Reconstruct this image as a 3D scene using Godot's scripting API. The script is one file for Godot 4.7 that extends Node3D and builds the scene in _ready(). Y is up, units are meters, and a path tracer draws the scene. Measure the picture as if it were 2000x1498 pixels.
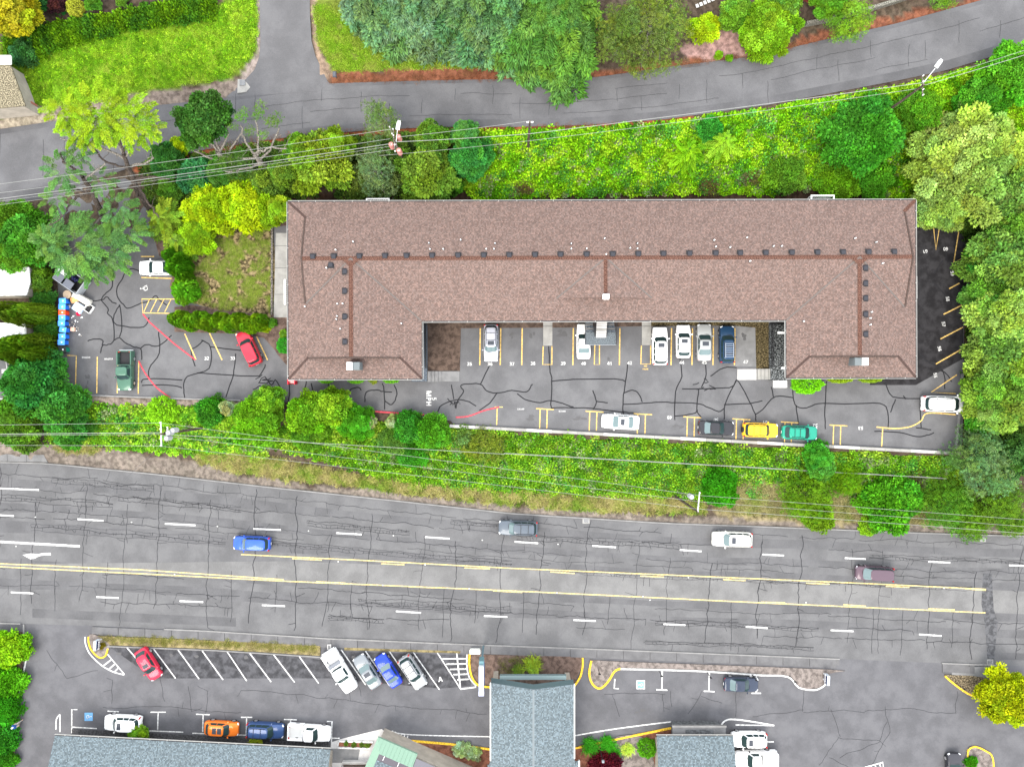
extends Node3D
# Aerial view straight down on a motel-like apartment block between an upper lane and an arterial road.
# Layout is written in plan coordinates (sixteenths of a metre on the car-park level, measured from a corner) and turned into metres by P() and G().

const CAMH := 87.0
const F := 1392.0
const ROADY := -2.5
var rng := RandomNumberGenerator.new()
var M := {}
var names := {}
var art_top := PackedVector2Array()
var art_bot := PackedVector2Array()
var lot_bot := PackedVector2Array()
var back_line := PackedVector2Array()
var road_bot := PackedVector2Array()
var road_top := PackedVector2Array()
var nz := FastNoiseLite.new()

func P(px: float, py: float, y: float) -> Vector3:
	var k := (CAMH - y) / F
	return Vector3((px - 1000.0) * k, y, (py - 749.0) * k)

func along(a: PackedVector2Array, x: float) -> float:
	var n := a.size()
	if x <= a[0].x: return a[0].y
	for i in range(1, n):
		if x <= a[i].x:
			var t := (x - a[i - 1].x) / (a[i].x - a[i - 1].x)
			return lerpf(a[i - 1].y, a[i].y, t)
	return a[n - 1].y

func eu(x: float) -> float:
	var u := 1000.0 + 16.0 * x
	return 3.2 * smoothstep(230.0, 1000.0, u) + 0.9 * smoothstep(900.0, 2100.0, u)

func hgt(x: float, z: float) -> float:
	var za := along(art_top, x)
	if z >= za: return ROADY
	var zl := along(lot_bot, x)
	if z > zl:
		var t := (z - zl) / (za - zl)
		var wall := smoothstep(-7.0, -5.5, x)
		var y0 := lerpf(-0.02, -1.1, wall)
		return lerpf(y0, ROADY, smoothstep(0.02, 0.93, t))
	var zb := along(back_line, x)
	if z > zb: return 0.0
	var zr := along(road_bot, x)
	var e := eu(x)
	if z > zr:
		return lerpf(0.0, e, smoothstep(0.0, 1.0, (zb - z) / maxf(zb - zr, 0.1)))
	var zt := along(road_top, x)
	if z > zt: return e
	return e + minf(0.07 * (zt - z), 7.0)

func G(px: float, py: float, up := 0.0) -> Vector3:
	var y := 0.0
	for k in 6:
		var p := P(px, py, y + up)
		y = hgt(p.x, p.z)
	return P(px, py, y + up)

func setup_lines() -> void:
	for a in [[-900, 900], [0, 903], [90, 905], [300, 926], [520, 951], [800, 981], [1000, 1003], [1300, 1022], [1500, 1029], [1800, 1041], [2000, 1047], [2900, 1075]]:
		var p := P(a[0], a[1], ROADY); art_top.append(Vector2(p.x, p.z))
	for a in [[-900, 1180], [0, 1217], [170, 1222], [400, 1232], [640, 1247], [900, 1258], [1150, 1267], [1500, 1281], [1640, 1287], [1760, 1292], [1940, 1299], [2000, 1302], [2900, 1345]]:
		var p := P(a[0], a[1], ROADY); art_bot.append(Vector2(p.x, p.z))
	for a in [[-900, 765], [120, 772], [330, 778], [560, 786], [720, 804], [880, 824], [895, 841], [1880, 892], [2900, 940]]:
		var p := P(a[0], a[1], 0); lot_bot.append(Vector2(p.x, p.z))
	for a in [[-900, 470], [60, 470], [260, 450], [340, 410], [540, 400], [565, 377], [1790, 371], [1900, 395], [2900, 395]]:
		var p := P(a[0], a[1], 0); back_line.append(Vector2(p.x, p.z))
	for a in [[-900, 420], [0, 400], [100, 385], [180, 352], [260, 325], [400, 292], [560, 268], [700, 256], [850, 248], [1000, 248], [1150, 244], [1300, 233], [1500, 205], [1600, 186], [1750, 158], [1850, 137], [2000, 92], [2900, -190]]:
		road_bot.append(edge_pt(a))
	for a in [[-900, 330], [0, 252], [80, 240], [300, 206], [480, 186], [640, 163], [800, 158], [980, 155], [1170, 150], [1300, 131], [1480, 109], [1600, 80], [1750, 46], [1900, 5], [2000, -24], [2900, -330]]:
		road_top.append(edge_pt(a))

func edge_pt(a: Array) -> Vector2:
	var y := 0.0
	for k in 5:
		var q := P(a[0], a[1], y)
		y = eu(q.x)
	var p := P(a[0], a[1], y)
	return Vector2(p.x, p.z)

# ---------------------------------------------------------------- materials
func lin(r: float, g: float, b: float) -> Color:
	return Color(r, g, b).linear_to_srgb()

func mat(r: float, g: float, b: float, rough := 0.8, metal := 0.0) -> StandardMaterial3D:
	var m := StandardMaterial3D.new()
	m.albedo_color = lin(r, g, b); m.roughness = rough; m.metallic = metal; m.metallic_specular = 0.12
	return m

func paint(r: float, g: float, b: float) -> StandardMaterial3D:
	var m := mat(r, g, b, 0.34, 0.1); m.metallic_specular = 0.25
	m.clearcoat_enabled = true; m.clearcoat = 0.3; m.clearcoat_roughness = 0.08
	return m

func grain_tex(size: int, lo: float, hi: float, fine: float, freq: float, sd: int, tint := Vector3(1, 1, 1)) -> ImageTexture:
	var a := FastNoiseLite.new(); a.seed = sd; a.frequency = freq; a.fractal_octaves = 5; a.fractal_gain = 0.6
	var big: Image = a.get_seamless_image(size, size, false, false, 0.2, true)
	big.convert(Image.FORMAT_L8)
	var src := big.get_data()
	var r := RandomNumberGenerator.new(); r.seed = sd
	var out := PackedByteArray(); out.resize(size * size * 3)
	for i in size * size:
		var v := lerpf(lo, hi, smoothstep(0.15, 0.85, src[i] / 255.0)) + (r.randf() - 0.5) * fine
		out[i * 3] = int(clampf(v * tint.x, 0, 1) * 255.0)
		out[i * 3 + 1] = int(clampf(v * tint.y, 0, 1) * 255.0)
		out[i * 3 + 2] = int(clampf(v * tint.z, 0, 1) * 255.0)
	var img := Image.create_from_data(size, size, false, Image.FORMAT_RGB8, out)
	img.generate_mipmaps()
	return ImageTexture.create_from_image(img)

func triplanar(m: StandardMaterial3D, tex: Texture2D, period: float) -> StandardMaterial3D:
	m.albedo_texture = tex
	m.uv1_triplanar = true; m.uv1_world_triplanar = true
	m.uv1_scale = Vector3.ONE / period
	return m

func shingle_tex(sd: int, spread: float, c0: Vector3, c1: Vector3) -> ImageTexture:
	# asphalt shingle tabs: 8 px to a course (0.15 m), 16 px to a tab (0.3 m); tone varies from tab to tab
	var w := 1024; var h := 512
	var r := RandomNumberGenerator.new(); r.seed = sd
	var out := PackedByteArray(); out.resize(w * h * 3)
	var rows := h / 8
	for row in rows:
		var cuts := PackedFloat32Array(); var tone := PackedFloat32Array()
		for k in w / 8:
			tone.append(r.randf())
		var shift := (row % 2) * 8 + r.randi_range(0, 3)
		for yy in 8:
			for x in w:
				var k := ((x + shift) / 8) % (w / 8)
				var edge := 0.80 if ((x + shift) % 16 == 0 or yy >= 6) else 1.0
				var t := tone[k]
				var v := 1.0 - spread * 0.5 + spread * t + (r.randf() - 0.5) * 0.16
				var i := ((row * 8 + yy) * w + x) * 3
				var c := c0.lerp(c1, fmod(t * 7.3, 1.0)) * v * edge
				out[i] = int(clampf(c.x, 0, 1) * 255.0); out[i + 1] = int(clampf(c.y, 0, 1) * 255.0); out[i + 2] = int(clampf(c.z, 0, 1) * 255.0)
	var img := Image.create_from_data(w, h, false, Image.FORMAT_RGB8, out)
	img.generate_mipmaps()
	return ImageTexture.create_from_image(img)

func setup_materials() -> void:
	var g1 := grain_tex(1024, 0.86, 0.97, 0.12, 0.006, 11, Vector3(1, 1, 1.01))
	var g2 := grain_tex(1024, 0.70, 1.0, 0.2, 0.012, 12)
	var g3 := grain_tex(512, 0.35, 1.0, 0.5, 0.03, 13)
	M.g1 = g1; M.g2 = g2; M.g3 = g3
	var g5 := grain_tex(512, 0.76, 1.0, 0.22, 0.03, 15)
	M.g4 = grain_tex(1024, 0.66, 1.0, 0.5, 0.012, 14)
	M.arterial = triplanar(mat(0.114, 0.114, 0.115, 0.9), g1, 31.0)
	M.arterial_worn = triplanar(mat(0.102, 0.102, 0.104, 0.9), g1, 33.0)
	M.arterial_mid = triplanar(mat(0.144, 0.143, 0.140, 0.9), g1, 29.0)
	M.arterial_patch = triplanar(mat(0.096, 0.096, 0.098, 0.9), g1, 29.0)
	M.lane_edge = triplanar(mat(0.096, 0.096, 0.099, 0.9), g1, 30.0)
	M.lane_asphalt = triplanar(mat(0.110, 0.110, 0.113, 0.9), g1, 34.0)
	M.lot = triplanar(mat(0.116, 0.116, 0.118, 0.9), g1, 27.0)
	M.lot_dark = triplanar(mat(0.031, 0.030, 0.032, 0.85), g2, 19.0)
	M.southlot = triplanar(mat(0.102, 0.102, 0.107, 0.9), g1, 23.0)
	M.southlot_old = triplanar(mat(0.068, 0.068, 0.074, 0.9), g2, 17.0)
	M.pavement = triplanar(mat(0.114, 0.113, 0.114, 0.9), g1, 13.0)
	M.concrete = triplanar(mat(0.270, 0.265, 0.245, 0.9), g1, 12.0)
	M.concrete_light = triplanar(mat(0.460, 0.450, 0.430, 0.85), g1, 12.0)
	M.concrete_grey = triplanar(mat(0.170, 0.170, 0.168, 0.9), g1, 12.0)
	M.kerb = triplanar(mat(0.200, 0.197, 0.190, 0.9), g1, 12.0)
	M.mulch = triplanar(mat(0.140, 0.098, 0.080, 1.0), M.g4, 12.0)
	M.mulch_red = triplanar(mat(0.20, 0.085, 0.055, 1.0), M.g4, 12.0)
	M.mulch_dark = triplanar(mat(0.105, 0.075, 0.06, 1.0), M.g4, 12.0)
	M.gravel = triplanar(mat(0.200, 0.172, 0.158, 1.0), M.g4, 12.0)
	M.dry = triplanar(mat(0.220, 0.180, 0.090, 1.0), M.g4, 12.0)
	M.lawn = triplanar(mat(0.25, 0.195, 0.10, 1.0), g3, 9.0)
	M.white_line = triplanar(mat(0.60, 0.60, 0.59, 0.7), g5, 6.0)
	M.yellow_line = triplanar(mat(0.660, 0.450, 0.150, 0.7), g5, 6.0)
	M.yellow_road = triplanar(mat(0.62, 0.50, 0.22, 0.7), g5, 6.0)
	M.yellow_kerb = triplanar(mat(0.80, 0.50, 0.05, 0.7), g2, 3.0)
	M.red_line = triplanar(mat(0.500, 0.070, 0.090, 0.7), g5, 6.0)
	M.tar = mat(0.018, 0.018, 0.020, 0.75)
	M.crack = mat(0.030, 0.030, 0.033, 0.95)
	M.stain = mat(0.075, 0.074, 0.076, 0.7)
	M.vent = mat(0.035, 0.036, 0.042, 0.7)
	M.steel = mat(0.45, 0.46, 0.47, 0.45, 0.6)
	M.galv = mat(0.55, 0.56, 0.57, 0.5, 0.2)
	M.black = mat(0.022, 0.022, 0.024, 0.6)
	M.rubber = mat(0.022, 0.022, 0.023, 0.85)
	M.white = mat(0.80, 0.80, 0.79, 0.5)
	M.offwhite = mat(0.62, 0.62, 0.58, 0.7)
	M.wood_pole = triplanar(mat(0.16, 0.125, 0.10, 0.95), g3, 3.0)
	M.wood_grey = triplanar(mat(0.24, 0.215, 0.19, 0.95), g3, 3.0)
	M.bark = triplanar(mat(0.135, 0.11, 0.095, 1.0), g3, 2.5)
	M.bark_pale = triplanar(mat(0.34, 0.31, 0.27, 1.0), g3, 2.5)
	M.wire = mat(0.24, 0.245, 0.235, 0.6, 0.1)
	M.wire_dark = mat(0.08, 0.08, 0.085, 0.6)
	M.glass = mat(0.018, 0.035, 0.036, 0.06, 0.0); M.glass.metallic_specular = 0.3
	M.glass_light = mat(0.085, 0.125, 0.13, 0.08, 0.0); M.glass_light.metallic_specular = 0.5
	M.sunroof = mat(0.05, 0.055, 0.065, 0.08)
	M.rim = mat(0.6, 0.6, 0.61, 0.3, 0.8)
	M.headlight = mat(0.7, 0.72, 0.74, 0.1)
	M.taillight = mat(0.38, 0.02, 0.02, 0.2)
	M.trim = mat(0.03, 0.03, 0.032, 0.5)
	var roof_m := mat(1, 1, 1, 0.95)
	roof_m.albedo_texture = shingle_tex(5, 0.28, Vector3(0.408, 0.340, 0.316), Vector3(0.370, 0.322, 0.306))
	M.shingle_brown = roof_m
	var roof_g := mat(1, 1, 1, 0.95)
	roof_g.albedo_texture = shingle_tex(6, 0.34, Vector3(0.365, 0.408, 0.432), Vector3(0.335, 0.368, 0.382))
	M.shingle_grey = roof_g
	M.ridge = triplanar(mat(0.185, 0.098, 0.075, 0.95), g3, 2.0)
	M.gutter = mat(0.05, 0.05, 0.052, 0.5)
	M.gutter_edge = mat(0.34, 0.335, 0.32, 0.5)
	M.wall_cream = triplanar(mat(0.36, 0.325, 0.27, 0.9), g1, 9.0)
	M.wall_dark = triplanar(mat(0.12, 0.125, 0.13, 0.9), g2, 6.0)
	M.teal_fascia = mat(0.07, 0.10, 0.105, 0.7)
	M.green_metal = mat(0.165, 0.255, 0.195, 0.55)
	M.deck_blue = triplanar(mat(0.105, 0.125, 0.15, 0.85), g2, 3.0)

# ---------------------------------------------------------------- mesh building
class MB:
	var v := PackedVector3Array()
	var n := PackedVector3Array()
	var uv := PackedVector2Array()
	var c := PackedColorArray()
	var use_c := false
	func tri(a: Vector3, b: Vector3, d: Vector3, col := Color.WHITE) -> void:
		var nn := (b - a).cross(d - a).normalized()
		v.append(a); v.append(d); v.append(b)
		n.append(nn); n.append(nn); n.append(nn)
		uv.append(Vector2(a.x, a.z)); uv.append(Vector2(d.x, d.z)); uv.append(Vector2(b.x, b.z))
		c.append(col); c.append(col); c.append(col)
	func triuv(a: Vector3, b: Vector3, d: Vector3, ua: Vector2, ub: Vector2, ud: Vector2) -> void:
		var nn := (b - a).cross(d - a).normalized()
		v.append(a); v.append(d); v.append(b)
		n.append(nn); n.append(nn); n.append(nn)
		uv.append(ua); uv.append(ud); uv.append(ub)
		c.append(Color.WHITE); c.append(Color.WHITE); c.append(Color.WHITE)
	func quad(a: Vector3, b: Vector3, d: Vector3, e: Vector3, col := Color.WHITE) -> void:
		tri(a, b, d, col); tri(a, d, e, col)
	func box(center: Vector3, size: Vector3, basis := Basis.IDENTITY, col := Color.WHITE) -> void:
		var h := size * 0.5
		var p := []
		for i in 8:
			p.append(center + basis * Vector3(h.x if i & 1 else -h.x, h.y if i & 2 else -h.y, h.z if i & 4 else -h.z))
		quad(p[2], p[6], p[7], p[3], col); quad(p[0], p[1], p[5], p[4], col)
		quad(p[4], p[5], p[7], p[6], col); quad(p[1], p[0], p[2], p[3], col)
		quad(p[5], p[1], p[3], p[7], col); quad(p[0], p[4], p[6], p[2], col)
	func bevel_box(center: Vector3, size: Vector3, bev: float, basis := Basis.IDENTITY) -> void:
		# a box with chamfered top edges
		var h := size * 0.5
		var lo := []; var mid := []; var top := []
		for s in [[-1, -1], [1, -1], [1, 1], [-1, 1]]:
			lo.append(center + basis * Vector3(s[0] * h.x, -h.y, s[1] * h.z))
			mid.append(center + basis * Vector3(s[0] * h.x, h.y - bev, s[1] * h.z))
			top.append(center + basis * Vector3(s[0] * (h.x - bev), h.y, s[1] * (h.z - bev)))
		for i in 4:
			var j := (i + 1) % 4
			quad(lo[j], lo[i], mid[i], mid[j]); quad(mid[j], mid[i], top[i], top[j])
		quad(top[3], top[2], top[1], top[0])
		quad(lo[0], lo[1], lo[2], lo[3])
	func tube(p0: Vector3, p1: Vector3, r0: float, r1: float, seg := 7, caps := true, col := Color.WHITE) -> void:
		var d := (p1 - p0).normalized()
		var s := d.cross(Vector3.UP if absf(d.y) < 0.9 else Vector3.RIGHT).normalized()
		var t := d.cross(s)
		for i in seg:
			var a := TAU * i / seg; var b := TAU * (i + 1) / seg
			var da := s * cos(a) + t * sin(a); var db := s * cos(b) + t * sin(b)
			var q := [p0 + da * r0, p0 + db * r0, p1 + db * r1, p1 + da * r1]
			for k in [0, 2, 1, 0, 3, 2]:
				v.append(q[k]); n.append(db if (k == 1 or k == 2) else da); uv.append(Vector2(q[k].x, q[k].y)); c.append(col)
			if caps:
				tri(p1, q[3], q[2], col); tri(p0, q[1], q[0], col)
	func grid(rows: Array, wrap := false) -> void:
		# rows of equally many points, smooth normals
		var nr := rows.size(); var nc: int = rows[0].size()
		var nrm := []
		for i in nr:
			var line := []
			for j in nc:
				var i0 := maxi(i - 1, 0); var i1 := mini(i + 1, nr - 1)
				var j0 := (j - 1 + nc) % nc if wrap else maxi(j - 1, 0)
				var j1 := (j + 1) % nc if wrap else mini(j + 1, nc - 1)
				var du: Vector3 = rows[i1][j] - rows[i0][j]
				var dv: Vector3 = rows[i][j1] - rows[i][j0]
				line.append(dv.cross(du).normalized())
			nrm.append(line)
		for i in nr - 1:
			for j in (nc if wrap else nc - 1):
				var k := (j + 1) % nc
				for q in [[i, j], [i + 1, k], [i, k], [i, j], [i + 1, j], [i + 1, k]]:
					v.append(rows[q[0]][q[1]]); n.append(nrm[q[0]][q[1]]); uv.append(Vector2.ZERO); c.append(Color.WHITE)
	func flip_tri(i: int) -> void:
		var t := v[i + 1]; v[i + 1] = v[i + 2]; v[i + 2] = t
		var u := uv[i + 1]; uv[i + 1] = uv[i + 2]; uv[i + 2] = u
		var m := n[i + 1]; n[i + 1] = n[i + 2]; n[i + 2] = m
		for k in 3: n[i + k] = -n[i + k]
	func flip() -> void:
		for i in range(0, v.size(), 3): flip_tri(i)
	func face_to(dir: Vector3) -> void:
		for i in range(0, v.size(), 3):
			if (v[i + 2] - v[i]).cross(v[i + 1] - v[i]).dot(dir) < 0: flip_tri(i)
	func mesh() -> ArrayMesh:
		var m := ArrayMesh.new()
		if v.is_empty(): return m
		var arr := []; arr.resize(Mesh.ARRAY_MAX)
		arr[Mesh.ARRAY_VERTEX] = v; arr[Mesh.ARRAY_NORMAL] = n; arr[Mesh.ARRAY_TEX_UV] = uv
		if use_c: arr[Mesh.ARRAY_COLOR] = c
		m.add_surface_from_arrays(Mesh.PRIMITIVE_TRIANGLES, arr)
		return m

func numbered(called: String) -> String:
	if not names.has(called):
		names[called] = 0
		return called
	names[called] += 1
	return "%s_%03d" % [called, names[called]]

func obj(called: String, m: Mesh, material: Material, parent: Node = null, at := Vector3.ZERO) -> MeshInstance3D:
	var o := MeshInstance3D.new()
	o.mesh = m; o.material_override = material
	if parent == null or parent == self:
		o.name = numbered(called); add_child(o, true)
	else:
		o.name = called; parent.add_child(o, true)
	o.position = at
	return o

func thing(called: String, label: String, category: String, at := Vector3.ZERO, turn := 0.0, group := "") -> Node3D:
	var o := Node3D.new(); o.name = numbered(called); add_child(o, true)
	o.position = at; o.rotation.y = turn
	tag(o, label, category, group)
	return o

func tag(o: Node, label: String, category: String, group := "") -> void:
	o.set_meta("label", label); o.set_meta("category", category)
	if group != "": o.set_meta("group", group)

func struct(called: String, m: Mesh, material: Material) -> MeshInstance3D:
	var o := obj(called, m, material)
	o.set_meta("kind", "structure")
	return o

func densify(poly: Array, y: float) -> PackedVector2Array:
	var out := PackedVector2Array()
	for a in poly:
		var p := P(a[0], a[1], y); out.append(Vector2(p.x, p.z))
	return out

func smooth_poly(poly: Array, n := 4) -> Array:
	# closed Catmull-Rom through the points
	var out := []
	var c := poly.size()
	for i in c:
		var p0 := Vector2(poly[(i - 1 + c) % c][0], poly[(i - 1 + c) % c][1]); var p1 := Vector2(poly[i][0], poly[i][1])
		var p2 := Vector2(poly[(i + 1) % c][0], poly[(i + 1) % c][1]); var p3 := Vector2(poly[(i + 2) % c][0], poly[(i + 2) % c][1])
		for k in n:
			var q := p1.cubic_interpolate(p2, p0, p3, float(k) / n)
			out.append([q.x, q.y])
	return out

func smooth_line(pts: Array, n := 5) -> Array:
	var out := []
	var c := pts.size()
	for i in c - 1:
		var p0 := Vector2(pts[maxi(i - 1, 0)][0], pts[maxi(i - 1, 0)][1]); var p1 := Vector2(pts[i][0], pts[i][1])
		var p2 := Vector2(pts[i + 1][0], pts[i + 1][1]); var p3 := Vector2(pts[mini(i + 2, c - 1)][0], pts[mini(i + 2, c - 1)][1])
		for k in n:
			var q := p1.cubic_interpolate(p2, p0, p3, float(k) / n)
			out.append([q.x, q.y])
	out.append(pts[c - 1])
	return out

func flat_mesh(poly2: PackedVector2Array, y: float, thick := 0.0) -> ArrayMesh:
	var mb := MB.new()
	var ids := Geometry2D.triangulate_polygon(poly2)
	for i in range(0, ids.size(), 3):
		var a := Vector3(poly2[ids[i]].x, y, poly2[ids[i]].y); var b := Vector3(poly2[ids[i + 1]].x, y, poly2[ids[i + 1]].y); var d := Vector3(poly2[ids[i + 2]].x, y, poly2[ids[i + 2]].y)
		if (b - a).cross(d - a).y < 0: mb.tri(a, d, b)
		else: mb.tri(a, b, d)
	if thick > 0:
		var cw := Geometry2D.is_polygon_clockwise(poly2)
		for i in poly2.size():
			var p := poly2[i]; var q := poly2[(i + 1) % poly2.size()]
			if cw:
				var s := p; p = q; q = s
			mb.quad(Vector3(p.x, y, p.y), Vector3(q.x, y, q.y), Vector3(q.x, y - thick, q.y), Vector3(p.x, y - thick, p.y))
	return mb.mesh()

func sheet(called: String, poly: Array, y: float, material: Material, thick := 0.0, parent: Node = null) -> MeshInstance3D:
	var m := flat_mesh(densify(poly, y), y, thick)
	if parent != null: return obj(called, m, material, parent)
	return struct(called, m, material)

func ribbon(mb: MB, pts: Array, w: float, y: float) -> void:
	# a flat painted or sealed line through plan points (pts as [px, py]); w metres
	var q := PackedVector3Array()
	for a in pts: q.append(P(a[0], a[1], y))
	var l := PackedVector3Array(); var r := PackedVector3Array()
	for i in q.size():
		var d := (q[mini(i + 1, q.size() - 1)] - q[maxi(i - 1, 0)]).normalized()
		var s := Vector3(-d.z, 0, d.x) * w * 0.5
		l.append(q[i] - s); r.append(q[i] + s)
	for i in q.size() - 1:
		mb.quad(l[i], r[i], r[i + 1], l[i + 1])

func line(called: String, pts: Array, w: float, y: float, material: Material, parent: Node) -> MeshInstance3D:
	var mb := MB.new(); ribbon(mb, pts, w, y)
	return obj(called, mb.mesh(), material, parent)

func lettering(text: String, px: float, py: float, y: float, size: float, turn: float, material: Material, parent: Node, called := "painted_lettering") -> void:
	var t := TextMesh.new()
	var f := SystemFont.new(); f.font_names = PackedStringArray(["Droid Sans"]); f.font_weight = 700
	t.font = f; t.text = text; t.font_size = 64; t.pixel_size = size / 46.0; t.depth = 0.004; t.curve_step = 2.0
	var o := MeshInstance3D.new(); o.name = called; o.mesh = t; o.material_override = material
	parent.add_child(o, true)
	o.position = P(px, py, y)
	o.basis = Basis(Vector3.UP, turn) * Basis(Vector3.RIGHT, -PI / 2)

func raised_kerb(called: String, pts: Array, w: float, y0: float, high: float, material: Material, parent: Node = null) -> MeshInstance3D:
	var mb := MB.new()
	var q := PackedVector3Array()
	for a in pts: q.append(P(a[0], a[1], y0))
	var rows := []
	for i in q.size():
		var d := (q[mini(i + 1, q.size() - 1)] - q[maxi(i - 1, 0)]).normalized()
		var s := Vector3(-d.z, 0, d.x) * w * 0.5
		rows.append([q[i] - s, q[i] - s + Vector3.UP * high, q[i] - s * 0.8 + Vector3.UP * (high + 0.015), q[i] + s * 0.8 + Vector3.UP * (high + 0.015), q[i] + s + Vector3.UP * high, q[i] + s])
	for i in q.size() - 1:
		for j in 5:
			mb.quad(rows[i][j], rows[i][j + 1], rows[i + 1][j + 1], rows[i + 1][j])
	var e := q.size() - 1
	mb.quad(rows[0][0], rows[0][1], rows[0][4], rows[0][5]); mb.quad(rows[e][5], rows[e][4], rows[e][1], rows[e][0])
	var o := obj(called, mb.mesh(), material, parent)
	if parent == null: o.set_meta("kind", "structure")
	return o

# ---------------------------------------------------------------- setting
func inside(poly: PackedVector2Array, q: Vector2) -> bool:
	return Geometry2D.is_point_in_polygon(q, poly)

func px_poly(a: Array) -> PackedVector2Array:
	var out := PackedVector2Array()
	for p in a: out.append(Vector2(p[0], p[1]))
	return out

func to_plan(p: Vector3) -> Vector2:
	var k := F / (CAMH - p.y)
	return Vector2(1000.0 + p.x * k, 749.0 + p.z * k)

func ground_color(x: float, z: float, y: float, soils: Array) -> Color:
	var n1 := nz.get_noise_2d(x * 9.0, z * 9.0); var n2 := nz.get_noise_2d(x * 40.0 + 300.0, z * 40.0)
	var c := Vector3(0.085, 0.065, 0.048)
	if z < -50.0 or absf(x) > 66.0 or z > 52.0: c = Vector3(0.075, 0.105, 0.03)
	var za := along(art_top, x)
	var d := za - z
	if d > -0.5 and d < lerpf(2.4, 1.1, smoothstep(-45.0, -25.0, x)) + n1 * 0.9: c = Vector3(0.175, 0.148, 0.125)
	var zr := along(road_bot, x); var zt := along(road_top, x)
	var lit := z - zr
	var u := 1000.0 + 16.0 * x
	if lit > -0.4 and lit < 0.75 + n1 * 0.9 and u > 260 and u < 1340: c = Vector3(0.24, 0.075, 0.035)
	lit = zt - z
	if lit > -0.4 and lit < 0.8 + n1 * 1.0 + (0.8 if u > 640 and u < 990 else 0.0) and u > 620: c = Vector3(0.185, 0.075, 0.045)
	if lit > -0.4 and lit < 1.9 + n1 * 0.8 and u < 500: c = Vector3(0.185, 0.15, 0.128)
	var q := to_plan(Vector3(x, y, z)) + Vector2(n2 * 5.0, n1 * 5.0)
	for s in soils:
		if s.box.has_point(q) and inside(s.poly, q): c = s.col
	c *= 1.05 + 0.4 * n2 + 0.25 * n1
	return Color(c.x, c.y, c.z)

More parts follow.
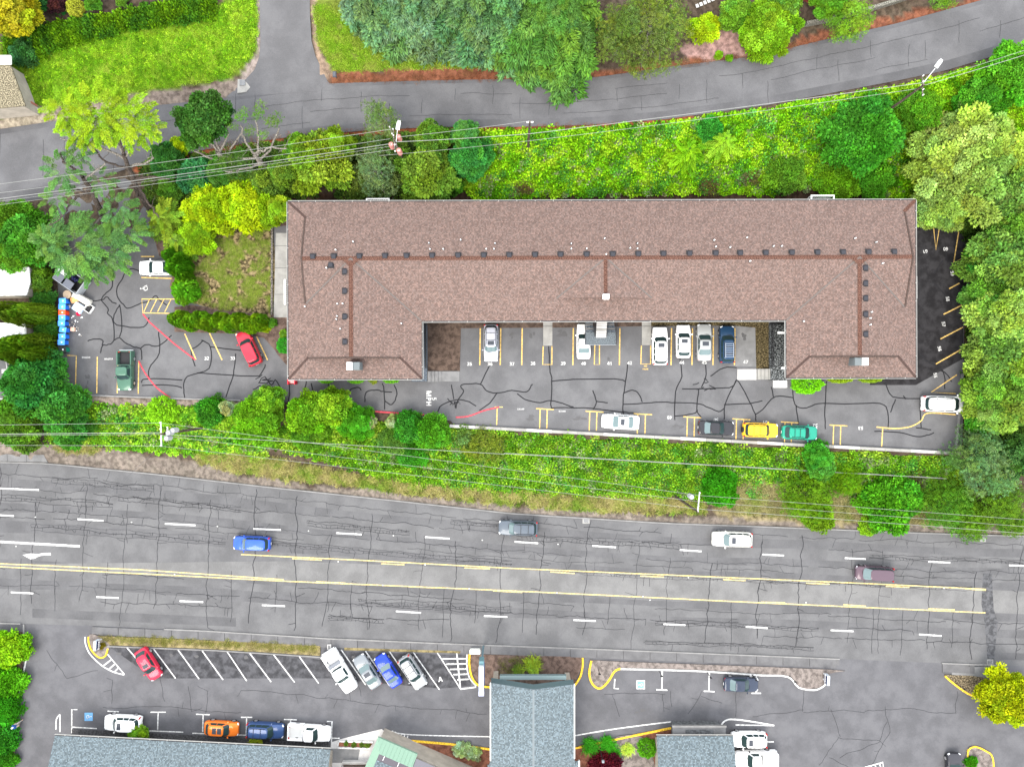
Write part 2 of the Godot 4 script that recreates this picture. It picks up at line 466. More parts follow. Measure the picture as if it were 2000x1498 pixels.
func build_ground() -> void:
	var soils := []
	for s in [[[[-60, 60], [60, 110], [200, 60], [400, 30], [470, -30], [500, -30], [502, 90], [470, 150], [240, 190], [60, 215], [-60, 260]], Vector3(0.10, 0.15, 0.02)],
		[[[612, -20], [700, -20], [760, 80], [990, 110], [990, 122], [800, 132], [650, 138], [618, 90]], Vector3(0.13, 0.17, 0.03)],
		[[[496, -30], [510, -30], [514, 100], [495, 165], [470, 180], [465, 150], [498, 95]], Vector3(0.24, 0.20, 0.18)],
		[[[602, -20], [614, -20], [618, 90], [650, 140], [640, 163], [615, 130]], Vector3(0.26, 0.19, 0.14)],
		[[[1320, 100], [1370, 70], [1440, 55], [1460, 110], [1380, 118]], Vector3(0.30, 0.19, 0.17)],
		[[[0, -20], [480, -20], [300, 40], [100, 60], [0, 60]], Vector3(0.06, 0.045, 0.035)],
		[[[0, 255], [0, 205], [80, 210], [85, 240]], Vector3(0.30, 0.26, 0.20)],
		[[[1370, 930], [1560, 940], [1720, 990], [1650, 1030], [1400, 1010]], Vector3(0.24, 0.20, 0.11)],
		[[[170, 770], [520, 785], [500, 800], [330, 795], [180, 790]], Vector3(0.22, 0.18, 0.15)],
		[[[-60, 390], [0, 388], [60, 420], [90, 470], [-60, 500]], Vector3(0.10, 0.14, 0.025)],
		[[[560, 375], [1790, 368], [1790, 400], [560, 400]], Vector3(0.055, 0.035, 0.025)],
		[[[1860, 400], [2100, 380], [2100, 920], [1870, 890], [1890, 600]], Vector3(0.07, 0.055, 0.03)]]:
		var pl := px_poly(s[0])
		var bx := Rect2(pl[0], Vector2.ZERO)
		for q in pl: bx = bx.expand(q)
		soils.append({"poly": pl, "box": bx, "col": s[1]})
	var xs := PackedFloat32Array(); var zs := PackedFloat32Array()
	for a in [-900.0, -500.0, -300.0, -180.0, -120.0, -95.0, -80.0]: xs.append(a); zs.append(a)
	var st := 0.5
	var x := -72.0
	while x <= 72.0: xs.append(x); x += st
	var z := -60.0
	while z <= 60.0: zs.append(z); z += st
	for a in [80.0, 95.0, 120.0, 180.0, 300.0, 500.0, 900.0]: xs.append(a); zs.append(a)
	var nx := xs.size(); var nzc := zs.size()
	var v := PackedVector3Array(); var c := PackedColorArray(); var idx := PackedInt32Array(); var nn := PackedVector3Array()
	for j in nzc:
		for i in nx:
			var y := hgt(xs[i], zs[j])
			var col := ground_color(xs[i], zs[j], y, soils)
			var inner := absf(xs[i]) < 72.5 and absf(zs[j]) < 60.5
			var zr := along(road_bot, xs[i]); var zt := along(road_top, xs[i])
			var low := 0.0
			if zs[j] > along(art_top, xs[i]) - 0.1: low = 0.09
			elif zs[j] < along(lot_bot, xs[i]) + 0.3 and zs[j] > along(back_line, xs[i]) - 0.3: low = 0.07
			elif zs[j] < zr + 0.25 and zs[j] > zt - 0.25: low = 0.12
			elif xs[i] > -32.2 and xs[i] < -23.2 and zs[j] < zt + 0.3: low = 0.14
			else: low = -0.05 * nz.get_noise_2d(xs[i] * 25.0, zs[j] * 25.0)
			v.append(Vector3(xs[i], y - low, zs[j])); c.append(col)
	for j in nzc:
		for i in nx:
			var a := v[j * nx + mini(i + 1, nx - 1)] - v[j * nx + maxi(i - 1, 0)]
			var b := v[mini(j + 1, nzc - 1) * nx + i] - v[maxi(j - 1, 0) * nx + i]
			nn.append(b.cross(a).normalized())
	for j in nzc - 1:
		for i in nx - 1:
			var k := j * nx + i
			idx.append_array(PackedInt32Array([k, k + 1, k + nx + 1, k, k + nx + 1, k + nx]))
	var arr := []; arr.resize(Mesh.ARRAY_MAX)
	arr[Mesh.ARRAY_VERTEX] = v; arr[Mesh.ARRAY_NORMAL] = nn; arr[Mesh.ARRAY_COLOR] = c; arr[Mesh.ARRAY_INDEX] = idx
	var m := ArrayMesh.new(); m.add_surface_from_arrays(Mesh.PRIMITIVE_TRIANGLES, arr)
	var gm := triplanar(mat(1, 1, 1, 1.0), M.g4, 11.0)
	gm.vertex_color_use_as_albedo = true
	struct("ground", m, gm)

func strip_road(called: String, a_side: Array, b_side: Array, lift: float, material: Material) -> MeshInstance3D:
	# a_side, b_side: equally many world Vector2; five points across, draped on hgt
	var rows := []
	for i in a_side.size():
		var row := []
		for k in 6:
			var q: Vector2 = a_side[i].lerp(b_side[i], k / 5.0)
			row.append(Vector3(q.x, hgt(q.x, q.y) + lift, q.y))
		rows.append(row)
	var mb := MB.new(); mb.grid(rows)
	mb.face_to(Vector3.UP)
	return struct(called, mb.mesh(), material)

func crackline(mb: MB, p0: Vector2, p1: Vector2, w: float, y: float, jag: float, branch := 0.0, step := 9.0) -> void:
	# jagged thin crack in plan coordinates
	var d := p1 - p0; var n := maxi(2, int(d.length() / step))
	var s := Vector2(-d.y, d.x).normalized()
	var pts := []; var off := 0.0
	for i in n + 1:
		off = off * 0.82 + rng.randf_range(-jag, jag)
		var q := p0 + d * (float(i) / n) + s * off
		pts.append([q.x, q.y])
		if branch > 0 and rng.randf() < branch:
			var ln := rng.randf_range(6, 22) * (1 if rng.randf() < 0.5 else -1)
			crackline(mb, q, q + s * ln + d.normalized() * rng.randf_range(-8, 8), w * 0.75, y, jag * 0.6, 0.0, 6.0)
	ribbon(mb, pts, w, y)

func build_roads() -> void:
	# ---- upper lane
	var a := []; var b := []
	var x := -90.0
	while x <= 90.0:
		a.append(Vector2(x, along(road_top, x))); b.append(Vector2(x, along(road_bot, x))); x += 1.0
	var lane := strip_road("lane", a, b, 0.0, M.lane_asphalt)
	for band in [[0.84, 1.0, 0.006], [0.0, 0.07, 0.006]]:
		var ea := []; var eb := []
		for i in a.size():
			ea.append(a[i].lerp(b[i], band[0])); eb.append(a[i].lerp(b[i], band[1]))
		var es := strip_road("lane_edge_strip", ea, eb, band[2], M.lane_edge)
	var la := []; var lb := []
	for q in [[505, -40, 604, -40], [507, 30, 605, 30], [508, 80, 608, 80], [506, 110, 616, 110], [497, 135, 627, 132], [470, 165, 640, 160], [440, 190, 660, 175]]:
		var p := G(q[0], q[1]); var r := G(q[2], q[3])
		la.append(Vector2(p.x, p.z)); lb.append(Vector2(r.x, r.z))
	strip_road("side_lane", la, lb, 0.012, M.lane_asphalt)
	var mb := MB.new()
	rng.seed = 77
	for px in range(20, 2000, 62):
		var q := px + rng.randf_range(-20, 20)
		var t := to_plan(Vector3((q - 1000) / 16.4, 3, along(road_top, (q - 1000) / 16.4))); var e := to_plan(Vector3((q - 1000) / 16.4, 3, along(road_bot, (q - 1000) / 16.4)))
		var f0 := rng.randf_range(0.1, 0.5); var f1 := f0 + rng.randf_range(0.25, 0.5)
		drape_crack(mb, t.lerp(e, f0), t.lerp(e, f1), 0.035, 1.2)
	for k in 3:
		for px in range(0, 2000, 100):
			if rng.randf() < 0.55: continue
			var f := 0.3 + 0.22 * k
			var pa := mid_lane(px, f); var pb := mid_lane(px + 100, f)
			drape_crack(mb, pa, pb, 0.035, 1.0)
	mb.face_to(Vector3.UP)
	var cr := obj("crack", mb.mesh(), M.crack, lane); cr.set_meta("kind", "stuff")
	# ---- arterial
	var ta := []; var tb := []
	x = -140.0
	while x <= 140.0:
		ta.append(Vector2(x, along(art_top, x))); tb.append(Vector2(x, along(art_bot, x))); x += 2.0
	var road := strip_road("main_road", ta, tb, 0.0, M.arterial)
	var y1 := ROADY + 0.004; var y2 := ROADY + 0.008; var y3 := ROADY + 0.012
	# lighter, less worn turn lane between the two yellow lines, and lighter gutters
	sheet("turn_lane_surface", [[-300, 1092], [0, 1102], [560, 1096], [1000, 1112], [1500, 1132], [1930, 1152], [2300, 1168], [2300, 1215], [1930, 1196], [1500, 1178], [1000, 1156], [560, 1134], [0, 1108], [-300, 1094]], y1, M.arterial_mid, 0.0, road)
	sheet("asphalt_patch", [[62, 1189], [460, 1207], [460, 1224], [62, 1206]], y1, M.arterial_patch, 0.0, road)
	sheet("asphalt_patch", [[1952, 1274], [2060, 1279], [2060, 1292], [1952, 1288]], y1, M.arterial_patch, 0.0, road)
	sheet("asphalt_patch", [[562, 982], [577, 983], [577, 993], [562, 992]], y1, M.arterial_patch, 0.0, road)
	for band in [[0.36, 0.43], [0.60, 0.655], [0.72, 0.78], [0.25, 0.30], [0.10, 0.16]]:
		var pl := []
		for px in range(-40, 2041, 80): pl.append([at_road(px, band[0] + 0.008 * sin(px * 0.011)).x, at_road(px, band[0] + 0.008 * sin(px * 0.011)).y])
		for px in range(2040, -41, -80): pl.append([at_road(px, band[1] + 0.008 * cos(px * 0.013)).x, at_road(px, band[1] + 0.008 * cos(px * 0.013)).y])
		sheet("worn_wheel_path", pl, y1 - 0.002, M.arterial_worn, 0.0, road)
	# lane dashes
	for q in [[-20, 953, 75, 957], [-20, 1005, 26, 1008], [150, 1014, 201, 1017], [321, 1023, 381, 1026], [494, 1033, 548, 1035], [656, 1041, 706, 1044], [830, 1049, 878, 1052], [1005, 1058, 1051, 1061], [1157, 1066, 1203, 1069], [1328, 1074, 1371, 1077], [1490, 1083, 1532, 1085], [1651, 1090, 1692, 1092], [1814, 1097, 1857, 1099], [1972, 1104, 2020, 1106],
		[20, 1157, 64, 1159], [187, 1166, 231, 1168], [350, 1174, 396, 1176], [511, 1182, 556, 1184], [773, 1194, 822, 1197], [945, 1203, 991, 1205], [1120, 1211, 1164, 1213], [1296, 1219, 1339, 1221], [1457, 1224, 1500, 1227], [1623, 1231, 1668, 1233], [1796, 1239, 1840, 1242]]:
		line("lane_dash", [[q[0], q[1]], [q[2], q[3]]], 0.2, y3, M.white_line, road)
	line("turn_lane_line", [[-20, 1057], [155, 1067]], 0.28, y3, M.white_line, road)
	# turn arrow
	line("turn_arrow_shaft", smooth_line([[98, 1082], [80, 1083], [66, 1087], [60, 1090]], 4), 0.3, y3, M.white_line, road)
	sheet("turn_arrow_head", [[43, 1084], [58, 1081], [74, 1082], [84, 1082], [66, 1091], [58, 1092]], y3 + 0.004, M.white_line, 0.0, road)
	line("centre_line", [[-200, 1090], [0, 1101], [275, 1113], [553, 1132]], 0.13, y3, M.yellow_road, road)
	line("centre_line", [[-200, 1095], [0, 1107], [300, 1122], [553, 1135], [1000, 1154], [1500, 1178], [1926, 1197]], 0.13, y3, M.yellow_road, road)
	line("centre_line", [[470, 1083], [700, 1094], [1000, 1110], [1400, 1127], [1700, 1140], [1927, 1151]], 0.13, y3, M.yellow_road, road)
	for q in [[570, 1091, 628, 1094], [744, 1101, 790, 1103], [907, 1109, 957, 1111], [1075, 1117, 1123, 1120], [1251, 1125, 1297, 1127], [1413, 1132, 1457, 1134], [1575, 1139, 1621, 1141], [1731, 1145, 1777, 1147], [1886, 1150, 1927, 1153],
		[617, 1136, 675, 1139], [800, 1146, 850, 1148], [963, 1154, 1020, 1157], [1148, 1161, 1196, 1163], [1320, 1169, 1368, 1172], [1487, 1176, 1534, 1177], [1648, 1181, 1692, 1184], [1814, 1189, 1866, 1191]]:
		line("centre_dash", [[q[0], q[1]], [q[2], q[3]]], 0.13, y3 + 0.005, M.yellow_road, road)
	# reflective studs
	for q in [[68, 1010], [256, 1020], [424, 1028], [602, 1037], [768, 1046], [942, 1055], [1090, 1063], [30, 1067], [172, 1110], [340, 1122], [660, 1097], [830, 1103], [747, 1143], [916, 1150], [1088, 1158], [1256, 1165], [1345, 1128], [1575, 1177], [1270, 1172], [1845, 1149]]:
		var sb := MB.new(); sb.bevel_box(Vector3.ZERO, Vector3(0.13, 0.03, 0.11), 0.01)
		obj("road_stud", sb.mesh(), M.offwhite, road, P(q[0], q[1], y3 + 0.01))
	# cracks: transverse every five metres, jagged longitudinal ones, crazed wheel paths
	rng.seed = 501
	var cb := MB.new()
	for k in 27:
		var px := -10.0 + k * 83.0 + rng.randf_range(-16, 16)
		var t := to_plan(Vector3((px - 1000) / 15.5, ROADY, along(art_top, (px - 1000) / 15.5))); var e := to_plan(Vector3((px - 1000) / 15.5, ROADY, along(art_bot, (px - 1000) / 15.5)))
		var f := rng.randf_range(0.0, 0.3); var g := rng.randf_range(0.85, 1.0)
		crackline(cb, t.lerp(e, f), t.lerp(e, g) - Vector2(12, 0), rng.randf_range(0.05, 0.10), y2, 2.4, 0.08, 8.0)
		if rng.randf() < 0.6:
			crackline(cb, t.lerp(e, 0.6) + Vector2(40, 0), t.lerp(e, rng.randf_range(0.8, 0.98)) + Vector2(36, 0), 0.06, y2, 1.6, 0.1, 10.0)
	for f in [0.07, 0.16, 0.29, 0.34, 0.67, 0.76, 0.84]:
		var px := -20.0
		while px < 2020.0:
			var ln := rng.randf_range(90, 260)
			if rng.randf() < 0.72:
				crackline(cb, at_road(px, f), at_road(px + ln, f), rng.randf_range(0.04, 0.075), y2, 1.8, 0.16, 7.0)
			px += ln + rng.randf_range(-10, 25)
	for q in [[1010, 0.17, 320], [230, 0.17, 240], [880, 0.11, 170], [640, 0.86, 110], [1280, 0.78, 320], [1260, 0.93, 330], [100, 0.1, 200], [600, 0.22, 200], [1700, 0.2, 300], [500, 0.38, 500], [1100, 0.42, 420], [1500, 0.42, 400], [60, 0.4, 380], [700, 0.73, 300], [0, 0.22, 220]]:
		var w := rng.randf_range(0.010, 0.02)
		for row in 3:
			crackline(cb, at_road(q[0], q[1] + (row - 1) * w), at_road(q[0] + q[2], q[1] + (row - 1) * w * rng.randf_range(0.6, 1.3)), rng.randf_range(0.035, 0.07), y2, 1.5, 0.0, 7.0)
		var px: float = q[0]
		while px < q[0] + q[2]:
			var half := rng.randi_range(0, 1)
			crackline(cb, at_road(px, q[1] - w * (1 - half)), at_road(px + rng.randf_range(-3, 3), q[1] + w * half), rng.randf_range(0.035, 0.06), y2, 1.0, 0.0, 4.0)
			if rng.randf() < 0.12: crackline(cb, at_road(px, q[1] + w), at_road(px + rng.randf_range(-6, 6), q[1] + w + rng.randf_range(0.03, 0.07)), 0.05, y2, 1.6, 0.0, 6.0)
			px += rng.randf_range(4, 13)
	var co := obj("crack", cb.mesh(), M.crack, road); co.set_meta("kind", "stuff")
	# right-hand cross trench of patched asphalt
	sheet("asphalt_patch", [[1921, 1120], [1938, 1120], [1942, 1190], [1950, 1215], [1943, 1290], [1930, 1290], [1925, 1220], [1918, 1180]], y1 + 0.002, triplanar(mat(0.088, 0.089, 0.095, 0.9), M.g2, 9.0), 0.0, road)
	# kerb lines either side
	var k1 := []; var k2 := []
	for i in range(0, 2001, 40):
		k1.append([float(i) if i < 90 else float(i), to_plan(Vector3((i - 1000) / 15.55, ROADY, along(art_top, (i - 1000) / 15.55))).y])
		k2.append([float(i), to_plan(Vector3((i - 1000) / 15.55, ROADY, along(art_bot, (i - 1000) / 15.55))).y])
	raised_kerb("kerb", k1, 0.16, ROADY, 0.1, M.kerb)
	for span in [[0, 50], [320, 1640], [1840, 1960]]:
		var part := []
		for q in k2:
			if q[0] >= span[0] - 1 and q[0] <= span[1]: part.append(q)
		raised_kerb("kerb", part, 0.16, ROADY, 0.12, M.kerb)
	# drains
	for q in [[1145, 1017, 0.9], [1921, 1054, 0.7], [1935, 1293, 0.8]]:
		var d := thing("storm_drain", ["square storm drain grate in a concrete frame beside the grassy verge", "small storm drain grate at the road edge below the conifers", "dark storm drain at the kerb by the yellow tree island"][[1145, 1921, 1935].find(int(q[0]))], "drain", P(q[0], q[1], ROADY + 0.005))
		var fb := MB.new(); fb.bevel_box(Vector3(0, 0.005, 0), Vector3(q[2], 0.02, q[2] * 0.8), 0.005); obj("frame", fb.mesh(), M.concrete, d)
		var hb := MB.new(); hb.box(Vector3(0, 0.018, 0), Vector3(q[2] * 0.76, 0.004, q[2] * 0.56)); obj("opening", hb.mesh(), M.black, d)
		for k in 6:
			var bb := MB.new(); bb.box(Vector3(-q[2] * 0.33 + k * q[2] * 0.132, 0.026, 0), Vector3(0.035, 0.012, q[2] * 0.54)); obj("bar", bb.mesh(), M.steel, d)
	# concrete apron at the far left of the verge
	var ap := sheet("concrete_apron", [[-80, 872], [88, 872], [82, 885], [92, 903], [0, 901], [-80, 899]], ROADY + 0.02, M.concrete_grey, 0.1)
	line("joint", [[12, 872], [13, 902]], 0.04, ROADY + 0.026, M.crack, ap)
	line("joint", [[50, 872], [51, 903]], 0.04, ROADY + 0.026, M.crack, ap)

func mid_lane(px: float, f: float) -> Vector2:
	var xw := (px - 1000) / 16.5
	var t := to_plan(Vector3(xw, eu(xw), along(road_top, xw))); var e := to_plan(Vector3(xw, eu(xw), along(road_bot, xw)))
	return t.lerp(e, f)

func at_road(px: float, f: float) -> Vector2:
	var xw := (px - 1000) / 15.55
	return to_plan(Vector3(xw, ROADY, lerpf(along(art_top, xw), along(art_bot, xw), f)))

func drape_crack(mb: MB, p0: Vector2, p1: Vector2, w: float, jag: float) -> void:
	var n := maxi(3, int((p1 - p0).length() / 8.0))
	var pts := []; var off := 0.0
	var s := Vector2(-(p1 - p0).y, (p1 - p0).x).normalized()
	for i in n + 1:
		off = off * 0.8 + rng.randf_range(-jag, jag)
		var q := p0.lerp(p1, float(i) / n) + s * off
		pts.append(G(q.x, q.y) + Vector3.UP * 0.02)
	for i in n:
		var d: Vector3 = (pts[i + 1] - pts[i]).normalized()
		var sd := Vector3(-d.z, 0, d.x) * w * 0.5
		mb.quad(pts[i] - sd, pts[i] + sd, pts[i + 1] + sd, pts[i + 1] - sd)

func build_lots() -> void:
	# ---- apartment car park, level 0
	var lot := sheet("parking_lot", [[96, 372], [262, 345], [300, 425], [560, 425], [560, 396], [1790, 393], [1790, 428], [1888, 432], [1912, 470], [1900, 520], [1884, 600], [1884, 740], [1880, 888], [890, 834], [880, 822], [720, 803], [560, 785], [330, 778], [118, 772], [112, 690], [112, 560], [104, 470], [84, 432]], 0.0, M.lot)
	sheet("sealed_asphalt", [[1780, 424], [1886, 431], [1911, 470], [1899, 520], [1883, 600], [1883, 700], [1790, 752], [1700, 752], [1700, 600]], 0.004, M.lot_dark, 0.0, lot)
	# lines: yellow stalls
	var yl := 0.012
	for q in [[917, 0], [938, 1], [978, 1], [1020, 1], [1120, 1], [1211, 1], [1312, 1], [1353, 1], [1394, 1], [1436, 1]]:
		if q[1] == 1: line("stall_line", [[q[0], 641], [q[0] - 1, 713]], 0.15, yl, M.yellow_line, lot)
	for q in [[1061, 1078, 676, 712], [1162, 1171, 672, 712], [1253, 1271, 675, 711]]:
		line("aisle_line", [[q[0], q[2]], [q[0] - 1, q[3]], [q[1], q[3]], [q[1], q[2]]], 0.13, yl, M.yellow_line, lot)
	# lower row along the wall
	line("stall_line", [[971, 796], [970, 830]], 0.13, yl, M.yellow_line, lot)
	line("stall_line", [[966, 795], [982, 795]], 0.1, yl + 0.004, M.yellow_line, lot)
	for q in [[1055, 1069, 799, 837], [1152, 1166, 804, 841], [1246, 1261, 809, 847], [1343, 1357, 815, 853], [1439, 1453, 819, 858], [1534, 1547, 825, 864], [1629, 1643, 831, 869]]:
		line("stall_line", [[q[0] - 8, q[2] - 1], [q[1] + 13, q[2] + 1]], 0.13, yl + 0.004, M.yellow_line, lot)
		line("stall_line", [[q[0], q[2]], [q[0] - 1, q[3]]], 0.13, yl, M.yellow_line, lot)
		line("stall_line", [[q[1], q[2]], [q[1] - 1, q[3]]], 0.13, yl, M.yellow_line, lot)
	line("stall_line", [[1725, 836], [1723, 872]], 0.14, yl, M.yellow_line, lot)
	line("curved_line", smooth_line([[1713, 834], [1750, 837], [1780, 833], [1800, 822], [1813, 807], [1868, 810]], 5), 0.15, yl + 0.004, M.yellow_line, lot)
	line("stall_line", [[1868, 769], [1820, 766], [1870, 732]], 0.15, yl, M.yellow_line, lot)
	for q in [[1829, 711, 1888, 677], [1838, 662, 1882, 639], [1844, 614, 1880, 596], [1855, 564, 1875, 553]]:
		line("stall_line", [[q[0], q[1]], [q[2], q[3]]], 0.15, yl, M.yellow_line, lot)
	line("stall_line", [[1823, 430], [1829, 488], [1838, 430]], 0.14, yl, M.yellow_line, lot)
	line("stall_line", [[1877, 430], [1864, 513], [1900, 494]], 0.14, yl, M.yellow_line, lot)
	# left part
	line("stall_line", [[130, 694], [148, 695], [146, 768]], 0.13, yl, M.yellow_line, lot)
	for q in [[189, 697, 188, 768], [229, 700, 228, 768], [270, 705, 269, 769]]:
		line("stall_line", [[q[0], q[1]], [q[2], q[3]]], 0.13, yl, M.yellow_line, lot)
	line("stall_line", [[274, 501], [300, 501]], 0.13, yl, M.yellow_line, lot)
	line("stall_line", [[275, 542], [340, 544]], 0.13, yl, M.yellow_line, lot)
	line("stall_line", [[275, 458], [292, 459]], 0.13, yl, M.yellow_line, lot)
	line("hatch_border", [[346, 584], [276, 584], [278, 611], [330, 612]], 0.12, yl, M.yellow_line, lot)
	for k in 4:
		line("hatch_line", [[291 + k * 14, 585], [279 + k * 14 + (1 if k == 0 else 0), 609]], 0.1, yl + 0.004, M.yellow_line, lot)
	for q in [[360, 652, 382, 702], [408, 650, 433, 703], [459, 650, 480, 690], [497, 650, 522, 703]]:
		line("stall_line", [[q[0], q[1]], [q[2], q[3]]], 0.14, yl, M.yellow_line, lot)
	line("fire_lane_line", [[278, 613], [292, 630], [340, 672], [381, 703]], 0.17, yl + 0.008, M.red_line, lot)
	line("fire_lane_line", smooth_line([[270, 705], [282, 728], [305, 757], [332, 777]], 4), 0.17, yl + 0.008, M.red_line, lot)
	line("fire_lane_line", smooth_line([[890, 815], [915, 813], [945, 802], [975, 795]], 4), 0.17, yl + 0.008, M.red_line, lot)
	# lettering
	for q in [["35", 917, 711], ["36", 957, 711], ["37", 1000, 711], ["38", 1041, 710], ["39", 1100, 710], ["40", 1140, 710], ["41", 1191, 710], ["42", 1230, 709], ["44", 1332, 708], ["45", 1376, 708], ["47", 1457, 707], ["32", 403, 700], ["33", 454, 700]]:
		lettering(q[0], q[1], q[2], 0.02, 0.4, 0.0, M.white_line, lot)
	for q in [["48", 1208, 809], ["49", 1308, 815], ["50", 1399, 820], ["51", 1495, 825], ["52", 1593, 831], ["53", 1682, 836]]:
		lettering(q[0], q[1], q[2], 0.02, 0.4, PI, M.white_line, lot)
	for q in [["55", 1828, 733, -1.45], ["56", 1836, 681, -1.4], ["57", 1844, 633, -1.45], ["58", 1852, 584, -1.45], ["59", 1861, 534, -1.4], ["60", 1848, 486, PI], ["61", 1808, 491, 3.35]]:
		lettering(q[0], q[1], q[2], 0.02, 0.4, q[3], M.white_line, lot)
	for q in [[167, 698], [211, 701]]: lettering("VISITOR", q[0], q[1], 0.02, 0.2, PI, M.white_line, lot)
	for q in [[1017, 799], [1098, 803]]: lettering("OFFICE", q[0], q[1], 0.02, 0.18, PI, M.white_line, lot)
	lettering("5", 848, 779, 0.02, 0.5, -PI / 2, M.white_line, lot)
	lettering("MPH", 837, 778, 0.02, 0.62, -PI / 2, M.white_line, lot)
	lettering("NO", 1261, 715, 0.02, 0.2, 0.0, M.yellow_line, lot)
	lettering("PARK", 1261, 721, 0.02, 0.2, 0.0, M.yellow_line, lot)
	# access symbol by the hatched bay
	accessible_symbol(281, 563, 0.02, 0.42, PI / 2, M.white_line, lot)
	# sealed cracks
	var cb := MB.new()
	for s in [[[273, 530], [258, 525], [245, 530], [238, 545], [228, 560], [228, 578], [240, 595], [250, 602], [275, 592], [290, 588], [303, 578], [310, 586], [325, 596]],
		[[217, 526], [218, 560], [203, 575], [198, 587], [210, 602], [209, 612], [219, 625], [221, 665], [207, 674], [200, 674], [195, 690]],
		[[175, 588], [198, 586], [208, 580], [218, 590], [227, 593]], [[198, 674], [200, 665], [185, 662], [170, 666]], [[221, 665], [232, 660], [244, 670], [262, 678], [274, 682], [276, 703]],
		[[233, 595], [222, 615], [223, 632], [245, 638], [280, 639], [290, 620]], [[233, 595], [237, 640], [232, 658]], [[274, 681], [285, 673], [308, 676], [335, 655]], [[309, 648], [310, 690], [290, 720], [292, 742]],
		[[392, 664], [410, 678], [407, 720], [365, 735], [358, 755], [360, 777]], [[410, 678], [470, 685]], [[385, 728], [455, 733], [505, 735]], [[455, 733], [441, 775]], [[460, 690], [455, 733]],
		[[275, 748], [285, 740], [355, 742]], [[276, 753], [330, 752], [355, 758]], [[380, 715], [372, 685], [382, 678], [397, 665]], [[505, 735], [515, 720], [518, 712]], [[516, 735], [530, 752], [537, 742], [548, 760]],
		[[563, 742], [565, 770], [560, 790]], [[598, 745], [590, 775]], [[607, 748], [612, 768]], [[641, 745], [641, 790]], [[683, 770], [685, 760], [700, 757], [705, 762]], [[712, 785], [715, 766], [735, 762], [748, 765], [765, 766]], [[747, 748], [750, 765], [751, 800]], [[751, 783], [765, 790], [775, 770], [770, 752]],
		[[855, 805], [862, 792], [885, 782], [910, 783], [930, 793]], [[882, 752], [886, 780]], [[888, 785], [890, 797], [895, 780], [905, 765], [901, 752], [938, 750], [950, 763], [970, 768], [1000, 763], [1028, 765], [1040, 750]], [[970, 768], [957, 787], [936, 802]], [[938, 750], [957, 712]], [[1010, 768], [1025, 780], [1055, 786], [1075, 782], [1105, 790], [1120, 796]], [[1072, 676], [1074, 720], [1078, 745], [1076, 790], [1078, 797]],
		[[1078, 745], [1120, 741], [1200, 740], [1222, 745]], [[1227, 705], [1222, 745], [1217, 780], [1218, 810]], [[1076, 797], [1140, 797], [1210, 804], [1240, 807]], [[1158, 763], [1165, 785], [1158, 800]], [[1165, 784], [1188, 787]], [[1218, 768], [1235, 762], [1248, 770], [1255, 785]], [[1218, 790], [1255, 788], [1290, 785], [1320, 787], [1360, 788], [1385, 796], [1405, 804], [1414, 798]], [[1328, 700], [1332, 735], [1320, 765], [1318, 820]], [[1332, 760], [1425, 757], [1440, 742], [1460, 775], [1475, 808], [1477, 822]], [[1440, 742], [1418, 785], [1415, 820]], [[1415, 790], [1465, 788], [1490, 783]], [[1476, 810], [1490, 800], [1515, 775], [1550, 777]], [[1365, 760], [1362, 800], [1370, 815]], [[1375, 700], [1380, 730], [1370, 757]], [[1388, 735], [1415, 718], [1440, 718]], [[1319, 813], [1355, 808], [1363, 800]], [[1507, 756], [1512, 777]],
		[[1548, 750], [1553, 790], [1575, 797], [1600, 788], [1650, 789], [1720, 788], [1735, 805], [1735, 840]], [[1615, 745], [1612, 800], [1613, 838]], [[1555, 792], [1560, 828]], [[1730, 745], [1745, 775], [1800, 778]], [[1750, 780], [1740, 805]], [[1798, 795], [1800, 835]], [[1708, 842], [1760, 845], [1790, 853], [1812, 850], [1825, 845]], [[1790, 835], [1820, 840]], [[1765, 773], [1770, 780]],
		[[1792, 683], [1812, 705], [1838, 720], [1846, 735], [1846, 760]], [[1822, 550], [1845, 573], [1870, 590]], [[1825, 535], [1843, 508]], [[1849, 492], [1849, 508]], [[1835, 722], [1850, 730], [1860, 745]], [[1850, 622], [1855, 635], [1875, 625], [1850, 618]]]:
		var j := []
		for p in smooth_line(s, 4): j.append([p[0] + rng.randf_range(-0.6, 0.6), p[1] + rng.randf_range(-0.6, 0.6)])
		ribbon(cb, j, 0.135, 0.009)
	for ctr in [[1375, 752, 12], [508, 748, 14], [885, 782, 14]]:
		for k in 7:
			var p := Vector2(ctr[0] + rng.randf_range(-1, 1) * ctr[2], ctr[1] + rng.randf_range(-1, 1) * ctr[2] * 0.6)
			crackline(cb, p, p + Vector2(rng.randf_range(-18, 18), rng.randf_range(-12, 12)), 0.11, 0.009, 2.0, 0.0, 5.0)
	var co := obj("crack_sealant", cb.mesh(), M.tar, lot); co.set_meta("kind", "stuff")
	# oil stains
	for q in [[170, 740, 5, 9], [169, 760, 5, 10], [207, 760, 4, 10], [207, 735, 3, 4], [1040, 655, 7, 7], [1098, 650, 11, 8], [1034, 815, 10, 7], [1135, 817, 14, 4], [1325, 833, 10, 4], [1453, 660, 7, 9], [1606, 853, 6, 6], [1190, 700, 4, 4], [999, 655, 6, 6]]:
		for k in 5:
			var pl := []
			var cx: float = q[0] + rng.randf_range(-0.7, 0.7) * q[2]; var cy: float = q[1] + rng.randf_range(-0.7, 0.7) * q[3]
			for i in 9:
				var r := rng.randf_range(0.25, 0.6)
				pl.append([cx + cos(TAU * i / 9) * q[2] * r, cy + sin(TAU * i / 9) * q[3] * r])
			sheet("oil_stain", pl, 0.0075 + 0.0002 * k, M.stain, 0.0, lot)
